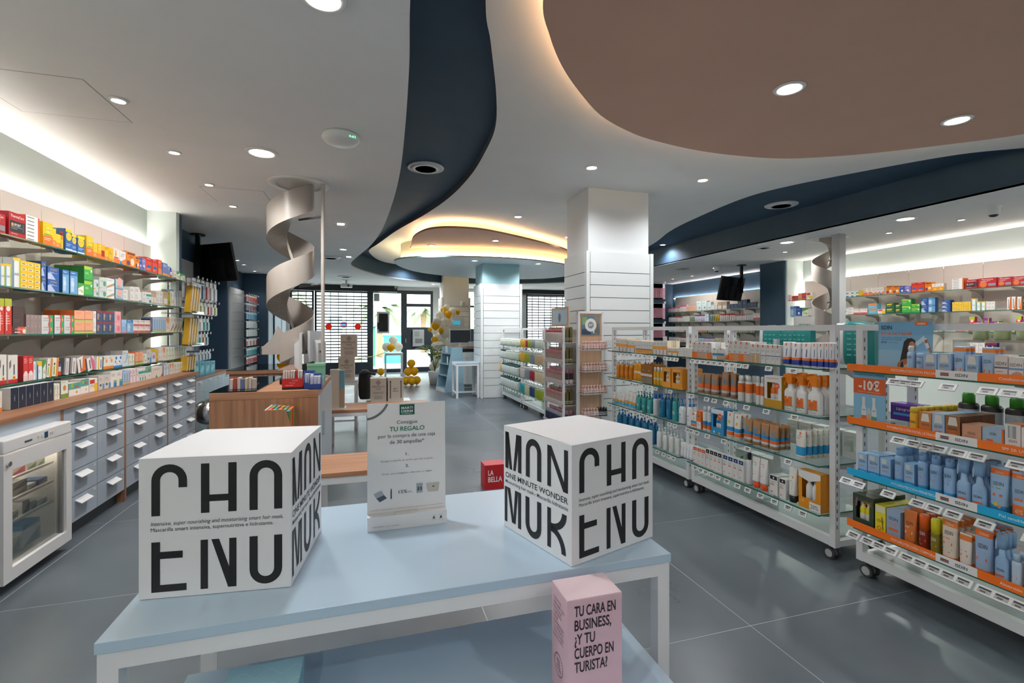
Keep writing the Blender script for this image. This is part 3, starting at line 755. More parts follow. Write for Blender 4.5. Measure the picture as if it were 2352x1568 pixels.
# ================================================================== SPIRAL CHUTES
def spiral(label, cx, cy, hand, ztop, zbot, pole, pole_r, lab_ring, r=.213, tray=True, th_end=PI, hx_=0.0):
    t = thing('spiral_chute', label, 'chute', (cx, cy, 0), group='spiral parcel chutes'); HX = hx_
    pitch = .655; Hh = .255; N = 90
    turns = (ztop - zbot) / pitch; th1 = th_end
    P = []
    for k in range(N + 1):
        z = zbot + (ztop - zbot) * k / N; th = th1 + hand * 2 * PI * (z - zbot) / pitch; P.append((math.cos(th), math.sin(th), z))
    def ribbon(g, a, b, mat):
        """sheet between two offsets (radius, height) swept along the helix"""
        vs = []; fs = []
        for c, s_, z in P: vs += [(c * a[0] + HX, s_ * a[0], z + a[1]), (c * b[0] + HX, s_ * b[0], z + b[1])]
        for k in range(N): fs.append([2 * k, 2 * k + 2, 2 * k + 3, 2 * k + 1])
        g.add(vs, fs, mat, True)
    ri = r * .16; g = G(); ribbon(g, (r, -.012), (r, Hh), TAUPE); ribbon(g, (r - .005, Hh), (r - .005, 0), TAUPE); ribbon(g, (r, Hh), (r - .005, Hh), M('c9c2ba', .3)); g.build('outer_wall', t)
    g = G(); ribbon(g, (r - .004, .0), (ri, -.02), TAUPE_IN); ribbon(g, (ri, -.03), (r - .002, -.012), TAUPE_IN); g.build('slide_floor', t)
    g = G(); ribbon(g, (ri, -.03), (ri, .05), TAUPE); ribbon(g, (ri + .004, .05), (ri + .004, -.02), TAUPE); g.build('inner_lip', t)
    if pole_r < .04: G().cyl((pole[0] - cx, pole[1] - cy, pole[2]), (pole[0] - cx, pole[1] - cy, 2.9), pole_r, M('b8b0a8', .35), seg=14).build('pole', t)
    else: G().box(pole[0] - cx - pole_r, pole[1] - cy - pole_r, pole[2], pole[0] - cx + pole_r, pole[1] - cy + pole_r, 2.9, M('a9adaf', .4)).build('pole', t)
    for k in range(3):
        z = ztop - .28 - k * pitch
        G().tube([(pole[0] - cx, pole[1] - cy, z), ((pole[0] - cx) * .55, (pole[1] - cy) * .55, z - .01), (0, 0, z - .02)], .012, M('5f5c59', .4)).build('bracket', t)
    G().lathe([(.20, 2.846), (.20, 2.838), (.275, 2.838), (.280, 2.849)], WHITE, seg=40).build('ceiling_ring', t)
    G().lathe([(.204, 2.85), (.204, 3.2), (1e-6, 3.2)], M('17181a', .8), seg=32).build('ceiling_throat', t)  # near-black colour stands for the dark inside the opening
    if tray:
        g = G()
        pts = [(-.22, 1.19), (.16, 1.19), (.16, 1.30), (.02, 1.32), (-.08, 1.46), (-.13, 1.34), (-.20, 1.27), (-.22, 1.265)]
        g.prism(pts, -.205, -.196, TAUPE, 'y'); g.prism([(-.22, 1.19), (.16, 1.19), (.16, 1.26), (-.22, 1.26)], .12, .13, TAUPE, 'y'); g.box(-.22, -.196, 1.19, .16, .12, 1.20, TAUPE_IN); g.box(-.222, -.205, 1.19, -.214, .13, 1.25, TAUPE)
        g.v = [(a + HX, b, c) for a, b, c in g.v]; g.build('outlet_tray', t)
    return t
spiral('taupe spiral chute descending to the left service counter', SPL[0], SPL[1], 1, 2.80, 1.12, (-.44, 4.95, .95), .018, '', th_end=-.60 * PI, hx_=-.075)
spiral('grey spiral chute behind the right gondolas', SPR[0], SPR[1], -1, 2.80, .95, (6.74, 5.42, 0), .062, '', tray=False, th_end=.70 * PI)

# ================================================================== PRODUCTS
# local frame: width along x (centred), front at y=0 facing -y, depth towards +y, z from 0
def ov(g, w, h, items, y=-.0005):
    """flat print on a front face: B band, R rect, C disc, L lines of small print, T lettering, W wedge"""
    for it in items:
        k = it[0]
        if k == 'B': _, z0, z1, c = it; q = [(-w / 2, z0 * h), (w / 2, z0 * h), (w / 2, z1 * h), (-w / 2, z1 * h)]
        elif k == 'R': _, x0, z0, x1, z1, c = it; q = [((x0 - .5) * w, z0 * h), ((x1 - .5) * w, z0 * h), ((x1 - .5) * w, z1 * h), ((x0 - .5) * w, z1 * h)]
        elif k == 'C': _, x, z, r, c = it; q = [((x - .5) * w + r * w * math.cos(2 * PI * i / 16), z * h + r * w * math.sin(2 * PI * i / 16)) for i in range(16)]
        elif k == 'W': _, p, c = it; q = [((a - .5) * w, b * h) for a, b in p]
        elif k == 'L':
            _, z, n, c = it; rr = random.Random(int(z * 1000) + n)
            for j in range(n):
                L = rr.uniform(.35, .72) * w; zz = (z - j * .07) * h
                y -= .00003; g.add([(-.38 * w, y, zz), (-.38 * w + L, y, zz), (-.38 * w + L, y, zz + .022 * h), (-.38 * w, y, zz + .022 * h)], [[0, 1, 2, 3]], M(c, .5))
            continue
        elif k == 'T':
            _, z, s, c, body = it[:5]; mw = it[5] if len(it) > 5 else .8; xx = it[6] if len(it) > 6 else 0
            vs, fs, tw, th = glyphs(body); wd = min(mw * w, tw / th * s * h * 1.0)
            y -= .00005; g.text(body, xx * w, z * h, s * h, M(c, .5), y=y, width=wd); continue
        y -= .00005
        g.add([(a, y, b) for a, b in q], [list(range(len(q)))], M(c, .5))
    return g
def superring(a, b, z, n=16, e=.55, cx=0, cy=0):
    out = []
    for i in range(n):
        t = 2 * PI * i / n; c, s = math.cos(t), math.sin(t)
        out.append((cx + a * math.copysign(abs(c) ** e, c), cy + b * math.copysign(abs(s) ** e, s), z))
    return out
ST = {}
def S(key, kind, desc, base, items=(), side=None, cap=None, text=None, **kw): ST[key] = dict(kind=kind, desc=desc, base=base, items=list(items), side=side or base, cap=cap, **kw)
# --- cartons
S('heatred', 'box', 'dark red heat-patch carton', 'b3202c', [('T', .78, .13, 'ffffff', 'ThermaCare', .7), ('C', .28, .34, .2, 'd9763a'), ('R', .55, .15, .95, .42, '8d8f94'), ('L', .68, 2, 'f1c9c9')])
S('heatsport', 'box', 'red carton with black sport panel', 'b3202c', [('T', .80, .11, 'ffffff', 'ThermaCare', .8), ('R', .06, .2, .96, .66, '2b2c30'), ('T', .46, .1, 'ffffff', 'SPORT', .4), ('C', .2, .5, .07, 'd9a55a'), ('R', .82, .26, .88, .6, '5a5d63'), ('L', .4, 2, '9a9ca0'), ('L', .12, 1, 'f1c9c9')])
S('flatwhite', 'box', 'flat white carton with orange end in a pile', 'eeece8', [('R', .88, 0, 1, 1, 'd9622b'), ('R', .1, .35, .6, .62, '7c7f86')], side='d9622b')
S('vitbig', 'box', 'tall yellow and orange vitamin carton', 'f6c51d', [('B', 0, .42, 'f4732a'), ('C', .5, .68, .36, 'ffd83c'), ('C', .5, .68, .30, 'f28a2b'), ('C', .5, .68, .26, 'ffd83c'), ('T', .65, .09, '1c3f8f', 'supradyn', .5), ('R', .1, .44, .9, .5, '7fae3c'), ('L', .3, 2, 'ffe6cc')])
S('vitsmall', 'box', 'small yellow and orange vitamin carton', 'f6c51d', [('B', 0, .38, 'f2803a'), ('C', .5, .66, .34, 'ffd83c'), ('C', .5, .66, .26, 'f28a2b'), ('C', .5, .66, .22, 'ffd83c'), ('T', .63, .08, '1c3f8f', 'supradyn', .46), ('L', .24, 2, 'ffe6cc')])
S('vitblue', 'box', 'blue vitamin carton with yellow roundel', '2a63ae', [('C', .5, .66, .42, 'ffd21f'), ('B', .86, 1, 'ffd21f'), ('C', .5, .66, .28, 'f28a2b'), ('C', .5, .66, .24, 'ffd21f'), ('T', .63, .08, '1c3f8f', 'supradyn', .46), ('L', .3, 2, 'cfe2f4'), ('B', 0, .1, 'd8e6f3')], side='3f6a9c')
S('vitred', 'box', 'yellow vitamin carton with red square', 'f6b51d', [('B', 0, .35, 'f2803a'), ('R', .5, .22, .94, .62, 'b02a25'), ('C', .3, .76, .2, 'ffd83c'), ('T', .74, .07, '1c3f8f', 'supradyn', .4, -.2)])
S('yelbox', 'box', 'plain yellow carton', 'e8bd1c', [('L', .7, 3, '8a6a10'), ('B', 0, .2, 'd98d1f')])
S('fruitbox', 'box', 'white carton with orange fruit print', 'f3ede4', [('B', 0, .32, 'ef7a37'), ('C', .35, .62, .18, 'f4a62a'), ('R', .1, .34, .8, .44, 'c23b3b'), ('L', .86, 2, 'c2504b')])
S('fruitblue', 'box', 'white carton with orange and blue corner', 'f1ece6', [('W', [(0, 0), (1, 0), (1, .5), (0, .2)], 'e98442'), ('W', [(0, 0), (.6, 0), (0, .3)], '3f7fc2'), ('T', .75, .1, '2a4f9a', 'Juanola', .7), ('L', .66, 2, 'b5483e')])
S('fruitlemon', 'box', 'white carton with red badge and lemon', 'f2eee2', [('R', .08, .62, .66, .92, 'd0342c'), ('C', .8, .34, .24, 'f3c52a'), ('L', .5, 3, '8c8a80'), ('W', [(.55, 0), (1, 0), (1, .2)], 'f3c52a')])
S('orgbox', 'box', 'orange carton with brown seal', 'f08a1f', [('R', .1, .82, .9, .95, '7a3b1b'), ('C', .66, .36, .2, 'f7e3c5'), ('R', .06, .1, .4, .4, '7b3f63'), ('T', .62, .12, '5a2a12', 'LEVIA', .7)])
S('bluebox', 'box', 'royal blue carton', '2e52a8', [('L', .8, 2, 'cfd9f0'), ('C', .5, .35, .22, 'e7ecf8'), ('B', 0, .12, '6d86cc')])
S('purplebox', 'box', 'lilac carton', '8d7fc4', [('L', .8, 2, 'efeaf8'), ('C', .5, .35, .22, 'efeaf8'), ('R', .1, .08, .5, .3, '6b4b8c')])
S('redbox', 'box', 'bright red and orange carton', 'e3431f', [('B', .74, 1, 'cf2a22'), ('W', [(.1, .3), (.9, .3), (.7, .5), (.3, .5)], '2c6ab8'), ('L', .9, 1, 'ffd8c8'), ('L', .22, 2, 'ffd0b0')])
S('redorg', 'box', 'red and orange carton with green seal', 'e84e2c', [('B', 0, .4, 'f28b45'), ('R', .1, .44, .8, .54, '6a9a4b'), ('L', .86, 2, 'ffdccc')])
S('bluelil', 'box', 'blue grey carton with orange foot', '6f7fc0', [('B', 0, .22, 'e79c4c'), ('L', .85, 3, 'e8eaf6')])
S('whitered', 'box', 'white carton with red print', 'f0eeeb', [('L', .86, 2, 'c23b3b'), ('B', 0, .16, 'd04a40'), ('C', .5, .42, .22, 'e8b48f')])
S('greenwhite', 'box', 'white and green herbal carton', 'eef0e6', [('W', [(0, .55), (1, .85), (1, 1), (0, 1)], '4d9d4b'), ('C', .7, .3, .16, 'c9cf52'), ('L', .45, 3, '7f8f78')], side='4b9a4e')
S('arnica', 'box', 'slim white carton with blue and lime edges', 'eef0ee', [('R', 0, 0, .16, 1, '4f9fd0'), ('R', .82, 0, 1, 1, 'b5c93c'), ('B', .9, 1, 'f0c73c'), ('T', .4, .12, '8a97a4', 'Arnidol', .55)])
S('yelsmall', 'box', 'tiny yellow carton in a stacked block', 'f3c21f', [('R', .1, .25, .86, .6, 'f6e9c0'), ('R', .2, .36, .7, .5, '54504a')], side='e0ab16')
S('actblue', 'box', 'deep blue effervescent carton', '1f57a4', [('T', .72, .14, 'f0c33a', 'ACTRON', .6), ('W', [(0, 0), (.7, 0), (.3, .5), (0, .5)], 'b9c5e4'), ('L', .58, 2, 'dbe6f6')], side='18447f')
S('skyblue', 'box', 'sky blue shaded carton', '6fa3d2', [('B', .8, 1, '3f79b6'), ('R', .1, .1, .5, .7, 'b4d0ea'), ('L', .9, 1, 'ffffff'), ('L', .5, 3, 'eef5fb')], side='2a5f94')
S('skysmall', 'box', 'low sky blue carton', '7db4e0', [('B', .7, 1, 'a9d0ee'), ('W', [(0, 0), (1, 0), (1, .3)], 'e48aa0'), ('L', .6, 2, 'ffffff')])
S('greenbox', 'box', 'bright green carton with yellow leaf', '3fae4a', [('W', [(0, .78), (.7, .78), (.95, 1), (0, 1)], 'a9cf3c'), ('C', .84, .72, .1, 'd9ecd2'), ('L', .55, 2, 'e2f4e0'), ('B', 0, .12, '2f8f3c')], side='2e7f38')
S('darkgreen', 'box', 'dark green carton with yellow leaf', '1f5b38', [('W', [(.1, .6), (.6, .6), (.8, .9), (.15, .86)], 'e8bf35'), ('L', .4, 2, 'cfe0d2')])
S('greyleaf', 'box', 'silver carton with gold corner and green seal', 'cdd6d8', [('W', [(0, .8), (.5, 1), (0, 1)], 'd8a94a'), ('C', .72, .38, .2, '4fa06f'), ('L', .62, 2, '7b8a8c')], side='aeb9bb')
S('rainbox', 'box', 'white carton with rainbow wave', 'efeeea', [('W', [(.0, .0), (1, .35), (1, .5), (0, .12)], 'e59a3c'), ('W', [(.0, .12), (1, .5), (1, .6), (0, .2)], '5aa6c6'), ('L', .84, 2, '8a8f90')])
S('pinkblue', 'box', 'pale blue carton with pink dome', 'b9d3de', [('C', .55, .72, .32, 'f0b3ae'), ('B', 0, .14, '6d9db4'), ('L', .34, 3, '6a7f88')], side='4f7f8c')
S('whitetext', 'box', 'white carton with fine print', 'eeebe7', [('L', .84, 3, '9a7d7a'), ('L', .44, 4, 'a9a6a3'), ('B', 0, .08, 'c9a9a0')])
S('tealcart', 'box', 'white and teal carton', 'e9eeec', [('B', .62, .82, '33a5a0'), ('L', .5, 3, '9aa6a4'), ('R', .6, .05, .95, .3, '2b8d8a')])
S('tancart', 'box', 'tan kraft carton', 'c7ab8f', [('R', .1, .1, .9, .5, 'efe8df'), ('L', .84, 2, '7d664f')])
S('olivebox', 'box', 'olive green slim carton', 'a3a52a', [('C', .5, .22, .3, '5f8b2f'), ('L', .84, 2, '5b5d1a')])
S('whitelime', 'box', 'white slim carton with lime and coral marks', 'eff0ea', [('R', .08, .1, .3, .9, 'b8d089'), ('C', .66, .3, .16, 'e9a08c'), ('L', .8, 3, '96a08f')])
S('whiteblue', 'box', 'white slim carton with pale blue stripe', 'eef1f4', [('R', .6, 0, .92, 1, 'a9c8e4'), ('L', .8, 4, '8a9cb4')], side='7b93b8')
S('relaxred', 'box', 'tall red and lime muscle-gel carton', 'e23a31', [('B', .78, 1, 'b9c63a'), ('C', .5, .72, .3, 'f4e5dd'), ('R', .12, .08, .88, .6, 'd93a30'), ('R', .2, .1, .34, .62, 'f6d9d2'), ('L', .5, 4, 'f7c9c2')], side='c02d2a')
S('relaxlie', 'box', 'low red and lime muscle-gel carton', 'e2443a', [('R', .8, 0, 1, 1, 'b9c63a'), ('T', .55, .22, 'fbe0d8', 'PHYSIORELAX', .66, -.1), ('C', .74, .4, .1, 'f4e5dd'), ('R', .1, .2, .5, .32, 'fbe0d8')])
S('relaxpurple', 'box', 'purple and lime muscle-gel carton', '97348f', [('R', .84, 0, 1, 1, 'b9c63a'), ('T', .7, .12, 'f3dcf0', 'PHYSIORELAX', .66), ('C', .5, .36, .26, 'f0dcec'), ('B', 0, .1, 'b9c63a')])
S('brownbox', 'box', 'dark brown carton', '4a3130', [('L', .5, 2, '6b5452')])
S('mauvebox', 'box', 'small mauve grey carton', '9a8583', [('R', .4, .75, .6, .85, 'c4b3b0'), ('L', .4, 2, '7f6b69')])
S('gelgreen', 'box', 'silver and green lozenge carton', 'd5d9da', [('R', .66, 0, 1, 1, '37a866'), ('C', .76, .5, .14, 'f08a3c'), ('C', .76, .5, .07, 'f8d9b0'), ('T', .62, .14, 'c2504b', 'AKOREN', .5, -.14), ('L', .46, 2, '6f8378'), ('W', [(.55, .0), (.66, 0), (.78, .5), (.66, 1), (.55, 1), (.64, .5)], 'c9474b')], side='8d9496')
S('orgpeach', 'box', 'orange carton with peach front', 'f3a983', [('B', 0, .16, 'c7cf6a'), ('B', .18, .24, '6b7b55'), ('L', .8, 2, 'd97a4f')], side='e56a25')
S('navyred', 'box', 'navy carton with dark red top', '27406f', [('B', .84, 1, 'a0222b'), ('R', .1, .2, .3, .75, 'd9a25a'), ('L', .62, 3, '9db2d6')], side='203455')
S('pinkbox', 'box', 'pink carton with pale blue edge', 'f0a3a8', [('R', 0, 0, .1, 1, '9cc6e0'), ('C', .6, .4, .22, 'e9707c'), ('L', .85, 2, 'ffe9e9')])
S('redwhite', 'box', 'white carton with red lower band', 'efebe8', [('B', 0, .34, 'd9574f'), ('L', .82, 2, 'b5655f'), ('C', .82, .74, .07, 'c33')])
S('bluebar', 'box', 'slim pale blue carton', '8fb4d8', [('B', 0, .14, 'd2c66a'), ('R', .3, .2, .5, .9, 'd5e4f2'), ('B', .86, 1, 'b8d0ea')], side='6a8fbb')
S('peachwave', 'box', 'cream carton with peach wave', 'f2e6da', [('W', [(0, .8), (.4, .5), (.7, .75), (.6, 1), (0, 1)], 'ec9a5c'), ('L', .4, 3, 'b49a84')])
S('flexred', 'box', 'tall white carton with red foot and gold dot', 'e9e6e1', [('B', 0, .14, 'c5262c'), ('C', .62, .19, .16, 'e8b53a'), ('C', .62, .19, .08, 'c5262c'), ('R', .56, .3, .68, .66, '4a4a4c'), ('W', [(.12, .5), (.3, .6), (.3, .85), (.12, .74)], '7f6a68')], side='d5d2cd')
S('redfade', 'box', 'red carton fading to white dome', 'd7302f', [('B', 0, .3, 'eec9c5'), ('C', .5, .3, .36, 'f3dedb'), ('L', .86, 3, 'ffdcd8')], side='b7242a')
S('yelblue', 'box', 'white carton with yellow top and navy edge', 'eef0f2', [('B', .72, 1, 'f0c62c'), ('R', 0, 0, .2, .8, '2b4a8c'), ('L', .5, 3, '8d9fb8')])
S('orgstripe', 'box', 'leaning white carton with orange stripe', 'f0ede4', [('R', .62, 0, 1, 1, 'e8902b'), ('C', .3, .66, .14, '5a4a3c'), ('R', .16, .1, .4, .55, '9dbb4a')])
S('greymas', 'box', 'leaning grey and white carton', 'e6e5e3', [('R', 0, 0, .3, 1, '8b8c8e'), ('R', .5, .1, .62, .8, '77787b'), ('R', .86, 0, .94, 1, 'b06a86')], side='77787a')
S('orgdiag', 'box', 'white carton with orange diagonal and seal', 'ecebe8', [('W', [(.5, 0), (1, 0), (1, 1), (.8, 1)], 'e8732a'), ('R', .3, .15, .44, .85, '5b5d62'), ('C', .4, .14, .14, 'd9622b')], side='8c8b8a')
S('pinkdiag', 'box', 'leaning white carton with pink diagonal', 'ecebe8', [('W', [(.6, 0), (1, 0), (1, .6), (.7, 1), (.5, 1)], 'e06a92'), ('R', .3, .15, .44, .8, '5b5d62')], side='9b9a99')
S('yelnavy', 'box', 'white carton with yellow stripe and navy edge', 'ecebe6', [('R', .2, 0, .38, 1, 'e6c14a'), ('R', .84, 0, 1, 1, '3a4475'), ('R', .55, .15, .68, .8, '6b6d72')])
S('orgfoot', 'box', 'white carton with orange foot', 'ebe6de', [('B', 0, .22, 'e8872b'), ('C', .6, .62, .2, 'f3a64a'), ('L', .86, 2, '9a8f82')], side='c9c2b8')
S('kidblue', 'box', 'white children carton with blue splashes', 'eef0f2', [('B', 0, .18, '3f86cc'), ('C', .4, .5, .14, '4f8fd2'), ('C', .7, .34, .08, '4f8fd2'), ('C', .6, .8, .2, '3f86cc')])
S('whitetall', 'box', 'tall pale carton with grey side and blue shade', 'dde4ea', [('W', [(.5, .3), (1, .5), (1, .9), (.7, .8)], 'a9c8dd'), ('L', .86, 2, '6a7a8c'), ('L', .3, 2, '8a97a4')], side='a09d9b')
S('greyblue', 'box', 'grey white carton with blue corner', 'd6d3cf', [('R', .68, 0, 1, .4, '4aa0cc'), ('L', .8, 3, '8e8b87'), ('R', .2, .25, .5, .4, '55565a')], side='b3b0ac')
S('lilacbox', 'box', 'lilac and white carton', 'dcd5e8', [('B', 0, .3, 'f0edf4'), ('C', .5, .55, .2, '8f78b4')])
S('navybox', 'box', 'navy cosmetics carton with silver crest', '17263f', [('C', .5, .5, .07, 'b9c3cf'), ('R', .47, .36, .53, .64, 'aab4c2')], side='dfe3e6')
S('leafgrey', 'box', 'white and green carton with grey side', 'e8ece2', [('B', 0, .24, '6f9a3c'), ('C', .5, .58, .22, 'c98f4a'), ('L', .9, 1, '4f7f5a')], side='9a9c94')
S('tealwhite', 'box', 'white carton with teal top', 'eeeeea', [('B', .52, 1, '5aa79d'), ('C', .28, .8, .12, '9fc04f'), ('R', .5, .66, .8, .76, 'c9484b'), ('C', .66, .26, .07, 'e39a4a')], side='d6d3cb')
S('whitebluebar', 'box', 'white carton with blue lower corner', 'eceae6', [('R', .5, 0, 1, .3, '2f8fc2'), ('R', .5, .32, 1, .42, '7fb04a'), ('L', .84, 3, '8c8a88')], side='c4c1bc')
S('pinkwhite', 'box', 'white carton with pink trim', 'f2eeee', [('R', 0, 0, .14, 1, 'd97aa0'), ('C', .6, .5, .14, '6f8fd0'), ('L', .84, 3, 'a38f97')])
S('wavewide', 'box', 'wide cream carton with green and red corners', 'efe8dd', [('W', [(.3, 0), (.5, 0), (.4, .3)], '3f9a55'), ('W', [(.8, 0), (1, 0), (1, .36)], 'd0473c'), ('L', .8, 2, 'b59a94')])
S('mustard', 'box', 'mustard and white slim carton leaning', 'ecebe8', [('R', 0, 0, .3, 1, 'c9a21f'), ('L', .8, 3, '9a9a98')], side='b8941a')
S('checkorg', 'box', 'white and orange carton with red tick', 'f2a02c', [('B', .58, 1, 'f2efea'), ('W', [(.3, .8), (.42, .66), (.7, .98), (.42, .76)], 'c4302b'), ('C', .5, .26, .2, 'f8c85a')], side='cfc8bf')
S('tealorg', 'box', 'light blue carton with orange arc', '6fb7d6', [('W', [(0, .9), (.3, .66), (.7, .62), (1, .78), (1, 1), (0, 1)], 'f08a3c'), ('L', .4, 2, 'e8f4f8')])
S('orgband', 'box', 'white carton with orange band', 'e3e3e2', [('B', .38, .62, 'f2aa4a'), ('L', .8, 2, '8f8f8f'), ('R', .7, 0, .84, .36, 'b5564c')], side='ecdfc6')  # cream side: warm glow on the carton tops, painted in
S('orgcart', 'box', 'slim white carton with orange foot block', 'e2e2e1', [('B', 0, .3, 'f0a24a'), ('B', .3, .36, '55585c'), ('T', .62, .08, '3c4c5c', 'Be+', .5)], side='ecdfc6')  # cream side again stands for the warm-lit tops
S('whitecart', 'box', 'plain low white carton', 'e6e4e0', [('L', .6, 2, 'c4c2be')], side='efe2c8')  # warm glow put into the cream side colour
def _la(k, d, c, c2='7b8c3c'): S(k, 'box', d, 'dcdbd9', [('B', 0, .36, c), ('B', .36, .385, c2), ('R', .36, .86, .6, 1, 'f06a26'), ('L', .74, 2, '9a9a9a'), ('R', .08, .44, .4, .5, 'e8846a')], side='f0efed')
_la('lacarton', 'grey white sunscreen carton with orange base', 'f47a26'); _la('lacartan', 'grey white sunscreen carton with tan base', 'd6a386', '4a7fae')
S('lowblue', 'box', 'low white carton with blue bar', 'e6e6e4', [('B', .36, .56, '3f86ae'), ('R', .4, .86, .58, 1, 'f06a26'), ('L', .24, 1, 'aaa')]); S('lowtan', 'box', 'low white carton with blue bar and tan base', 'e6e6e4', [('B', 0, .36, 'c9a58c'), ('B', .36, .56, '3f86ae'), ('R', .4, .86, .58, 1, 'f06a26')])
S('latan', 'box', 'white carton with tan swatch', 'e4e3e0', [('R', .1, 0, .9, .44, 'c9a57c'), ('R', .36, .84, .62, 1, 'f06a26'), ('B', .46, .5, '8a8a4a'), ('L', .7, 2, '999')]); S('lawhite', 'box', 'white slim sunscreen carton with blue line', 'e9e8e6', [('B', .40, .44, '3f5f8c'), ('R', .3, .84, .56, 1, 'f06a26'), ('L', .7, 2, 'aaa'), ('L', .3, 2, 'aaa')])
def _cap(k, d, c, c2): S(k, 'box', d, 'e9e8e6', [('R', .08, .78, .92, .97, c), ('C', .5, .87, .1, 'f4f4f4'), ('L', .66, 2, 'a5a3a1'), ('R', .1, .5, .6, .55, c2), ('C', .28, .16, .1, 'ee7038')])
_cap('capcartorg', 'white carton with orange red lid panel', 'e65a26', 'f0b7a0'); _cap('capcartblk', 'white carton with black lid panel', '1e1f21', 'e88a3a'); _cap('capcartnavy', 'white carton with navy lid panel', '1e4377', 'e0614a')
S('kidcart', 'box', 'white carton with blue and orange bands', 'eeeceA'.lower(), [('B', .08, .26, 'f0762b'), ('B', .28, .46, '2f8fcf'), ('R', .3, .84, .6, 1, 'f06a26'), ('C', .5, .62, .14, 'f3c52a')]); S('orgcart2', 'box', 'orange carton with white lower half', 'f0762b', [('B', 0, .4, 'e8e9ea'), ('C', .45, .7, .16, '3f7a4a'), ('L', .3, 3, 'aab')])
IS = 'ISDIN'
def _is(k, d, base, foot, txt='26323c', side=None, cap='e8e4dc', pict=True, acc='f0762b'):
    it = ([('W', [(.16, .62), (.84, .62), (.74, .95), (.26, .95)], cap)] if pict else []) + [('T', .44, .10, txt, IS, .62), ('L', .39, 1, acc), ('R', .22, .26, .78, .31, acc)] + ([('B', 0, .16, foot)] if foot else [])
    S(k, 'box', d, base, it, side=side)
_is('blcart', 'light blue sunscreen carton with pictured bottle', 'a9c6e6', 'f0762b'); _is('orgcartb', 'orange brown sunscreen carton', 'cf8046', 'e06a1f', side='b56a36'); _is('brncart', 'brown sunscreen carton', 'a5683a', None, side='6f4526')
S('blcartb', 'box', 'blue grey sunscreen carton with orange foot', '9fb6d4', [('T', .66, .11, '26323c', IS, .66), ('L', .56, 2, 'e88a6a'), ('R', .16, .32, .84, .40, 'f0762b'), ('B', 0, .12, 'f0762b')], side='8ba2c0')
S('pinkcart', 'box', 'white and pink derma carton', 'f1e6df', [('T', .62, .13, '26323c', IS, .8), ('B', .50, .56, '5a6f9c'), ('L', .38, 1, '8d8a88'), ('L', .2, 2, 'a59a96')]); S('pinkcart2', 'box', 'white derma carton with shoulder picture', 'f0ebe6', [('T', .64, .12, '26323c', IS, .8), ('B', .50, .58, '6f9fd0'), ('W', [(0, 0), (1, 0), (.9, .4), (.6, .46), (.3, .4), (0, .2)], 'd9a488')])
S('peachlow', 'box', 'low peach coloured carton', 'dda283', [('T', .5, .14, '4a4a4a', IS, .4), ('L', .4, 1, 'a8694a'), ('B', 0, .2, 'e8854a')]); S('bluelow', 'box', 'low light blue carton with orange edge', 'a9c6e0', [('T', .66, .13, '26323c', IS, .3), ('R', .9, 0, 1, 1, 'e8702b'), ('R', .2, .36, .5, .46, 'e8702b'), ('B', 0, .12, 'd9b39a')])
S('silvcart', 'box', 'white carton with silver window and orange foot', 'eceae6', [('R', .2, .5, .72, .94, '9fa1a3'), ('R', .3, .5, .5, .94, 'c9cbcc'), ('T', .36, .09, '26323c', IS, .5), ('R', .2, .22, .66, .27, 'f0965a'), ('B', 0, .12, 'f0762b')], side='e07a3a')
S('kidcartb', 'box', 'light blue children sunscreen carton', '9fc3e6', [('B', 0, .3, '2f9bd8'), ('T', .6, .11, '26323c', IS, .6), ('R', .14, .76, .6, .94, 'd8dbd8'), ('C', .78, .82, .08, 'e0b48c'), ('T', .08, .16, 'd9eefa', '20%', .5), ('L', .46, 1, 'f0762b')], side='86b0d8')
S('yelcart', 'box', 'yellow sunscreen carton with player silhouette', 'efe02a', [('R', .1, .76, .9, .97, 'e3dfc4'), ('T', .44, .09, '26323c', IS, .6), ('C', .4, .24, .2, 'ea5a20'), ('C', .4, .24, .13, 'efe02a'), ('B', .02, .1, 'ef5a3a'), ('W', [(.72, .2), (.8, .2), (.7, .6), (.6, .64)], '6a4a2a')], side='cfc224')
# --- other shapes
S('redcapjar', 'can', 'orange pill jar with red lid', 'f09a2a', [], cap='b3202c', bands=[(.55, 'f0d04a')]); S('bluejar', 'can', 'blue plastic jar', '2c4fa6', [], cap='1f3d8c', bands=[(.3, 'd94a3a'), (.6, 'e7ecf8')])
S('whitetube', 'tube', 'white cream tube', 'eeeef0', [('L', .6, 3, '9aa3b4')], cap='dfe3ea')
S('orgbottle', 'bottle', 'orange oil bottle with clear cap', 'f3941a', [('R', .3, .3, .7, .48, 'f3e5d0')], cap='e9e9ea'); S('orgtube', 'tube', 'orange tube with white foot', 'f2a51c', [('B', .46, .58, 'f0e6d6'), ('L', .8, 3, 'b5701a')], cap='ece9e4')
S('amberpack', 'box', 'amber twin-bottle pack with grey base', 'a86a2c', [('B', 0, .3, '8f8a72'), ('B', .38, .52, 'efe6da'), ('T', .66, .1, 'e8c89a', 'be+', .5)], tops='amber'); S('yelbottle', 'bottle', 'yellow bottle with white cap', 'f0b81c', [('B', .3, .42, 'e9e4da')], cap='f0f0f0')
S('winorg', 'win', 'orange window gift box with tube inside', 'f0a02c', [('T', .86, .08, 'f6ead6', 'BIODERMA', .7)], side='d98c22', inner='f1f0ee', inner2='f2a02a')
S('stripetube', 'tube', 'white tube with orange and sky blue foot', 'eeece8', [('B', .28, .42, 'f0a02c'), ('B', .06, .28, '5fbfe6'), ('L', .8, 2, 'b5b5b5')], cap='f4f4f4')
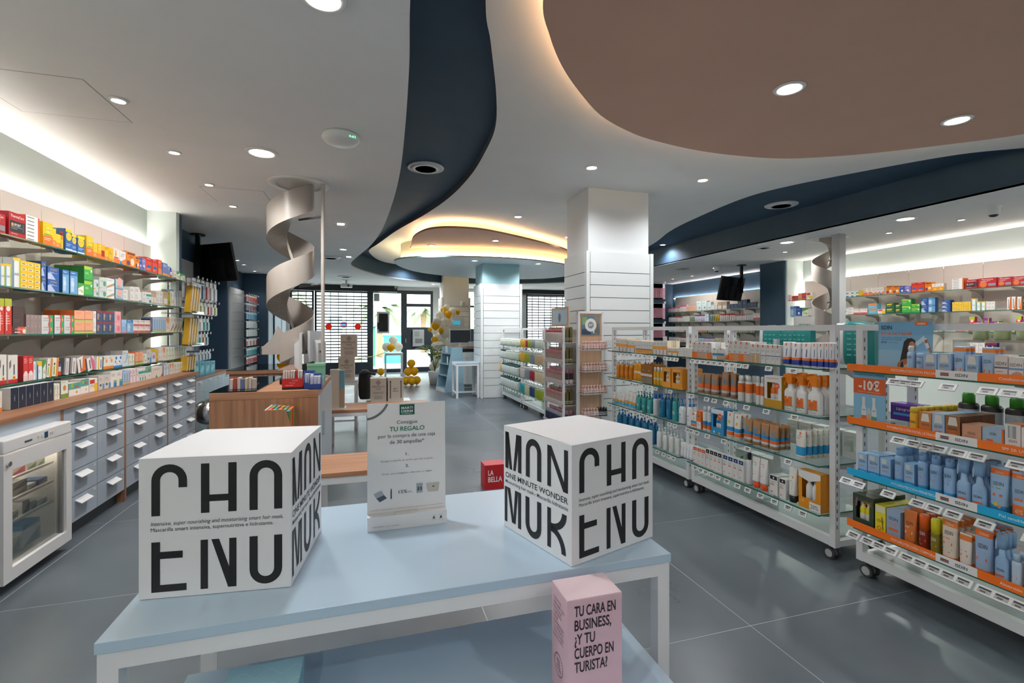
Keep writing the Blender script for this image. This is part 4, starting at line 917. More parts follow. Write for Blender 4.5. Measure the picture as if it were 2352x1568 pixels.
S('tealpump', 'pump', 'teal pump bottle with white band', '3fa9ac', [('R', .12, .34, .88, .5, 'd7e8e8')], cap='2b8a8c', bh=.72); S('bluebottle', 'pump', 'deep blue gel bottle with blue cap', '1d6f9a', [('R', .2, .2, .7, .5, '2f9ac4')], cap='1f5fae', bh=.78)
S('whitespray', 'can', 'white spray can with blue cap', 'e9eaec', [('L', .6, 4, '7b8fb8')], cap='2a6fc4', bands=[]); S('whitepump', 'pump', 'white pump bottle with blue nozzle', 'f0f1f2', [('C', .4, .5, .14, '3f6fae'), ('L', .34, 2, '8fa0b8')], cap='2a7fd0', bh=.7)
S('magpump', 'pump', 'white pump bottle with magenta band', 'eff0f2', [('B', .18, .42, 'c4247a'), ('B', 0, .18, 'a9c8da')], cap='f0f0f2', bh=.72); S('clearpump', 'pump', 'milky white pump bottle', 'e9ebea', [('C', .4, .5, .16, 'b9c8c9'), ('L', .36, 3, 'a5b0b0')], cap='f2f2f2', bh=.68); S('smalltube', 'tube', 'small white tube with blue cap', 'eef0f2', [('L', .7, 3, '9ab')], cap='2467ae')
S('latube', 'tube', 'slim white tube with orange base', 'e9e8e6', [('B', .04, .34, 'f47a26'), ('R', .3, .8, .66, .92, 'f06a26')], cap='f1f1f1'); S('uvtube', 'tube', 'white tube with orange and royal blue base', 'f0f0f1', [('B', .26, .36, 'f4772f'), ('B', .06, .26, '1d3f9e'), ('R', .36, .84, .54, .95, 'f06a26'), ('R', .56, .40, .68, .72, '3f5fae')], cap='f4f2f0', topcap='eceef0')
S('browntube', 'tube', 'brown kraft tube with orange band and blue mark', 'a9805f', [('B', .30, .50, 'ec6a22'), ('B', .20, .29, 'c3cdd4'), ('W', [(.2, .72), (.5, .55), (.86, .66), (.6, .68), (.5, .64), (.36, .8)], '2f95cf'), ('L', .14, 1, 'e6d9cc')], cap='ece9e4')
S('sandtube', 'tube', 'brown kraft tube with blue bird and orange ring', 'b0875f', [('B', .28, .38, 'ec6a22'), ('B', .40, .52, '2f8fcf'), ('B', .18, .27, 'cfd6dc'), ('W', [(.14, .82), (.46, .6), (.86, .78), (.6, .72), (.66, .56), (.3, .56)], '2f95cf'), ('R', .4, .88, .58, .95, 'f06a26')], cap='ece9e4')
S('sandtubeb', 'tube', 'pale blue tube with orange foot', '9fbcdc', [('B', .86, .96, 'f0762b'), ('T', .58, .07, '26323c', IS, .6), ('R', .2, .42, .7, .47, 'f0762b'), ('B', 0, .34, 'f0762b'), ('T', .16, .1, 'f8d9c0', '40%', .5), ('T', .88, .045, 'fbe3cf', '250ml', .5)], cap='f0762b')
S('orgspray', 'can', 'white spray can with orange wrap', 'eeeeec', [('R', .1, .34, .9, .66, 'ee7420'), ('R', .16, .58, .3, .72, 'eeeeec'), ('L', .26, 2, 'b5b5b5')], cap='f3f3f3', bands=[(.36, 'eeeeec'), (.72, 'ee7420')]); S('orgmini', 'can', 'slim white bottle with orange wrap', 'efefed', [('L', .25, 3, 'e8a28a')], cap='f3f3f3', bands=[(.34, 'efefed'), (.66, 'ee7420')])
S('winwhite', 'win', 'white and mustard gift box with round red badge', 'f1f0ee', [('B', 0, .26, 'c8961c'), ('C', .74, .7, .16, 'ee6420'), ('T', .68, .05, 'ffffff', '-40%', .24, .24), ('L', .92, 1, 'e8a28a')], side='c8961c', inner='ee7420', inner2='ee7420')
S('winblue', 'win', 'blue children gift box with round red badge', '2f95d0', [('B', .82, 1, 'eef0f2'), ('C', .72, .74, .17, 'ee6420'), ('T', .72, .05, 'ffffff', '-40%', .24, .22), ('C', .66, .06, .08, 'f0a84a'), ('C', .24, .08, .07, 'd9ecf6')], side='2a88c0', inner='f0a02c', inner2='2f8fcf')
S('winmustard', 'win', 'mustard gift box with two white tubes', 'e8971c', [('W', [(0, .82), (.5, .74), (1, .86), (1, 1), (0, 1)], 'f2f1ef'), ('R', .5, .0, 1, .22, 'f2f1ef'), ('T', .05, .11, '26323c', '20%', .34, .22), ('T', .16, .06, 'f6d9a6', '50', .2, -.3)], side='e08f18', inner='f2f1ef', inner2='f2f1ef')
S('winGreen', 'win', 'dark green gift box with yellow sunscreens', '394936', [('T', .74, .11, 'f0962a', 'ALCARAZ', .5, .16), ('W', [(.12, .62), (.2, .62), (.26, .86), (.2, .92), (.14, .84)], '8a5a6a')], side='2c3a2a', inner='efe02a', inner2='efe02a')
S('trigorg', 'trig', 'white bottle with orange trigger head', 'f1f0ee', [('R', .12, .22, .88, .62, 'ee7420'), ('R', .36, .55, .52, .66, 'f1f0ee'), ('B', .20, .225, '3f9a8c'), ('L', .16, 2, 'a5a5a5'), ('L', .42, 2, 'c2561a')], cap='f58a1e'); S('trigblue', 'trig', 'light blue trigger spray bottle', '9cc0e4', [('T', .46, .09, '26323c', IS, .62), ('R', .16, .26, .84, .33, 'ee6a3a'), ('C', .24, .14, .09, 'e8d24a'), ('B', 0, .09, '2f9bd8')], cap='8fb4dc', tall=True)
S('kidpump', 'can', 'white mist bottle with blue and orange rings', 'eff0f0', [('C', .5, .5, .12, 'f3c52a')], cap='e4eaf0', bands=[(.08, 'eff0f0'), (.24, 'f0762b'), (.4, '2f8fcf')]); S('kidtube', 'tube', 'white tube with yellow face print and blue orange base', 'f0efec', [('B', .12, .26, 'f0762b'), ('B', .28, .44, '2f8fcf'), ('C', .5, .62, .2, 'f3c52a'), ('R', .4, .84, .58, .93, 'f06a26')], cap='f4f4f2')
S('bluetube', 'tube', 'white tube with broad blue band', 'efece4', [('B', .14, .44, '2f9fd8'), ('R', .4, .84, .56, .94, 'f06a26'), ('L', .78, 2, 'a5a09a')], cap='f2f0ea'); S('blackspray', 'can', 'white spray can with black cap', 'e3e5e8', [('R', .1, .62, .7, .66, 'e88a3a'), ('L', .5, 3, 'a9adb4')], cap='1c1d1f', bands=[])
S('orgcaptube', 'tube', 'white tube standing on orange cap', 'f1f0ee', [('L', .8, 2, 'e08a6a'), ('C', .2, .42, .08, 'e05a2a'), ('L', .5, 2, 'e8b09a')], cap='ea5420', capz=.24); S('blkcaptube', 'tube', 'white tube standing on black cap', 'f1efe9', [('R', .12, .70, .7, .75, 'e88a3a'), ('L', .6, 3, 'a9a59e'), ('L', .4, 1, 'e8a070')], cap='1c1d1f', capz=.24)
S('blcan', 'can', 'tall light blue mist can', 'a9c9ea', [('T', .56, .09, '26323c', IS, .7), ('L', .48, 2, 'f0a08a')], cap='dfe9f2', bands=[]); S('bljar', 'can', 'short light blue pot', 'a3c4e8', [('T', .5, .13, '26323c', IS, .7), ('R', .2, .2, .8, .3, 'f0762b')], cap='b9d3ee', bands=[], capk=.95)
S('bltube', 'tube', 'light blue tube with orange crimp', 'a5c3e4', [('B', .84, .95, 'f0862e'), ('T', .52, .11, '26323c', IS, .62), ('L', .44, 1, 'e8a58c'), ('R', .2, .24, .8, .32, 'f0762b')], cap='f0762b', capz=.08); S('yelcyl', 'can', 'golden yellow fusion-water cylinder', 'f0b42a', [('R', 0, .54, 1, .6, 'd0342c'), ('T', .40, .1, '26323c', IS, .7), ('B', 0, .2, 'f0862e')], cap='e8c23c', bands=[(.2, 'f08a2a')], capk=.98)
S('kidcan', 'can', 'light blue children spray can', '9cc0e6', [('T', .56, .08, '26323c', IS, .66), ('L', .5, 1, '5fa8dc'), ('R', .1, .38, .6, .42, 'ee6a3a')], cap='8fb6e0', bands=[(.20, '3fa3dc')], dome=True); S('kidtubeb', 'tube', 'light blue children tube with orange crimp', 'a3c4e6', [('B', .84, .95, 'f0762b'), ('T', .86, .045, 'fbe3cf', '250ml', .5), ('T', .62, .07, '26323c', IS, .6), ('L', .55, 1, '7fb04a'), ('R', .2, .40, .76, .45, 'ee6a3a'), ('B', 0, .22, '2f9bd8'), ('C', .42, .24, .16, 'e8d24a'), ('C', .64, .2, .1, 'f08a3a')], cap='2f9bd8', capz=.06)
S('orgtubeb', 'tube', 'orange brown tan tube', 'd97a3a', [('T', .60, .09, '26323c', IS, .6), ('L', .52, 1, 'f3d9c0'), ('R', .14, .36, .8, .42, 'f3e0d0'), ('L', .28, 3, 'b55a26')], cap='c9692c', capz=.06); S('redcan', 'can', 'dark red oil spray with orange cap', '8c2a18', [('T', .46, .09, 'f6e9e0', IS, .7), ('R', .1, .28, .9, .36, 'f3ece6'), ('L', .2, 1, 'd98a6a')], cap='e8641c', bands=[], capk=1.0, caph=.4)
S('yelcap', 'can', 'olive bottle with yellow cap', '8a7a1f', [('T', .42, .09, 'f6f2e0', IS, .7), ('R', .1, .26, .9, .33, 'f3ece6')], cap='efe02a', bands=[], capk=1.0, caph=.38); S('tube250', 'tube', 'white gel-cream tube with orange crimp', 'ecdccc', [('B', .82, .96, 'f0823a'), ('T', .85, .06, 'fbe3cf', '250ml', .6), ('T', .64, .08, '26323c', IS, .6), ('L', .54, 1, 'e8845a'), ('R', .14, .40, .8, .46, 'f0823a'), ('L', .3, 2, '9aa'), ('B', 0, .14, 'f0762b')], cap='f0762b', capz=.06)
S('tubepale', 'tube', 'small pale tube with orange crimp', 'e9dfd6', [('B', .8, .95, 'f0823a'), ('L', .5, 1, 'e8845a'), ('R', .14, .36, .8, .42, 'f0823a'), ('B', 0, .16, 'f0762b')], cap='f0762b', capz=.06); S('tube250b', 'tube', 'blue gel-cream tube with orange crimp', '9fb9dc', [('B', .82, .96, 'f0762b'), ('T', .85, .06, 'fbe3cf', '250ml', .6), ('T', .58, .09, '26323c', IS, .6), ('L', .48, 1, 'e8a08a'), ('R', .14, .32, .8, .38, 'f0762b'), ('B', 0, .14, 'f0762b')], cap='f0762b', capz=.06)
S('blsmallcan', 'can', 'short pale blue spray can', 'c3d6ea', [('R', .1, .3, .8, .36, 'f0864a'), ('L', .5, 1, 'e8a08a'), ('B', 0, .12, 'f0762b')], cap='b4cde6', bands=[])

CATN = {'box': ('carton', 'box'), 'tube': ('cream_tube', 'tube'), 'can': ('spray_can', 'bottle'), 'bottle': ('oil_bottle', 'bottle'), 'pump': ('pump_bottle', 'bottle'), 'trig': ('trigger_bottle', 'bottle'), 'win': ('gift_box', 'box')}
_PR = {}
def product(key, w, h, lite=False):
    """prototype object (body mesh with its parts as children), cached per style and size"""
    k = (key, round(w, 3), round(h, 3), lite)
    if k in _PR: return copy_tree(_PR[k]), False, _PR[k]['_d']
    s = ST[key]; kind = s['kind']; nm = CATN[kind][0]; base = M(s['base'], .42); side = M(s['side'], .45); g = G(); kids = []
    items = s['items']
    if kind == 'box':
        d = min(.095, max(.03, w * .8)) if not s.get('d') else s['d']
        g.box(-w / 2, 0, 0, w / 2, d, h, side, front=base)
        if items: kids.append(('print', ov(G(), w, h, items)))
        if s.get('tops'):
            q = G()
            for x in (-w * .25, w * .25): q.lathe([(w * .12, h), (w * .12, h * 1.04), (w * .05, h * 1.08), (w * .05, h * 1.14)], M('b9793a', .2), (x, d / 2), seg=8)
            kids.append(('bottle_necks', q))
        o = g.build(nm, None)
    elif kind == 'tube':
        d = w * .62; n = 16; cz = s.get('capz', .05) * h; rings = []; ms = []
        levels = [cz, h * .2, h * .45, h * .7, h * .86, h * .955, h]
        bands = sorted([(b[1], b[2], b[3]) for b in items if b[0] == 'B'])
        zl = sorted(set([round(z, 5) for z in levels + [min(max(b[0] * h, cz), h) for b in bands] + [min(max(b[1] * h, cz), h) for b in bands]]))
        for z in zl:
            f = min(max((z - cz) / (h - cz), 0), 1); rr = 1 - f ** 1.5; a = w / 2 * (.86 + .14 * f); b = d / 2 * rr + .0012
            rings.append(superring(a, b, z, n, .8 if f < .6 else .6, 0, d / 2))
        for z0, z1 in zip(zl, zl[1:]):
            zm = (z0 + z1) / 2 / h; c = s['base']
            for b in bands:
                if b[0] <= zm <= b[1]: c = b[2]
            ms.append(M(c, .35))
        g.loft(rings, ms); o = g.build(nm, None)
        kids.append(('cap', G().lathe([(.40, 0), (.42, .004), (.42, max(cz, .008)), (.38, max(cz, .008) + .0005)], M(s['cap'], .35), (0, d / 2), 16)))
        kids[-1][1].v = [(x * w, d / 2 + (y - d / 2) * d * 1.1, z) for x, y, z in kids[-1][1].v]
        fl = [b for b in items if b[0] != 'B']
        if fl:
            q = ov(G(), w * .86, h, fl, y=0)
            vv = []
            for x, y, z in q.v:        # wrap the print onto the curved front
                f = min(max((z - cz) / (h - cz), 0), 1); b = d / 2 * (1 - f ** 1.5) + .0012; a = w / 2 * (.86 + .14 * f); t = min(abs(x) / a, .98)
                vv.append((x, d / 2 - b * (1 - t ** 2.5) ** .4 - .0008 + y, z))
            q.v = vv; kids.append(('print', q))
    elif kind in ('can', 'bottle'):
        r = w / 2; d = w; hb = h * (1 - s.get('caph', .22 if kind == 'can' else .24)); cols = s.get('bands') or []
        bb = sorted([(b[1], b[2], b[3]) for b in items if b[0] == 'B'])
        prof = [(r * .92, 0), (r, .006)]; ms = [base]
        z = .006; cuts = sorted(set([c[0] * h for c in cols] + [e * h for b in bb for e in b[:2]] + [hb * .9]))
        for c in cuts:
            if c > z + .001 and c <= hb * .9 + 1e-6:
                zm = (z + c) / 2 / h; col = s['base']
                for i, (zz, cc) in enumerate(cols):
                    lo = cols[i - 1][0] if i else 0
                    if lo <= zm <= zz: col = cc
                for b in bb:
                    if b[0] <= zm <= b[1]: col = b[2]
                prof.append((r, c)); ms.append(M(col, .32)); z = c
        ck = s.get('capk', .72); prof += [(r * .97, hb * .95), (r * max(ck, .8), hb)]; ms += [base, base]
        g.lathe(prof, base, (0, r), 18, mats=ms); o = g.build(nm, None)
        cp = G().lathe([(r * ck, hb), (r * ck, h * .95), (r * ck * .82, h)], M(s['cap'], .35), (0, r), 16)
        if s.get('dome'): cp.box(-r * .3, r * .2 - .001, h * .93, r * .3, r * .34, h * .97, M('7f9fc4', .4))
        kids.append(('cap', cp))
        fl = [b for b in items if b[0] != 'B']
        if fl and not lite:
            q = ov(G(), w * .8, h, fl, y=0); q.v = [(x, r - math.sqrt(max(r * r - x * x, 0)) - .0008 + y, z) for x, y, z in q.v]; kids.append(('print', q))
    elif kind == 'pump':
        d = w * .62; hb = h * s['bh']; rings = []
        for z, k_ in ((0, .94), (.006, 1), (hb * .8, 1), (hb * .93, .86), (hb, .4)): rings.append(superring(w / 2 * k_, d / 2 * k_, z, 16, .7, 0, d / 2))
        g.loft(rings, base); o = g.build(nm, None); r = w * .17
        q = G().lathe([(r * 1.1, hb), (r * 1.1, hb + .16 * (h - hb) * 2), (r * .4, hb + .34 * (h - hb)), (r * .4, h * .95), (r * .8, h * .96), (r * .8, h)], M(s['cap'], .35), (0, d / 2), 12); q.box(-w * .34, d / 2 - r * .45, h * .96, 0, d / 2 + r * .45, h * .995, M(s['cap'], .35)); kids.append(('pump', q))
        if items:
            q = ov(G(), w * .8, hb, items, y=0)
            q.v = [(x, d / 2 - d / 2 * (max(1 - (abs(x) / (w / 2)) ** (2 / .7), 0)) ** .35 - .001 + y, z) for x, y, z in q.v]; kids.append(('print', q))
    elif kind == 'trig':
        d = w * .6; tall = s.get('tall'); hb = h * (.62 if not tall else .55); rings = []
        for z, k_, k2 in ((0, .95, .95), (.006, 1, 1), (hb * .80, 1, 1), (hb * .90, .86, .9), (hb * .98, .5, .62), (h * .74, .36, .5)): rings.append(superring(w / 2 * k_, d / 2 * k2, z, 16, .6 if not tall else .85, 0, d / 2))
        g.loft(rings, base); o = g.build(nm, None); c = M(s['cap'], .3); q = G()
        if not tall:
            q.prism([(w * .22, h * .72), (w * .24, h * .9), (w * .18, h * .99), (-w * .1, h), (-w * .56, h * .95), (-w * .58, h * .88), (-w * .30, h * .86), (-w * .22, h * .72)], d * .18, d * .82, c)
            q.prism([(-w * .30, h * .88), (-w * .40, h * .88), (-w * .60, h * .74), (-w * .62, h * .66), (-w * .54, h * .66), (-w * .46, h * .76)], d * .38, d * .62, c)
            q.box(-w * .60, d * .36, h * .885, -w * .565, d * .64, h * .945, M('f6f4f0', .4))
        else:
            q.loft([superring(w * .34, d * .4, h * .70, 14, .8, 0, d / 2), superring(w * .36, d * .42, h * .86, 14, .8, 0, d / 2), superring(w * .40, d * .46, h * .985, 14, .8, 0, d / 2), superring(w * .34, d * .4, h, 14, .8, 0, d / 2)], c)
            q.prism([(-w * .34, h * .94), (-w * .46, h * .80), (-w * .46, h * .66), (-w * .36, h * .66), (-w * .30, h * .84)], d * .3, d * .7, M('b4cdea', .3)); q.lathe([(w * .14, h), (w * .14, h * 1.003)], M('c9623a', .4), (0, d / 2), 12)
        kids.append(('trigger_head', q))
        if items: kids.append(('print', ov(G(), w * .9, hb, items, y=-.0006)))
    elif kind == 'win':
        d = min(.07, w * .5); t = .0015; x0, x1, z0, z1 = -.34 * w, .30 * w, .28 * h, .80 * h
        for b in ((-w / 2, 0, 0, x0, .002, h), (x1, 0, 0, w / 2, .002, h), (x0, 0, 0, x1, .002, z0), (x0, 0, z1, x1, .002, h)): g.box(*b, base)
        g.box(-w / 2, .002, 0, -w / 2 + t, d, h, side); g.box(w / 2 - t, .002, 0, w / 2, d, h, side); g.box(-w / 2, .002, h - t, w / 2, d, h, base); g.box(-w / 2, .002, 0, w / 2, d, t, side); g.box(-w / 2, d - t, 0, w / 2, d, h, side)
        o = g.build(nm, None); r = min((x1 - x0) * .22, d * .38)
        for x in (x0 + r * 1.25, x1 - r * 1.25):
            kids.append(('inner_bottle', G().lathe([(r, t), (r, z0 + .30 * (z1 - z0)), (r, z0 + .55 * (z1 - z0)), (r * .8, z0 + .68 * (z1 - z0)), (r * .55, z0 + .7 * (z1 - z0)), (r * .55, z0 + .92 * (z1 - z0))], None, (x, d * .5), 12, mats=[M('f1f0ee', .4), M(s['inner2'], .4), M(s['inner'], .4), M('f1f0ee', .4), M('f1f0ee', .4)])))
        kids.append(('print', ov(G(), w, h, [i for i in items], y=-.0005)))
    for n_, q in kids: q.build(n_, o)
    o['_d'] = d
    _PR[k] = o
    return o, True, d
ROUND = ('can', 'bottle', 'pump')
ORD = ['first', 'second', 'third', 'fourth', 'fifth', 'sixth', 'seventh', 'eighth', 'ninth', 'tenth', 'eleventh', 'twelfth']
def fill(rowkey, xf, zs, face, where, group, nm=None):
    """stand a measured row of goods on a shelf; face +1 fronts look towards +x, -1 towards -x"""
    rows = ROWS[rowkey]; n_of = {}; seen = {}
    for r in rows: n_of[r[0]] = n_of.get(r[0], 0) + 1
    for r in sorted(rows, key=lambda q: q[1] * face):            # left to right as one faces the shelf
        key, yc, w, h, st, dp, tilt = r; s = ST[key]
        if s['kind'] in ROUND: w = w * abs(xf) / math.hypot(xf, yc) * 1.05
        elif s['kind'] in ('tube', 'trig'): w = w * .97
        k = seen.get(key, 0); seen[key] = k + 1
        for i in range(st):
            for j in range(dp):
                o, new, d = product(key, w, h)
                if nm and s['kind'] == 'box': o.name = nm
                x = xf - face * (j * (d + .003))
                o.location = (x, yc, zs + i * h + .0005 + (abs(math.sin(tilt)) * w / 2 if tilt else 0))
                o.rotation_euler = (0, tilt, (PI / 2 if face > 0 else -PI / 2) + (random.uniform(-.04, .04) if st == 1 and not tilt and j == 0 and s['kind'] != 'win' else 0))
                words = [s['desc'], where]
                extra = []
                if n_of[key] > 1 and k < 12: extra.append(ORD[k] + ' from left')
                if st > 1: extra.append('bottom layer' if i == 0 else 'top layer' if i == st - 1 else 'layer ' + str(i + 1))
                if j: extra.append('behind')
                lab = s['desc'] + ', ' + where
                for e in extra:
                    if len((lab + ' ' + e).split()) <= 16: lab += ', ' + e
                tag(o, lab, CATN[s['kind']][1], group)
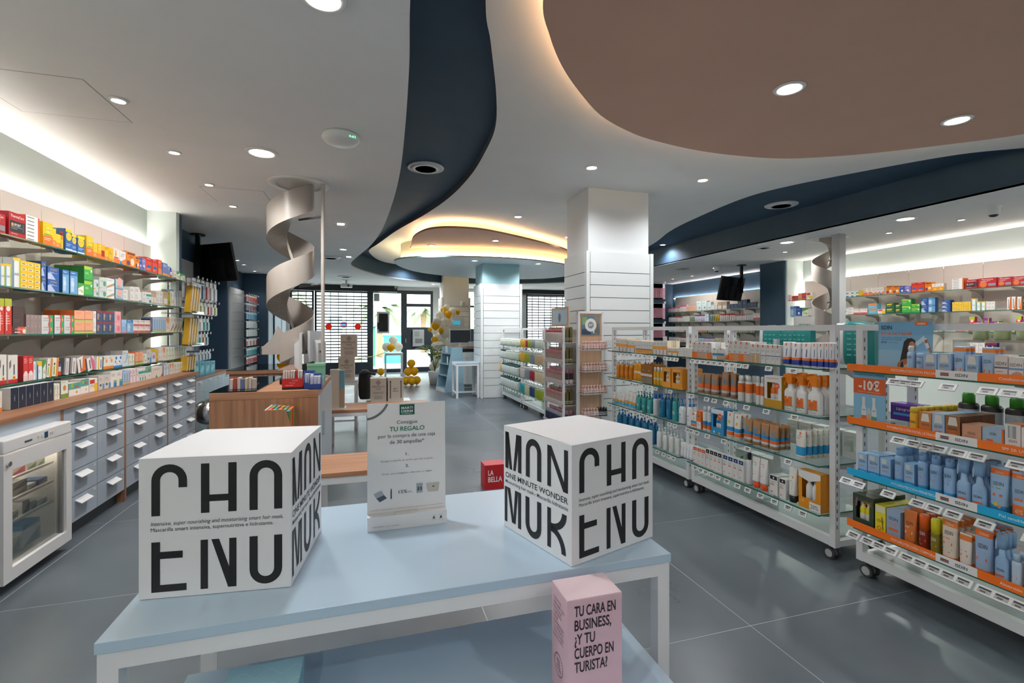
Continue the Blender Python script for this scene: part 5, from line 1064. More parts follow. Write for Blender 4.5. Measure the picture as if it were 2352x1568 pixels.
ROWS={
 'LA':[('heatred',3.664,.130,.121,1,1,0),('heatsport',3.830,.156,.154,1,1,0),('flatwhite',3.975,.133,.024,7,1,0),('vitbig',4.132,.101,.161,1,1,0),
   ('vitsmall',4.203,.036,.133,1,2,0),('vitsmall',4.249,.055,.101,1,2,0),('redcapjar',4.301,.040,.130,1,1,0),('vitblue',4.373,.073,.164,1,2,0),
   ('vitblue',4.441,.059,.136,1,2,0),('vitblue',4.530,.090,.139,1,2,0),('vitbig',4.649,.094,.162,1,1,0),('vitsmall',4.734,.069,.122,1,2,0),
   ('vitred',4.825,.108,.127,1,2,0),('vitsmall',4.909,.055,.093,1,2,0),('yelbox',4.977,.078,.123,1,2,0),('fruitbox',5.075,.113,.132,1,2,0),
   ('fruitblue',5.188,.105,.126,1,2,0),('orgbox',5.341,.174,.142,1,2,0),('orgbox',5.470,.079,.117,1,2,0),('bluebox',5.541,.058,.115,1,2,0),
   ('purplebox',5.611,.077,.121,1,2,0),('redbox',5.725,.139,.146,1,2,0),('redbox',5.868,.139,.146,1,2,0),('redorg',5.990,.097,.160,1,2,0),
   ('bluelil',6.121,.136,.144,1,2,0),('bluelil',6.227,.070,.119,1,2,0),('bluejar',6.306,.084,.114,1,1,0),('whitered',6.402,.075,.101,1,2,0),
   ('greenwhite',6.498,.112,.097,1,2,0),('greenwhite',6.639,.155,.080,1,2,0),],
 'LB':[('arnica',3.655,.044,.127,1,2,0),('arnica',3.703,.042,.136,1,2,0),('arnica',3.750,.050,.140,1,2,0),('arnica',3.823,.064,.189,1,2,0),
   ('yelsmall',3.891,.063,.036,5,2,0),('yelsmall',3.955,.063,.036,5,2,0),('yelsmall',4.021,.063,.036,5,2,0),('actblue',4.087,.051,.101,2,2,0),
   ('actblue',4.192,.127,.087,2,2,0),('skyblue',4.336,.081,.172,1,2,0),('skyblue',4.437,.092,.174,1,2,0),('greenwhite',4.530,.080,.093,1,2,0),
   ('greenbox',4.633,.119,.118,2,2,0),('greyleaf',4.745,.073,.072,2,2,0),('greyleaf',4.848,.115,.087,2,2,0),('rainbox',4.973,.127,.087,2,2,0),
   ('pinkblue',5.123,.133,.091,2,2,0),('whitetext',5.237,.090,.099,1,2,0),('whitetext',5.369,.083,.135,1,2,0),('whitetext',5.464,.091,.143,1,2,0),
   ('whitetube',5.546,.068,.124,1,1,0),('whitetext',5.624,.074,.104,1,2,0),('tealcart',5.717,.107,.111,1,2,0),('tancart',5.803,.061,.138,1,2,0),
   ('tancart',5.866,.061,.138,1,2,0),('whitetext',5.940,.083,.145,1,2,0),('whitetext',6.025,.083,.145,1,2,0),('tancart',6.133,.113,.147,1,2,0),
   ('olivebox',6.227,.070,.164,1,2,0),('whitelime',6.319,.109,.167,1,2,0),('whiteblue',6.415,.077,.195,1,2,0),('whiteblue',6.495,.077,.195,1,2,0),
   ('whiteblue',6.574,.077,.195,1,2,0),],
 'LC':[('relaxred',3.692,.042,.221,1,2,0),('relaxred',3.749,.056,.223,1,2,0),('relaxlie',3.856,.147,.048,1,2,0),('brownbox',3.839,.107,.179,1,1,0),
   ('mauvebox',3.930,.037,.064,2,2,0),('mauvebox',3.968,.037,.064,2,2,0),('mauvebox',4.005,.037,.064,2,2,0),('mauvebox',4.043,.037,.064,2,2,0),
   ('gelgreen',4.127,.125,.065,2,2,0),('gelgreen',4.259,.109,.067,2,2,0),('gelgreen',4.378,.122,.068,2,2,0),('orgpeach',4.512,.138,.089,2,2,0),
   ('orgpeach',4.639,.108,.091,2,2,0),('whitetext',4.723,.044,.182,1,2,0),('navyred',4.800,.093,.094,2,2,0),('navyred',4.896,.093,.094,2,2,0),
   ('navyred',4.991,.093,.094,2,2,0),('pinkbox',5.096,.112,.096,2,2,0),('skysmall',5.209,.098,.122,1,2,0),('skyblue',5.322,.123,.122,1,2,0),
   ('redwhite',5.447,.118,.062,2,2,0),('redwhite',5.569,.118,.062,2,2,0),('redwhite',5.691,.118,.062,2,2,0),('navyred',5.777,.049,.145,1,2,0),
   ('bluebar',5.832,.056,.159,1,2,0),('bluebar',5.890,.056,.159,1,2,0),('bluebar',5.948,.056,.159,1,2,0),('bluebar',6.005,.056,.159,1,2,0),
   ('bluebar',6.063,.056,.159,1,2,0),('bluebar',6.121,.056,.159,1,2,0),('peachwave',6.213,.121,.170,1,2,0),('rainbox',6.319,.086,.171,1,2,0),
   ('rainbox',6.407,.086,.171,1,2,0),('rainbox',6.496,.086,.171,1,2,0),('rainbox',6.584,.086,.171,1,2,0),],
 'LD':[('flexred',3.700,.067,.185,1,1,0),('flexred',3.790,.085,.178,1,1,0),('redfade',3.907,.048,.166,1,2,0),('redfade',3.956,.047,.164,1,2,0),
   ('whiteblue',3.997,.032,.126,1,2,0),('yelblue',4.044,.052,.123,1,2,0),('greenwhite',4.092,.031,.126,1,2,0),('orgstripe',4.141,.054,.132,1,2,0.12),
   ('orgstripe',4.209,.067,.135,1,2,0.1),('bluejar',4.274,.055,.115,1,2,0),('greymas',4.341,.062,.124,1,2,0.1),('greymas',4.425,.081,.119,1,2,0.12),
   ('orgdiag',4.548,.103,.119,1,2,-0.2),('pinkdiag',4.679,.104,.108,1,2,-0.22),('yelnavy',4.800,.104,.108,1,2,0.08),('orgfoot',4.896,.083,.112,1,2,0),
   ('orgfoot',4.981,.083,.112,1,2,0),('kidblue',5.062,.073,.107,1,2,0),('kidblue',5.137,.073,.107,1,2,0),('whitetall',5.233,.113,.145,1,2,0),
   ('whitelime',5.322,.058,.111,1,2,0),('whitelime',5.382,.058,.111,1,2,0),('orgpeach',5.463,.082,.120,1,2,0),('orgpeach',5.548,.082,.120,1,2,0),
   ('whitelime',5.631,.080,.097,1,2,0),('greyblue',5.722,.097,.133,1,2,0),('lilacbox',5.835,.102,.101,1,2,0),('yelbox',5.919,.062,.134,1,2,0),
   ('whitetext',5.978,.051,.131,1,2,0),('whitetext',6.030,.051,.131,1,2,0),('peachwave',6.106,.095,.146,1,2,0),('whitelime',6.193,.074,.144,1,2,0),
   ('whitelime',6.269,.074,.144,1,2,0),('whitelime',6.345,.074,.144,1,2,0),('whitelime',6.421,.074,.144,1,2,0),('whitelime',6.497,.074,.144,1,2,0),
   ('whitelime',6.573,.074,.144,1,2,0),('whitelime',6.649,.074,.144,1,2,0),('whitelime',6.725,.074,.144,1,2,0),],
 'LE':[('orgfoot',3.546,.062,.124,1,1,0),('navybox',3.682,.067,.131,1,1,0),('navybox',3.751,.067,.131,1,1,0),('navybox',3.820,.067,.131,1,1,0),
   ('navybox',3.890,.067,.131,1,1,0),('navybox',3.959,.067,.131,1,1,0),('navybox',4.028,.067,.131,1,1,0),('whitelime',4.080,.030,.110,1,1,0),
   ('whitelime',4.111,.030,.110,1,1,0),('leafgrey',4.181,.089,.123,1,1,0),('tealwhite',4.305,.142,.094,1,1,0),('tealwhite',4.433,.107,.110,1,1,0),
   ('fruitlemon',4.552,.123,.102,1,1,0),('greyblue',4.669,.093,.114,1,2,0),('greyblue',4.764,.093,.114,1,2,0),('whitebluebar',4.861,.095,.131,1,2,0),
   ('whitebluebar',4.959,.095,.131,1,2,0),('bluebar',5.037,.042,.112,1,2,0),('bluebar',5.080,.042,.112,1,2,0),('bluebar',5.124,.042,.112,1,2,0),
   ('pinkwhite',5.174,.055,.128,1,2,0),('pinkwhite',5.231,.055,.128,1,2,0),('pinkwhite',5.288,.055,.128,1,2,0),('tealcart',5.341,.049,.111,1,2,0),
   ('tealcart',5.391,.049,.111,1,2,0),('tealcart',5.442,.049,.111,1,2,0),('tealwhite',5.527,.115,.126,1,2,0),('wavewide',5.735,.269,.107,1,1,0),
   ('whiteblue',5.923,.075,.108,1,2,0),('whiteblue',6.000,.075,.108,1,2,0),('peachwave',6.079,.059,.117,1,2,0),('peachwave',6.140,.059,.117,1,2,0),
   ('whitelime',6.219,.071,.112,1,2,0),('whitelime',6.292,.071,.112,1,2,0),('whitelime',6.365,.071,.112,1,2,0),('whitelime',6.438,.071,.112,1,2,0),
   ('mustard',6.519,.071,.143,1,2,0.15),('mustard',6.591,.071,.143,1,2,0.15),('mustard',6.665,.071,.143,1,2,0.15),('mustard',6.738,.071,.143,1,2,0.15),
   ('mustard',6.811,.071,.143,1,2,0.15),],
 'RA':[('whitered',7.730,.072,.125,1,1,0),('redbox',7.553,.070,.098,1,1,0),('redbox',7.625,.070,.098,1,1,0),('orgpeach',7.472,.088,.142,1,1,0),
   ('redbox',7.377,.095,.144,1,1,0),('fruitlemon',7.261,.131,.144,1,1,0),('greenwhite',6.587,.065,.069,1,1,0),('whitebluebar',6.325,.089,.052,2,1,0),
   ('whitebluebar',6.416,.089,.052,2,1,0),('whitebluebar',6.507,.089,.052,2,1,0),('yelbox',6.240,.075,.097,1,1,0),('fruitbox',6.070,.080,.132,1,1,0),
   ('fruitbox',6.153,.080,.132,1,1,0),('fruitblue',5.879,.058,.125,1,1,0),('fruitblue',5.939,.058,.125,1,1,0),('fruitblue',5.999,.058,.125,1,1,0),
   ('orgbox',5.759,.107,.139,1,1,0),('orgbox',5.653,.098,.129,1,1,0),('bluebox',5.563,.077,.118,1,1,0),('purplebox',5.479,.087,.110,1,1,0),
   ('redbox',5.383,.085,.154,1,1,0),('redbox',5.289,.098,.152,1,1,0),('orgbox',5.184,.098,.142,1,1,0),('checkorg',5.017,.076,.109,1,1,0),
   ('checkorg',5.095,.076,.109,1,1,0),('flatwhite',4.801,.146,.023,7,1,0),('heatsport',4.639,.150,.127,1,1,0),('heatred',4.454,.209,.132,1,1,0),
   ('heatred',4.265,.148,.125,1,1,0),('heatred',4.107,.158,.119,1,1,0),('heatred',3.944,.159,.113,1,1,0),],
 'RB':[('skyblue',7.630,.141,.208,1,1,0),('bluebox',7.497,.118,.175,1,1,0),('greenwhite',7.353,.143,.160,1,1,0),('whitetext',7.236,.083,.146,1,1,0),
   ('tealcart',6.620,.066,.088,1,1,0),('pinkwhite',6.524,.104,.116,1,1,0),('whitetext',6.422,.094,.127,1,1,0),('redwhite',6.188,.120,.096,1,1,0),
   ('redwhite',6.312,.120,.096,1,1,0),('tealorg',6.034,.150,.089,2,1,0),('fruitlemon',5.889,.117,.073,1,1,0),('darkgreen',5.748,.141,.085,2,1,0),
   ('darkgreen',5.623,.091,.071,2,1,0),('greenbox',5.498,.139,.109,2,1,0),('greenbox',5.364,.121,.067,2,1,0),('actblue',5.236,.094,.112,2,1,0),
   ('skyblue',5.140,.091,.112,2,1,0),('actblue',4.947,.103,.057,3,1,0),('yelsmall',4.672,.056,.034,4,1,0),('yelsmall',4.729,.056,.034,4,1,0),
   ('yelsmall',4.786,.056,.034,4,1,0),('yelsmall',4.843,.056,.034,4,1,0),('arnica',4.610,.054,.176,1,1,0),('arnica',4.554,.045,.129,1,1,0),
   ('arnica',4.499,.052,.126,1,1,0),('whitetext',4.386,.031,.122,1,1,0),('whitetext',4.418,.031,.122,1,1,0),('whitetext',4.451,.031,.122,1,1,0),
   ('orgdiag',4.219,.040,.169,1,1,0),('orgdiag',4.167,.052,.172,1,1,0),('orgdiag',4.108,.051,.168,1,1,0),('darkgreen',4.043,.067,.158,1,1,0),
   ],
 'RC':[('gelgreen',5.012,.045,.035,1,1,0),('gelgreen',5.058,.045,.035,1,1,0),('whitetext',4.850,.031,.047,1,1,0),('relaxlie',4.748,.154,.060,1,1,0),
   ('relaxred',4.630,.065,.215,1,1,0),('relaxpurple',4.549,.083,.145,1,1,0),('relaxpurple',4.467,.066,.193,1,1,0),('relaxpurple',4.376,.102,.142,1,1,0),
   ('relaxlie',4.233,.155,.057,1,1,0),('relaxred',4.117,.051,.208,1,1,0),('relaxpurple',4.013,.048,.165,1,1,0),('relaxpurple',4.062,.048,.165,1,1,0),
   ],
 'RD':[('redwhite',4.780,.146,.134,1,1,0),('whitetext',4.518,.070,.152,1,1,0),('whitetext',4.591,.070,.152,1,1,0),('whitetext',4.664,.070,.152,1,1,0),
   ('navyred',4.378,.061,.157,1,1,0),('navyred',4.441,.061,.157,1,1,0),],
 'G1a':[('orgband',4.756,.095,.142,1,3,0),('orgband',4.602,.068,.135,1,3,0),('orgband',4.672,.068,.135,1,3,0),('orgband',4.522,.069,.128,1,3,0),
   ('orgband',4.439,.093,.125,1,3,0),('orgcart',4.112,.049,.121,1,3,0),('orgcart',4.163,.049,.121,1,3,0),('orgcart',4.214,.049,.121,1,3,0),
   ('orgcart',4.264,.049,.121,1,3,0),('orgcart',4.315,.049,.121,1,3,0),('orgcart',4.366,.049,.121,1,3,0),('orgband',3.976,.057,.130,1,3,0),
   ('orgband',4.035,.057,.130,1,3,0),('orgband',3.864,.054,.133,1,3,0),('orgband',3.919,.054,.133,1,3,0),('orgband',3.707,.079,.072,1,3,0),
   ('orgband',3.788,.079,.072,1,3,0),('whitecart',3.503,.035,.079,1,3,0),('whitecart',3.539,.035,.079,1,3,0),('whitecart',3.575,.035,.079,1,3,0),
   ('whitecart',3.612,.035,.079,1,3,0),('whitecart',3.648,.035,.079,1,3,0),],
 'G1b':[('orgbottle',4.515,.089,.196,1,3,0),('orgbottle',4.606,.089,.196,1,3,0),('orgbottle',4.698,.089,.196,1,3,0),('orgbottle',4.789,.089,.196,1,3,0),
   ('orgtube',4.339,.078,.185,1,2,0),('orgtube',4.420,.078,.185,1,2,0),('amberpack',4.138,.099,.185,1,2,0),('amberpack',4.240,.099,.185,1,2,0),
   ('yelbottle',3.947,.054,.173,1,2,0),('yelbottle',4.003,.054,.173,1,2,0),('yelbottle',4.059,.054,.173,1,2,0),('winorg',3.851,.133,.181,1,3,0),
   ('winorg',3.696,.155,.185,1,3,0),],
 'G1c':[('stripetube',4.674,.064,.126,1,2,0),('stripetube',4.740,.064,.126,1,2,0),('stripetube',4.807,.064,.126,1,2,0),('stripetube',4.873,.064,.126,1,2,0),
   ('stripetube',4.519,.079,.167,1,2,0),('stripetube',4.600,.079,.167,1,2,0),('stripetube',4.443,.068,.159,1,2,0),('tealpump',4.159,.097,.196,1,3,0),
   ('tealpump',4.258,.097,.196,1,3,0),('tealpump',4.358,.097,.196,1,3,0),('whitespray',4.061,.080,.208,1,2,0),('bluebottle',3.951,.117,.223,1,2,0),
   ('bluebottle',3.837,.092,.242,1,2,0),('tealpump',3.747,.082,.257,1,2,0),('whitepump',3.642,.109,.220,1,2,0),('whitepump',3.532,.091,.235,1,2,0),
   ],
 'G1d':[('bluebottle',4.127,.123,.247,1,2,0),('bluebottle',4.254,.123,.247,1,2,0),('bluebottle',4.381,.123,.247,1,2,0),('bluebottle',4.508,.123,.247,1,2,0),
   ('bluebottle',4.635,.123,.247,1,2,0),('bluebottle',4.762,.123,.247,1,2,0),('magpump',3.994,.092,.222,1,2,0),('clearpump',3.895,.087,.212,1,2,0),
   ('clearpump',3.800,.084,.219,1,2,0),('clearpump',3.705,.086,.226,1,2,0),('smalltube',3.506,.041,.131,1,3,0),('smalltube',3.548,.041,.131,1,3,0),
   ('smalltube',3.590,.041,.131,1,3,0),('smalltube',3.632,.041,.131,1,3,0),],
 'G2a':[('lacarton',3.447,.061,.132,1,3,0),('lacartan',3.330,.056,.134,1,3,0),('lacartan',3.387,.056,.134,1,3,0),('lacarton',3.268,.055,.133,1,3,0),
   ('lowblue',3.200,.053,.089,1,3,0),('lowtan',3.131,.071,.092,1,3,0),('latube',3.069,.032,.128,1,3,0),('lacarton',3.019,.053,.149,1,3,0),
   ('lacartan',2.968,.048,.151,1,3,0),('lacarton',2.917,.051,.149,1,3,0),('lacartan',2.859,.061,.147,1,3,0),('latan',2.756,.043,.133,1,3,0),
   ('latan',2.801,.043,.133,1,3,0),('lawhite',2.708,.042,.132,1,3,0),('lawhite',2.581,.039,.132,1,2,0),('lawhite',2.622,.039,.132,1,2,0),
   ('lawhite',2.663,.039,.132,1,2,0),('uvtube',2.524,.065,.158,1,2,0),('uvtube',2.452,.071,.154,1,2,0),('uvtube',2.373,.068,.156,1,2,0),
   ('uvtube',2.268,.044,.159,1,2,0),('uvtube',2.312,.044,.159,1,2,0),('uvtube',2.195,.031,.161,1,2,0),('uvtube',2.226,.031,.161,1,2,0),
   ],
 'G2b':[('browntube',3.391,.081,.172,1,2,0),('browntube',3.307,.072,.176,1,2,0),('browntube',3.224,.080,.176,1,2,0),('browntube',3.104,.075,.204,1,2,0),
   ('browntube',3.010,.053,.202,1,2,0),('orgspray',2.939,.069,.195,1,2,0),('orgspray',2.865,.066,.196,1,2,0),('orgmini',2.727,.041,.204,1,1,0),
   ('orgmini',2.769,.041,.204,1,1,0),('winwhite',2.625,.144,.218,1,1,0),('trigorg',2.499,.087,.250,1,3,0),('trigorg',2.409,.076,.250,1,3,0),
   ('trigorg',2.317,.089,.250,1,3,0),],
 'G2c':[('kidcart',3.462,.067,.125,1,2,0),('orgcart2',3.394,.054,.151,1,2,0),('kidpump',3.282,.054,.198,1,2,0),('kidpump',3.338,.054,.198,1,2,0),
   ('winblue',3.171,.141,.199,1,2,0),('kidtube',3.050,.078,.201,1,3,0),('kidtube',2.970,.070,.195,1,3,0),('sandtube',2.867,.079,.177,1,3,0),
   ('sandtube',2.787,.079,.176,1,3,0),('sandtube',2.709,.072,.172,1,3,0),('sandtube',2.633,.076,.174,1,3,0),('bluetube',2.420,.074,.184,1,6,0),
   ],
 'G2d':[('capcartorg',3.338,.050,.140,1,1,0),('capcartorg',3.389,.050,.140,1,1,0),('capcartorg',3.441,.050,.140,1,1,0),('capcartblk',3.143,.046,.158,1,1,0),
   ('capcartblk',3.190,.046,.158,1,1,0),('capcartblk',3.236,.046,.158,1,1,0),('capcartblk',3.284,.046,.158,1,1,0),('capcartnavy',2.917,.053,.160,1,1,0),
   ('capcartnavy',2.972,.053,.160,1,1,0),('capcartnavy',3.027,.053,.160,1,1,0),('capcartnavy',3.082,.053,.160,1,1,0),('blackspray',2.857,.057,.232,1,1,0),
   ('orgcaptube',2.788,.067,.217,1,1,0),('orgcaptube',2.718,.069,.220,1,1,0),('capcartblk',2.618,.068,.135,1,2,0),('capcartblk',2.544,.054,.133,1,2,0),
   ('blkcaptube',2.476,.063,.226,1,2,0),('winmustard',2.340,.157,.237,1,1,0),],
 'G3a':[('blcan',1.760,.040,.147,1,1,0),('bljar',1.716,.038,.113,1,3,0),('blcart',1.664,.058,.113,1,2,0),('blcart',1.603,.056,.116,1,2,0),
   ('bltube',1.547,.049,.152,1,3,0),('blcart',1.493,.050,.113,1,2,0),('bltube',1.438,.050,.151,1,3,0),('pinkcart',1.387,.045,.119,1,2,0),
   ('pinkcart2',1.336,.049,.112,1,2,0),('pinkcart',1.280,.052,.108,1,2,0),],
 'G3b':[('yelcyl',1.744,.051,.135,1,7,0),('orgcartb',1.685,.054,.118,1,3,0),('blcart',1.628,.052,.121,1,6,0),('brncart',1.568,.060,.121,1,6,0),
   ('peachlow',1.494,.073,.093,1,2,0),('bluelow',1.415,.075,.093,1,2,0),('silvcart',1.347,.052,.123,1,2,0),('silvcart',1.292,.053,.117,1,2,0),
   ],
 'G3c':[('kidcartb',2.002,.053,.129,1,3,0),('kidcartb',1.940,.064,.135,1,3,0),('kidcartb',1.877,.052,.132,1,2,0),('kidcan',1.817,.057,.208,1,3,0),
   ('kidcartb',1.759,.047,.136,1,2,0),('kidcan',1.708,.048,.205,1,4,0),('kidcan',1.651,.055,.204,1,4,0),('kidcan',1.591,.054,.203,1,4,0),
   ('trigblue',1.532,.057,.220,1,4,0),('trigblue',1.471,.056,.221,1,4,0),('kidtubeb',1.401,.071,.218,1,5,0),('sandtubeb',1.327,.063,.213,1,5,0),
   ],
 'G3d':[('winGreen',1.998,.117,.185,1,4,0),('yelcart',1.903,.055,.164,1,5,0),('blcartb',1.836,.070,.160,1,4,0),('orgtubeb',1.762,.063,.187,1,4,0),
   ('redcan',1.700,.046,.188,1,3,0),('yelcap',1.651,.042,.185,1,3,0),('tube250',1.590,.068,.208,1,4,0),('tubepale',1.523,.050,.164,1,3,0),
   ('tube250b',1.457,.070,.215,1,4,0),('trigblue',1.390,.049,.219,1,3,0),('blsmallcan',1.341,.036,.153,1,3,0),('tube250',1.286,.059,.196,1,3,0),
   ],
}
for rk, z, wh, nm in (('LA', 2.011, 'top left wall shelf', 'vitamin_carton'), ('LB', 1.691, 'second left wall shelf', 'medicine_carton'), ('LC', 1.391, 'third left wall shelf', 'ointment_carton'), ('LD', 1.081, 'lowest left wall shelf', 'remedy_carton')): fill(rk, -2.17, z, 1, wh, 'goods on the ' + wh, nm)
fill('LE', -2.10, .931, 1, 'left walnut worktop', 'goods on the left worktop', 'remedy_carton')
for rk, z, wh, nm in (('RA', 2.011, 'top right wall shelf', 'vitamin_carton'), ('RB', 1.691, 'second right wall shelf', 'medicine_carton'), ('RC', 1.391, 'third right wall shelf', 'ointment_carton'), ('RD', 1.081, 'lowest right wall shelf', 'remedy_carton')): fill(rk, 8.27, z, -1, wh, 'goods on the ' + wh, nm)
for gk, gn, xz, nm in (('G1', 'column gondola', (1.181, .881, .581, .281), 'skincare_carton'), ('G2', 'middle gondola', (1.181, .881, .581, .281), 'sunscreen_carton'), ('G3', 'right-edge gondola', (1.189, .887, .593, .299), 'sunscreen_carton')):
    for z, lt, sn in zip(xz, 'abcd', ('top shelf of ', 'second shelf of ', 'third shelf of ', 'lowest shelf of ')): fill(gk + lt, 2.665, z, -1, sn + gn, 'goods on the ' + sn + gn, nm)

# ================================================================== FOREGROUND DISPLAY TABLES
def display_table(label, x0, x1, y0, y1, z, top=TABLEB, leg=.04, slab_t=.026, group='steel frame display tables', low=False):
    t = thing('display_table', label, 'table', ((x0 + x1) / 2, (y0 + y1) / 2, 0), group=group); hx, hy = (x1 - x0) / 2, (y1 - y0) / 2
    G().box(-hx, -hy, z - slab_t, hx, hy, z, top).build('tabletop', t, .0015)
    zt = z - slab_t; i = .004
    for a in (-hx + i, hx - i - leg):
        for b in (-hy + i, hy - i - leg): G().box(a, b, 0, a + leg, b + leg, zt, FRAME).build('leg', t)
    for b in (-hy + i, hy - i - leg): G().box(-hx + i + leg, b, zt - leg, hx - i - leg, b + leg, zt, FRAME).build('rail', t)
    for a in (-hx + i, hx - i - leg): G().box(a, -hy + i + leg, zt - leg, a + leg, hy - i - leg, zt, FRAME).build('rail', t)
    if low:
        for a in (-hx + i, hx - i - leg): G().box(a, -hy + i + leg, .08, a + leg, hy - i - leg, .08 + leg * .7, FRAME).build('stretcher', t)
        G().box(-hx + i + leg, -leg / 2, .08, hx - i - leg, leg / 2, .08 + leg * .7, FRAME).build('stretcher', t)
    return t
display_table('large pale blue display table in the foreground', -.582, .89, 1.262, 1.98, .73)
display_table('low pale blue table tucked under the foreground table', -.49, .80, .80, 1.54, .45)

# ------------------------------------------------------------------ printed cubes
INK = M('141417', .55); CUBE = M('e9e9eb', .5)
def arch(x0, x1, z0, z1, sw, zr=None, flip=False, n=14):
    """inverted-U stroke: legs down to z0 (right leg ends at zr); flip for a U"""
    R = (x1 - x0) / 2; cx = (x0 + x1) / 2; r = R - sw; cz = z1 - R
    zr = z0 if zr is None else zr; out = []
    o = [(x0, z0)] + [(cx - R * math.cos(PI * i / n), cz + R * math.sin(PI * i / n)) for i in range(n + 1)] + [(x1, zr)]
    q = [(x0 + sw, z0)] + [(cx - r * math.cos(PI * i / n), cz + r * math.sin(PI * i / n)) for i in range(n + 1)] + [(x1 - sw, zr)]
    if flip: o = [(x, z0 + z1 - z) for x, z in o]; q = [(x, z0 + z1 - z) for x, z in q]
    return [[o[i], o[i + 1], q[i + 1], q[i]] for i in range(len(o) - 1)]
def rc(x0, z0, x1, z1): return [[(x0, z0), (x1, z0), (x1, z1), (x0, z1)]]
def glyph_C(x0, x1): return arch(x0, x1, .583, .943, .055, .777)
def face_cho():
    P = arch(.081, .308, .583, .943, .055, .777)
    P += rc(.397, .586, .452, .938) + rc(.576, .586, .631, .938) + rc(.452, .666, .576, .714)
    P += arch(.717, .938, .585, .943, .055)
    P += rc(.081, .048, .136, .40) + rc(.136, .28, .280, .33) + rc(.136, .048, .305, .098)
    P += rc(.395, .045, .443, .395) + rc(.582, .17, .630, .395) + [[(.465, .395), (.515, .395), (.630, .045), (.575, .045)], [(.582, .17), (.630, .17), (.630, .045), (.60, .12)]]
    P += arch(.717, .938, .045, .395, .055, flip=True)
    return P
def face_mon():
    P = rc(.03, .583, .085, .935) + [[(.03, .935), (.09, .935), (.150, .583), (.105, .583)], [(.215, .935), (.275, .935), (.205, .583), (.165, .583)]] + rc(.245, .583, .300, .935)
    P += arch(.37, .60, .583, .943, .06) + rc(.685, .583, .735, .935) + rc(.905, .583, .955, .935) + [[(.685, .935), (.74, .935), (.955, .583), (.895, .583)]]
    P += rc(.02, .06, .065, .40) + rc(.245, .06, .295, .40) + [[(.065, .40), (.115, .40), (.185, .08), (.145, .08)], [(.195, .40), (.245, .40), (.205, .08), (.165, .08)]]
    P += arch(.365, .60, .05, .40, .06, flip=True) + rc(.685, .06, .735, .40)
    n = 10; cx, cz, R, r = .735, .40, .205, .145       # bowl of the cut R and its leg
    P += [[(cx + R * math.cos(-PI / 2 * i / n), cz + R * .85 * math.sin(-PI / 2 * i / n)), (cx + R * math.cos(-PI / 2 * (i + 1) / n), cz + R * .85 * math.sin(-PI / 2 * (i + 1) / n)), (cx + r * math.cos(-PI / 2 * (i + 1) / n), cz + r * .85 * math.sin(-PI / 2 * (i + 1) / n)), (cx + r * math.cos(-PI / 2 * i / n), cz + r * .85 * math.sin(-PI / 2 * i / n))] for i in range(n)]
    cz2 = .06; P += [[(.735 + R * .95 * math.sin(PI / 2 * i / n), cz2 + .20 * math.cos(PI / 2 * i / n)), (.735 + R * .95 * math.sin(PI / 2 * (i + 1) / n), cz2 + .20 * math.cos(PI / 2 * (i + 1) / n)), (.735 + r * .95 * math.sin(PI / 2 * (i + 1) / n), cz2 + .145 * math.cos(PI / 2 * (i + 1) / n)), (.735 + r * .95 * math.sin(PI / 2 * i / n), cz2 + .145 * math.cos(PI / 2 * i / n))] for i in range(n)]
    return P
def printed_cube(label, x, y, z, rz, s, left_mon):
    """x, y: near corner at local (0,0); faces: -y face CHO/ENO, side face MON/MOR (+x or -x)"""
    t = thing('printed_cube', label, 'box', (x, y, z), rz, 'giant printed cartons on the foreground table')
    g = G()
    g.box(0, 0, .001, s, s, s - .004, CUBE); g.build('body', t, .0015)
    # top flap, slightly bowed
    g = G(); n = 8; vs = []; fs = []
    for i in range(n + 1):
        for j in range(n + 1):
            u, v = i / n, j / n; vs.append((u * s, v * s, s - .004 + .006 * math.sin(PI * u) * math.sin(PI * v) + .002 * math.sin(PI * v)))
    for i in range(n):
        for j in range(n): a = i * (n + 1) + j; fs.append([a, a + n + 1, a + n + 2, a + 1])
    g.add(vs, fs, CUBE, True).build('top_flap', t)
    def face(F, polys, lines):
        g = G()
        for p in polys: g.add([F @ Vector((a * s, -.0006, b * s)) for a, b in p], [list(range(len(p)))], INK)
        for body, xx, zz, hh, wd, sh, bo in lines: g.text(body, xx * s, zz * s, hh * s, M('2a2a2e', .5), frame=F, width=wd * s, align='l', shear=sh, bold=bo, res=3, y=-.0006)
        return g.build('lettering', t)
    I = Matrix.Identity(4)
    face(I, face_cho(), [('Intensive, super nourishing and moisturising smart hair mask.', .077, .515, .028, .868, .25, 0), ('Mascarilla smart intensiva, supernutritiva e hidratante.', .077, .473, .027, .80, 0, 0)])
    mon = [('ONE MINUTE WONDER', .035, .495, .05, .92, 0, .012), ('Moisturising hair mask - Mascarilla hidratante', .035, .44, .033, .92, 0, .002)]
    if left_mon: F = Matrix.Translation((0, s, 0)) @ Matrix.Rotation(-PI / 2, 4, 'Z')      # on the -x face, reading towards the near corner
    else: F = Matrix.Translation((s, 0, 0)) @ Matrix.Rotation(PI / 2, 4, 'Z')
    face(F, face_mon(), mon)
    return t
printed_cube('big white cube carton on the left of the foreground table', -.565, 1.430, .73, math.radians(-6.6), .365, False)
printed_cube('big white cube carton at the right end of the foreground table', .561, 1.270, .73, math.radians(17.8), .358, True)

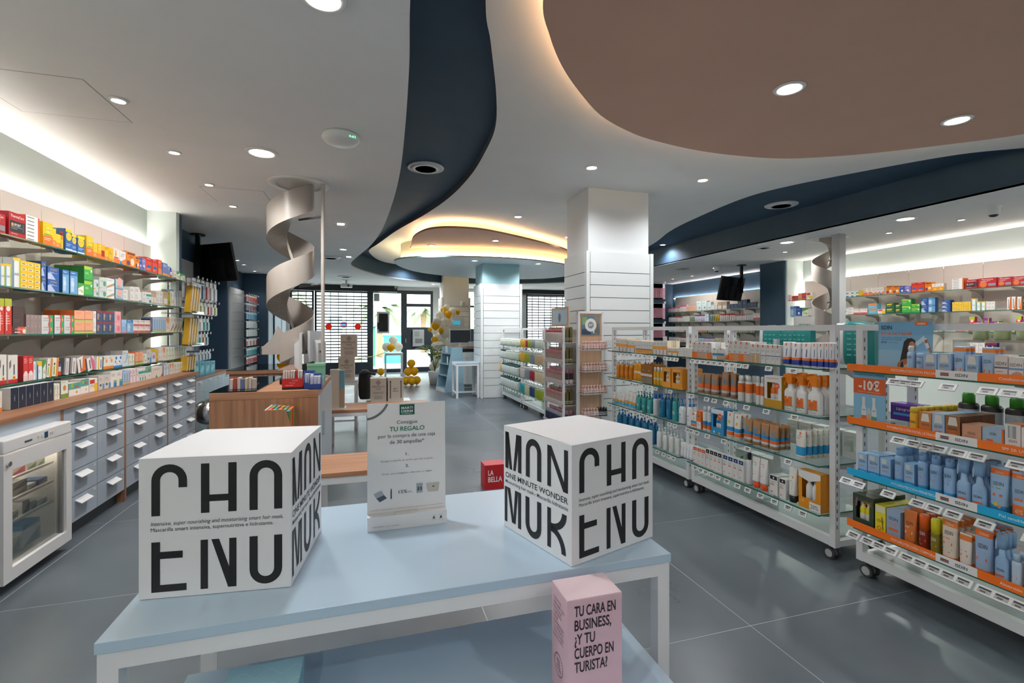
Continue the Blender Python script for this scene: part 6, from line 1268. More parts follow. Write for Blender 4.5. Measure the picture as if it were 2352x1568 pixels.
# ------------------------------------------------------------------ counter card
t = thing('promotional_card', 'white promotional card stand between the two cubes', 'sign', (.127, 1.69, .73), math.radians(.5), None)
W = .272; PW = M('f0efef', .45)
G().box(-W / 2, 0, .0, W / 2, .055, .048, PW).build('base_box', t, .001)
gp = G().box(-W / 2, .03, .050, W / 2, .034, .43, PW).build('panel', t); gp.rotation_euler = (-.03, 0, 0)
G().box(-.04, .012, .046, .035, .030, .0515, M('e3e0da', .5)).build('tab', t)
g = G(); y = .0292; GRN = M('0f5d47', .5); GT = M('4c5356', .5); GG = M('2a7a5f', .5)
def ln(b, z, h, w, m, bold=0.0, x=0): g.text(b, x, z, h, m, y=y, width=w, bold=bold, res=3)
g.add([(-.026, y, .388), (.026, y, .388), (.026, y, .425), (-.026, y, .425)], [[0, 1, 2, 3]], GRN)
WH = M('f4f6f4', .5); y = .0288
ln('MARTI', .4085, .0085, .040, WH, .01); ln('DERM', .3965, .0085, .040, WH, .01); ln('LA FORMULA', .391, .003, .036, WH)
ln('Consigue', .357, .0125, .072, GT); ln('TU REGALO', .332, .0155, .122, GG, .012); ln('por la compra de una caja', .310, .0125, .20, GT); ln('de 30 ampollas*', .288, .0125, .12, GT, .006)
ln('1.', .245, .0095, .010, GT, .01); ln('Escoge la ampolla de cartón que más te guste', .226, .0062, .18, M('8d9294', .5)); ln('2.', .203, .0095, .012, GT, .01); ln('Gíralo, saca la lengüeta y descubre tu regalo:', .181, .0062, .175, M('8d9294', .5))
ln('15%', .112, .0115, .03, GT, .006, -.015); ln('DTO.', .112, .006, .014, GT, 0, .010); ln('*Promoción válida hasta fin de existencias. Consulta las condiciones en tu farmacia habitual', .060, .0032, .25, M('9a9c9e', .5))
def quad(p, m): g.add([(a, y, b) for a, b in p], [list(range(len(p)))], m)
SL = M('4d5a68', .5); LT = M('a9b2bb', .5)
quad([(-.115, .118), (-.088, .128), (-.080, .112), (-.106, .102)], LT); quad([(-.106, .102), (-.080, .112), (-.070, .100), (-.094, .088)], SL)
quad([(-.058, .096), (-.053, .096), (-.053, .122), (-.0545, .132), (-.0565, .132), (-.058, .122)], SL)
quad([(.032, .108), (.054, .108), (.054, .142), (.032, .142)], LT); quad([(.035, .116), (.042, .116), (.042, .130), (.035, .130)], SL); quad([(.045, .116), (.051, .116), (.051, .130), (.045, .130)], SL)
quad([(.072, .108), (.110, .108), (.114, .140), (.068, .140)], M('cdc5b8', .6)); quad([(.088, .124), (.096, .124), (.096, .129), (.088, .129)], GRN)
g.build('print', t).rotation_euler = (-.03, 0, 0)
g = G()
for k in range(10):            # the ring drawn over the corner of the card
    a0, a1 = -PI / 2 + .62 * k / 10 * 1.9, -PI / 2 + .62 * (k + 1) / 10 * 1.9
    c = (-W / 2 - .01, .462); R, r = .088, .080
    p = [(c[0] + R * math.cos(a0), c[1] + R * math.sin(a0)), (c[0] + R * math.cos(a1), c[1] + R * math.sin(a1)), (c[0] + r * math.cos(a1), c[1] + r * math.sin(a1)), (c[0] + r * math.cos(a0), c[1] + r * math.sin(a0))]
    p = [(min(max(a, -W / 2), W / 2), min(b, .43)) for a, b in p]
    g.add([(a, .0290, b) for a, b in p], [[0, 1, 2, 3]], M('6d7174', .3))
g.build('ring_print', t).rotation_euler = (-.03, 0, 0)
g = G().text('MARTIDERM, cartón reciclable', -.075, .012, .004, M('9a9c9e', .5), y=-.0006, width=.09)
for x in (.09, .115):
    for q in ((x - .009, .017, x + .009, .0175), (x - .009, .034, x + .009, .0345)): g.add([(q[0], -.0006, q[1]), (q[2], -.0006, q[1]), (q[2], -.0006, q[3]), (q[0], -.0006, q[3])], [[0, 1, 2, 3]], M('8d8f90', .5))
    g.add([(x - .005, -.0006, .021), (x + .004, -.0006, .021), (x + .002, -.0006, .031), (x - .003, -.0006, .029)], [[0, 1, 2, 3]], M('55575a', .5))
g.build('base_print', t)

# ------------------------------------------------------------------ pink carton and aqua box on the low table
PK = M('dfb9c4', .45); INK2 = M('2b2026', .5)
t = thing('pink_carton', 'tall pink carton with black slogan on the low table', 'box', (.483, 1.122, .45))
w, d, h = .157, .107, .274
G().box(0, 0, 0, w, d, h, PK, top=M('ecd3da', .45)).build('body', t, .001)
G().box(.001, .001, h, w - .001, d - .001, h + .0018, M('ecd3da', .45)).build('lid_flap', t)
g = G()
for i, (b, wd) in enumerate((('TU CARA EN', .118), ('BUSINESS,', .105), ('¿Y TU', .058), ('CUERPO EN', .112), ('TURISTA?', .094))):
    g.text(b, .02, h - .042 - i * .036, .0265, INK2, align='l', width=wd, bold=.02, res=3)
g.build('slogan', t)
F = Matrix.Translation((0, d, 0)) @ Matrix.Rotation(-PI / 2, 4, 'Z'); g = G()
for i, b in enumerate(('CUIDA TUS', 'GESTIONES CON', 'PROTOCOLOS', 'CORPORALES', 'INNER.', 'INSPIRADO EN', 'TU CIENCIA Y', 'TODO CONSEJO', 'FARMACÉUTICO')): g.text(b, .014, h - .035 - i * .0125, .0075, M('6a4a58', .5), align='l', width=.008 * len(b) * .72, frame=F)
for i in range(28):
    a0, a1 = 2 * PI * i / 28, 2 * PI * (i + .6) / 28
    g.add([F @ Vector((.05 + r * math.cos(a), -.0006, .075 + r * math.sin(a))) for r, a in ((.030, a0), (.030, a1), (.026, a1), (.026, a0))], [[0, 1, 2, 3]], M('6a4a58', .5))
for i, b in enumerate(('BYE', 'BYE', 'STRESS')): g.text(b, .05, .083 - i * .011, .007, INK2, frame=F, width=.006 * len(b))
g.build('side_print', t)
t = thing('aqua_box', 'light aqua box with wave pattern on the low table', 'box', (-.255, 1.235, .45)); AQ = M('a9d5e3', .45)
G().box(-.088, -.135, 0, .088, .13, .105, M('8ec3d6', .45), top=AQ).build('body', t, .0015)
g = G(); wv = M('d3ebf1', .5)
for k in range(5):
    g = G()
    pts = [(-.088 + .176 * i / 24, -.11 + k * .05 + .012 * math.sin(i * .75 + k)) for i in range(25)]
    for a, b in zip(pts, pts[1:]): g.add([(a[0], a[1] - .001, .1054), (b[0], b[1] - .001, .1054), (b[0], b[1] + .001, .1054), (a[0], a[1] + .001, .1054)], [[0, 1, 2, 3]], wv)
    g.build('wave_line', t)

# ================================================================== LEFT SERVICE COUNTER
t = thing('service_counter', 'walnut service counter with smoked glass inset on the left', 'counter', (-.765, 4.6, 0)); hx, y0, y1 = .375, -.6, .62
G().box(-hx, y0 + .004, .08, hx, y1, .895, WOODV).build('body', t); G().box(-hx + .05, y0 + .05, 0, hx - .05, y1 - .05, .08, M('3d3f42', .6)).build('plinth', t)
G().box(-hx, y0, 0, .0, y0 + .02, .89, WOODV).build('front_panel', t); G().box(.002, y0, 0, hx, y0 + .02, .89, WOODV).build('front_panel', t)
G().box(-hx, y0, .892, hx, y1, .95, WOODX).build('top', t, .002)
G().box(-hx, y0 + .004, .9505, -.06, y1, .958, glass_mat('smoked_glass', '5b4f48', .5)).build('glass_inset', t); G().box(-hx, y0 + .004, .9503, -.06, y0 + .008, .9585, GEDGE).build('glass_edge', t)
G().box(hx, y0, .08, hx + .012, y1, .90, M('b9c0c4', .4)).build('side_panel', t); G().box(hx + .012, y0 + .2, .55, hx + .03, y0 + .26, .75, M('a9b9c2', .4)).build('lever', t)
t = thing('leaflet_holder', 'walnut pocket of colourful leaflets on the counter front', 'holder', (-.60, 3.86, .55))
for yy in (-.15, .125): G().prism([(-.12, -.15), (.16, -.15), (.02, .30), (-.12, .30)], yy, yy + .012, WOODV, 'y').build('cheek', t)
G().box(-.118, -.138, -.15, -.106, .125, .30, M('c9cdd0', .5)).build('back_board', t); G().box(-.106, -.138, .08, .085, .125, .086, ACRYL).build('glass_shelf', t)
cols = ['ef7a2a', 'd94a3a', '7fae4a', '3f86c4', '5a8f4a']
for i in range(5):
    q = G()
    for k in range(4): q.box(-.10 + i * .03, -.13 + k * .063, .088, -.076 + i * .03, -.075 + k * .063, .30 - i * .004, M(cols[(i + k) % 5], .5), top=M(cols[(i * 2 + k) % 5], .5))
    q.build('leaflet_row', t)
# things on the counter
CT = .951
t = thing('leaflet_display', 'red and black display of folded leaflets on the counter', 'display', (-.585, 4.1, CT)); G().box(-.075, -.03, 0, .075, .06, .018, BLACK).build('foot', t)
q = G().box(-.075, -.032, .018, .075, -.025, .085, M('c8201f', .4)).build('front', t); G().box(-.075, .055, .018, .075, .06, .10, M('c8201f', .4)).build('back', t)
for i, b in enumerate(('No smoke', 'Best grow', 'Better together')): G().text(b, .02 - i * .02, .068 - i * .019, .007, WH, y=-.033, width=.04 + .015 * (i == 2)).build('lettering', q)
for k in range(8): G().box(-.070 + k * .0178, -.018, .02, -.057 + k * .0178, .05, .145 - .002 * (k % 3), M('ded3cc' if k not in (5,) else 'b3302c', .6)).build('leaflet', t)
def blister_display(lab, x, y, w, h, c, n):
    t = thing('counter_display', lab, 'display', (x, y, CT), 0, 'small displays on the service counter'); m = M(c, .4)
    for s_ in (-1, 1): G().prism([(0, 0), (.09, 0), (.09, h), (.06, h), (0, h * .35)], s_ * w / 2 - .002, s_ * w / 2 + .002, m, 'x').build('side', t)
    G().box(-w / 2, 0, 0, w / 2, .003, h * .35, m).build('front', t); G().box(-w / 2, .087, 0, w / 2, .09, h, m).build('back', t); G().box(-w / 2, .0, 0, w / 2, .09, .004, m).build('base', t)
    for k in range(n): G().box(-w / 2 + .006 + k * (w - .008) / n, .02, .005, -w / 2 + .002 + (k + .85) * (w - .008) / n + .004, .08, h * .84, M('e6e6ee', .4), front=M('c9cce0', .4)).build('pack', t)
blister_display('tall royal blue pack display on the counter', -.465, 4.06, .075, .14, '26458f', 3); blister_display('low royal blue pack display with orange tab on the counter', -.415, 4.02, .09, .12, '26458f', 3)
blister_display('aqua tray of small white packs on the counter edge', -.44, 4.25, .11, .075, '9cc9d6', 5)
t = thing('storage_box', 'green archive box at the far counter edge', 'box', (-.46, 4.55, CT)); G().box(-.07, -.05, 0, .07, .10, .17, M('6fae8c', .5)).build('body', t); G().box(-.072, -.052, .15, .072, .102, .172, M('7fbd9b', .5)).build('lid', t)
def monitor(lab, x, y, rz, z=CT, w=.52, h=.34, c='d7d9dc'):
    t = thing('computer_monitor', lab, 'monitor', (x, y, z), rz, 'white till monitors'); m = M(c, .4)
    G().box(-.10, -.08, 0, .10, .08, .012, m).build('base', t); G().box(-.02, -.015, .012, .02, .015, .16, m).build('neck', t)
    p = G().prism([(-.022, .08), (.0, .08), (.0, .08 + h), (-.022, .08 + h)], -w / 2, w / 2, m, 'x'); o = p.build('screen_case', t); G().prism([(.0, .10), (.045, .14), (.045, .34), (.0, .38)], -w * .3, w * .3, m, 'x').build('rear_bulge', o)
    G().box(-w / 2 + .012, -.0235, .095, w / 2 - .012, -.022, .08 + h - .012, M('3b3e44', .15)).build('screen', o)
    return t
monitor('white till monitor seen edge-on on the service counter', -.62, 4.78, PI / 2 + .1, h=.36); monitor('second till monitor seen edge-on behind the first', -.50, 5.06, -PI / 2 - .15, h=.38)
t = thing('card_terminal', 'black handheld card terminal lying on the counter', 'terminal', (-.70, 4.5, CT)); G().box(-.04, -.06, 0, .04, .06, .05, BLACK).build('body', t, .008); G().box(-.03, -.02, .05, .03, .045, .053, M('5a6a70', .2)).build('screen', t)
t = thing('barcode_scanner', 'black barcode scanner with curly cable on the counter', 'scanner', (-.53, 4.55, CT)); G().prism([(-.02, 0), (.02, 0), (.03, .12), (.07, .15), (.05, .19), (-.05, .16)], -.02, .02, BLACK, 'y').build('body', t); G().tube([(0, 0, .004), (.05, -.06, .05), (.10, -.12, .02), (.06, -.2, .03), (.12, -.25, .004)], .004, BLACK).build('cable', t)
t = thing('sorted_boxes', 'row of small cartons on the counter glass', 'box', (-.95, 4.15, .9595))
for k in range(7): G().box(-.09 + k * .026, -.01, 0, -.069 + k * .026, .05, .075 + .006 * (k % 3), M(['e3d3cc', 'b34a42', 'e3d3cc', '5f7fb4', 'e9c9b0', 'd9cfc8', 'c9b9b0'][k], .5)).build('carton', t)

# ------------------------------------------------------------------ benches, boxes and stools behind
def bench(lab, x0, x1, y0, y1, z):
    t = thing('bench', lab, 'bench', ((x0 + x1) / 2, (y0 + y1) / 2, 0), group='walnut benches'); hx, hy = (x1 - x0) / 2, (y1 - y0) / 2
    G().box(-hx, -hy, z - .03, hx, hy, z, WOODX).build('seat', t, .002)
    for a in (-hx + .005, hx - .045):
        for b in (-hy + .005, hy - .045): G().box(a, b, 0, a + .04, b + .04, z - .03, FRAME).build('leg', t)
    for b in (-hy + .005, hy - .045): G().box(-hx + .045, b, z - .075, hx - .045, b + .04, z - .03, FRAME).build('rail', t)
    for a in (-hx + .005, hx - .045): G().box(a, -hy + .045, z - .075, a + .04, hy - .045, z - .03, FRAME).build('rail', t)
bench('walnut bench with white steel legs behind the card stand', -.47, .70, 5.75, 6.3, .50); bench('near walnut bench glimpsed between cube and card stand', -.345, .20, 3.25, 3.74, .50)
t = thing('display_tower', 'beige and teal display tower standing on the bench end', 'display', (-.36, 5.86, .50)); G().box(-.09, -.07, 0, .09, .10, .02, WHITE).build('foot', t); G().box(-.08, -.05, .02, .02, .06, .46, M('dccfc0', .5)).build('panel', t); G().box(.022, -.05, .02, .075, .06, .24, M('b39c84', .5)).build('lower_block', t); G().box(.022, -.05, .24, .075, .06, .45, M('6f9fae', .5)).build('upper_block', t)
display_table('white stool table carrying the stacked kraft boxes', -.75, -.17, 7.1, 7.6, .70, top=M('d9dde0', .4), low=True); display_table('low white table under the two kraft boxes', -.05, .55, 6.75, 7.15, .42, top=M('d9dde0', .4))
KR = M('cfc2b4', .65); KI = M('4a423c', .6)
def kraft(lab, x, y, z, w=.215, d=.2, h=.325, rz=0, arrows=False):
    t = thing('kraft_box', lab, 'box', (x, y, z), rz, 'printed kraft wine boxes'); G().box(-w / 2, 0, 0, w / 2, d, h, KR).build('body', t, .001); G().box(-.02, -.0008, h - .001, .02, d, h + .0008, M('c4b5a4', .6)).build('tape', t); g = G()
    if arrows:
        for s_ in (-1, 1): g.add([(s_ * w * .34 - .006, -.0006, h * .12), (s_ * w * .34 + .006, -.0006, h * .12), (s_ * w * .34 + .006, -.0006, h * .84), (s_ * w * .34 - .006, -.0006, h * .84)], [[0, 1, 2, 3]], KI); g.add([(s_ * w * .34 - .014, -.0006, h * .82), (s_ * w * .34 + .014, -.0006, h * .82), (s_ * w * .34, -.0006, h * .90)], [[0, 1, 2]], KI)
        g.text('MUY', 0, h * .5, .02, KI, width=.06, bold=.01); g.text('FRÁGIL', 0, h * .40, .02, KI, width=.08, bold=.01)
    else:
        c = .03; zc = h * .82
        for R, r in ((.036, .030), (.024, .019)):
            P = [(0, R), (R, 0), (0, -R), (-R, 0)]; Q = [(0, r), (r, 0), (0, -r), (-r, 0)]
            for i in range(4): j = (i + 1) % 4; g.add([(P[i][0], -.0006, zc + P[i][1]), (P[j][0], -.0006, zc + P[j][1]), (Q[j][0], -.0006, zc + Q[j][1]), (Q[i][0], -.0006, zc + Q[i][1])], [[0, 1, 2, 3]], KI)
        g.add([(-.01, -.0006, zc), (0, -.0006, zc + .01), (.01, -.0006, zc), (0, -.0006, zc - .01)], [[0, 1, 2, 3]], KI)
        g.text('DESTELLO', 0, h * .62, .022, KI, width=w * .78, bold=.008); g.text('Málaga', 0, h * .52, .022, KI, width=w * .34, shear=.3)
        for i, wd in enumerate((.70, .6, 0, .5, .54, .5)):
            if wd: g.add([(-w * wd / 2, -.0006, h * (.40 - .055 * i)), (w * wd / 2, -.0006, h * (.40 - .055 * i)), (w * wd / 2, -.0006, h * (.425 - .055 * i)), (-w * wd / 2, -.0006, h * (.425 - .055 * i))], [[0, 1, 2, 3]], M('9c8f84', .6))
    g.build('print', t); return t
kraft('upper kraft box of the stack on the stool table', -.29, 7.15, .702 + .327, w=.225); kraft('lower kraft box of the stack on the stool table', -.32, 7.14, .701)
kraft('kraft box with diamond logo standing behind the bench', .11, 6.82, .421); kraft('kraft box with two upright arrows behind the bench', .345, 6.84, .421, arrows=True, rz=.12)
t = thing('backpack', 'black padded backpack slung on the stool table', 'bag', (-.07, 7.2, .42)); G().loft([superring(.07, .06, z, 14, .8, 0, 0) for z in (0,)] + [superring(a, b, z, 14, .8) for a, b, z in ((.09, .07, .05), (.095, .08, .2), (.085, .07, .36), (.04, .04, .42))], M('121214', .7)).build('body', t); G().tube([(-.06, -.1, .36), (.04, -.16, .39), (.14, -.1, .36)], .02, M('121214', .7)).build('strap', t)
t = thing('kraft_carton', 'red carton lettered in white standing behind the right cube', 'box', (1.05, 4.1, 0)); t.name = 'red_carton'
G().box(-.075, 0, 0, .12, .16, .215, M('c3202a', .4)).build('body', t); G().text('LA', -.045, .125, .045, WH, width=.05, align='l', bold=.02).build('lettering', t); G().text('BELLA', -.045, .065, .045, WH, width=.13, align='l', bold=.02).build('lettering', t)
t = thing('foil_balloon', 'silver foil ball balloon behind the drawer cabinets', 'balloon', (-1.9, 6.62, 0)); G().ball((0, 0, .42), .155, M('c9cbce', .18, .9), 20, 12).build('ball', t); G().cyl((0, 0, .0), (0, 0, .27), .002, CHROME).build('string', t); G().cyl((0, 0, 0), (0, 0, .03), .03, CHROME).build('weight', t)

# ================================================================== POSTERS ON THE RIGHT-EDGE GONDOLA
FX = Matrix.Rotation(-PI / 2, 4, 'Z')      # local x -> world -y, local -y -> world -x
def poster(name, lab, x, y_c, z, w, h, draw, base):
    t = thing(name, lab, 'poster', (x, y_c, z), -PI / 2); G().box(-w / 2, 0, 0, w / 2, .004, h, base).build('board', t); g = G(); draw(g, w, h); g.build('print', t); G().prism([(.004, 0), (.06, 0), (.004, h * .5)], -.01, .01, WHITE, 'x').build('strut', t)
def skyp(c1, c2):
    return M(c1, .5)
def d_mist(g, w, h):
    def q(pts, c, k=0): g.add([(a * w - w / 2, -.0005 - .00008 * k, b * h) for a, b in pts], [list(range(len(pts)))], M(c, .5))
    q([(0, 0), (1, 0), (1, .45), (0, .45)], '9cc6e2'); q([(0, .45), (1, .45), (1, .75), (0, .75)], '86bade')
    q([(.70, .93), (.93, .93), (.93, 1), (.70, 1)], 'f0762b', 1)
    # sprayed mist, hair, face, neck, shoulder, raised arm with can: a generic smiling figure
    q([(.70, .60), (.86, .74), (.88, .66), (.74, .54)], 'cfe4f0', 1)
    hair = [(.40, .12), (.46, .42), (.50, .62), (.56, .68), (.64, .69), (.70, .65), (.71, .56), (.66, .30), (.64, .10)]; q(hair, '2a1d1a', 2)
    q([(.56, .56), (.60, .62), (.66, .63), (.705, .58), (.715, .50), (.70, .44), (.66, .40), (.60, .42), (.565, .48)], 'b9805f', 3)
    q([(.60, .60), (.66, .645), (.71, .62), (.70, .655), (.62, .665), (.57, .62), (.56, .50), (.59, .54)], '2a1d1a', 4)
    q([(.60, .42), (.67, .42), (.67, .30), (.59, .30)], 'a8714f', 3); q([(.36, 0), (.38, .2), (.46, .27), (.62, .31), (.72, .26), (.74, .0)], 'a87350', 3); q([(.42, 0), (.44, .2), (.48, .24), (.50, 0)], '2a1d1a', 4); q([(.46, 0), (.5, .16), (.58, .22), (.62, 0)], 'd9c4b0', 5)
    q([(.665, .475), (.70, .485), (.695, .465)], 'f3e6df', 5); q([(.66, .525), (.69, .53), (.688, .535), (.66, .53)], '3a2620', 5); q([(.60, .525), (.635, .53), (.635, .535), (.60, .53)], '3a2620', 5)
    q([(.985, .28), (1, .30), (1, .44), (.95, .60), (.91, .67), (.86, .66), (.88, .60), (.94, .48)], 'b07a58', 3); q([(.84, .68), (.90, .70), (.955, .52), (.90, .50)], 'e4e8ee', 4); q([(.87, .66), (.92, .67), (.92, .60), (.87, .60)], 'b07a58', 5)
    g.text('NUEVO', .315 * w, .945 * h, .034 * h, M('ffffff', .5), width=.14 * w, y=-.0009, bold=.02)
    g.text('ISDIN', -.44 * w, .855 * h, .075 * h, ISD, width=.21 * w, align='l', y=-.0009, bold=.02); g.text('Bruma Facial', -.44 * w, .75 * h, .062 * h, M('f0762b', .5), width=.58 * w, align='l', y=-.0009, bold=.02)
    g.text('Textura ligera y rápida absorción', -.44 * w, .685 * h, .026 * h, M('3f5a6c', .5), width=.50 * w, align='l', y=-.0009); g.text('Aplicable sobre maquillaje', -.44 * w, .645 * h, .026 * h, M('3f5a6c', .5), width=.40 * w, align='l', y=-.0009); g.text('SPF 50', -.44 * w, .58 * h, .038 * h, ISD, width=.105 * w, align='l', y=-.0009, bold=.02); g.text('UVB UVA LUZ AZUL', -.31 * w, .585 * h, .026 * h, M('5f7f94', .5), width=.19 * w, align='l', y=-.0009)
    g.text('ISDIN', -.31 * w, .05 * h, .055 * h, ISD, width=.15 * w, align='l', y=-.0009, bold=.02)
    for k, c in enumerate(('1d2c36', 'c8262c', '1d2c36')): q([(.07, .05 + .02 * k), (.17, .05 + .02 * k), (.17, .064 + .02 * k), (.07, .064 + .02 * k)], c, 4)
def d_ten(g, w, h):
    def q(pts, c, k=0): g.add([(a * w - w / 2, -.0005 - .00008 * k, b * h) for a, b in pts], [list(range(len(pts)))], M(c, .5))
    q([(0, .58), (1, .58), (1, .88), (0, .88)], 'd9602a', 1); q([(0, .88), (1, .88), (1, 1), (0, 1)], '6fb0d4', 1)
    g.text('FOTOPROTECCIÓN COMPLETA', 0, .925 * h, .038 * h, ISD, width=.92 * w, y=-.0009); g.text('-10€', .0, .66 * h, .17 * h, M('f6e9df', .5), width=.66 * w, y=-.0009, bold=.03); g.text('descuento en la compra de dos productos', 0, .61 * h, .02 * h, M('f3d9c8', .5), width=.7 * w, y=-.0009)
    for x0, s in ((.26, 1), (.58, 1)): q([(x0, .06), (x0 + .16, .06), (x0 + .16, .28), (x0 + .115, .38), (x0 + .125, .52), (x0 + .02, .52), (x0 + .03, .38), (x0, .28)], 'dfe6ea', 2); q([(x0, .06), (x0 + .16, .06), (x0 + .16, .17), (x0, .17)], 'e8703a' if x0 < .4 else '4f9f8c', 3); g.text('ISDIN', (x0 + .08 - .5) * w, .26 * h, .03 * h, ISD, width=.10 * w, y=-.0009)
    q([(.43, .04), (.57, .04), (.56, .26), (.52, .32), (.47, .32), (.44, .26)], 'b9d3e4', 4); q([(.47, .10), (.54, .10), (.54, .2), (.47, .2)], 'f0b43a', 5)
poster('promotional_poster', 'blue mist poster on the top shelf of the right-edge gondola', 2.69, 1.80, 1.189, .262, .272, d_mist, M('79b2da', .5))
poster('promotional_poster', 'blue and orange discount poster below the mist poster', 2.675, 1.972, .888, .176, .295, d_ten, M('8abfdf', .5))
# small blue trays on the strips
# ------------------------------------------------------------------ goods on the back of the gondolas
KINDN = {'vial': 'perfume_vial', 'viald': 'perfume_vial', 'vialo': 'perfume_carton', 'viall': 'perfume_vial', 'vialn': 'perfume_vial', 'rosevial': 'perfume_bottle', 'blackvial': 'perfume_bottle', 'limejar': 'plastic_tub', 'tonic': 'tonic_bottle', 'tonicp': 'tonic_bottle', 'rollg': 'lidded_pot', 'rollc': 'lidded_pot', 'rolly': 'lidded_pot', 'rollw': 'lidded_pot', 'tealpack': 'hygiene_pack', 'mustflat': 'splint_carton', 'navypile': 'cosmetic_carton', 'paletall': 'cosmetic_carton', 'peachcart': 'cosmetic_carton', 'pinklid': 'cosmetic_carton', 'whitetext': 'cosmetic_carton', 'redwhite': 'cosmetic_carton', 'amberlow': 'display_tray'}
def stand(key, w, h, x, y, z, rz, lab, group):
    o, n, d = product(key, w, h)
    if key in KINDN: o.name = KINDN[key]
    elif key[0] == 'x' and len(key) > 3: o.name = 'lotion_bottle'
    elif key[1:] == 'bot': o.name = 'serum_bottle'
    o.location = (x, y, z); o.rotation_euler = (0, 0, rz); tag(o, lab, CATN[ST[key]['kind']][1], group); return o
S('limejar', 'can', 'clear tub with lime green lid', 'c9d8a0', [], cap='b4d83a', bands=[], capk=1.06, caph=.45); S('tonic', 'can', 'dark tonic bottle with green cap and grey label', '2b2226', [('R', 0, .1, 1, .6, 'b9bcc4'), ('L', .5, 6, '7f838c')], cap='3f9a2a', bands=[(.08, '2b2226'), (.62, 'b4b8c0')], caph=.24, capk=.62)
S('tonicp', 'can', 'dark tonic bottle with purple cap and grey label', '2b2226', [], cap='5a2a5a', bands=[(.08, '2b2226'), (.62, 'b4b8c0')], caph=.24, capk=.62); S('purplelow', 'box', 'low purple slimming carton', '53288c', [('T', .6, .16, 'f0eaf6', 'Lipograsil', .6), ('R', .1, .3, .9, .44, '3f9fe0'), ('B', .86, 1, '7d4fb0')])
for i in range(4): stand('limejar', .062, .085, 2.93, 1.62 - .085 * i, 1.37, -PI / 2, 'clear tub with lime green lid behind the right-edge gondola top', 'lime tubs behind the right-edge gondola')
sh = thing('riser_shelf', 'clear riser carrying the lime lidded tubs', 'shelf', (2.95, 1.45, 1.189)); G().box(-.06, -.25, .172, .06, .25, .180, ACRYL).build('deck', sh); G().box(-.06, -.25, 0, .06, -.243, .172, ACRYL).build('end', sh); G().box(-.06, .243, 0, .06, .25, .172, ACRYL).build('end', sh)
for i, k in enumerate(('tonic', 'tonic', 'tonic', 'tonicp', 'tonicp', 'tonicp')): stand(k, .082, .21, 2.90 + .09 * (i % 2) * 0, 1.66 - .095 * i, .887, -PI / 2, ST[k]['desc'] + ' on the gondola back', 'tonic bottles behind the right-edge gondola')
for i in range(3): stand('purplelow', .15, .10, 2.99, 2.0 - .16 * i, .887, -PI / 2, 'low purple slimming carton behind the yellow cylinders', 'purple cartons behind the right-edge gondola')
S('backwhite', 'box', 'white carton with green and grey print', 'dcdcd8', [('L', .8, 6, 'a9aca6'), ('R', .6, .3, .8, .7, 'b4c9b8')]); 
for i in range(5):
    stand('backwhite', .095, .17, 3.0, 2.34 + .11 * i, .581, -PI / 2, 'tall white carton on the back of the middle gondola', 'white cartons behind the middle gondola'); stand('backwhite', .095, .19, 3.0, 2.34 + .11 * i, .881, -PI / 2, 'white carton behind the orange trigger bottles', 'white cartons behind the trigger bottles') if i > 2 else None
S('greyleafp', 'box', 'grey carton with green leaf print', 'b9bfbc', [('W', [(.2, .2), (.5, .1), (.8, .6), (.6, .6)], '3f8f3c'), ('L', .9, 2, '8d938f')])
for i in range(3): stand('greyleafp', .12, .12, 3.02, 3.05 + .13 * i, .281, -PI / 2, 'grey carton with green leaf behind the lowest shelf', 'leaf cartons behind the middle gondola')
# teal soft packs standing on top shelves
def soft_pack(lab, x, y, z, w, h, group):
    t = thing('soft_pack', lab, 'pack', (x, y, z), -PI / 2 + random.uniform(-.12, .12), group); n = 10
    for nm, c, lo, hi in (('white_end', 'e6e8ea', -.5, -.22), ('teal_body', '1f8f8c', -.22, .5)):
        rings = []
        for i in range(n + 1):
            u = lo + (hi - lo) * i / n; k = max(0.12, math.cos(u * PI * .96)) ** .35
            ring = []
            for j in range(14):
                a = 2 * PI * j / 14; ring.append((u * w, .045 * k * math.copysign(abs(math.cos(a)) ** .7, math.cos(a)) + .005 * math.sin(7 * u), h / 2 + h / 2 * (.94 + .06 * k) * math.copysign(abs(math.sin(a)) ** .5, math.sin(a)) + .006 * math.sin(9 * u + a)))
            rings.append(ring)
        G().loft(rings, M(c, .35)).build(nm, t)
    g = G()
    for r_ in range(5):
        for c_ in range(3): xx = -.12 * w + c_ * .18 * w; zz = h * (.72 - .12 * r_); g.add([(xx, -.0475, zz), (xx + .12 * w, -.0475, zz), (xx + .12 * w, -.0475, zz + .03 * h), (xx, -.0475, zz + .03 * h)], [[0, 1, 2, 3]], M('6fc0b8', .5))
    g.build('print', t)
for i in range(3): soft_pack('teal and white soft pack on the middle gondola top, left cluster', 3.02 + .02 * i, 2.98 - .115 * i, 1.182, .22, .27, 'soft packs on the middle gondola')
soft_pack('big teal and white soft pack at the corner of the middle gondola', 3.05, 2.33, 1.182, .25, .29, 'soft packs on the middle gondola')

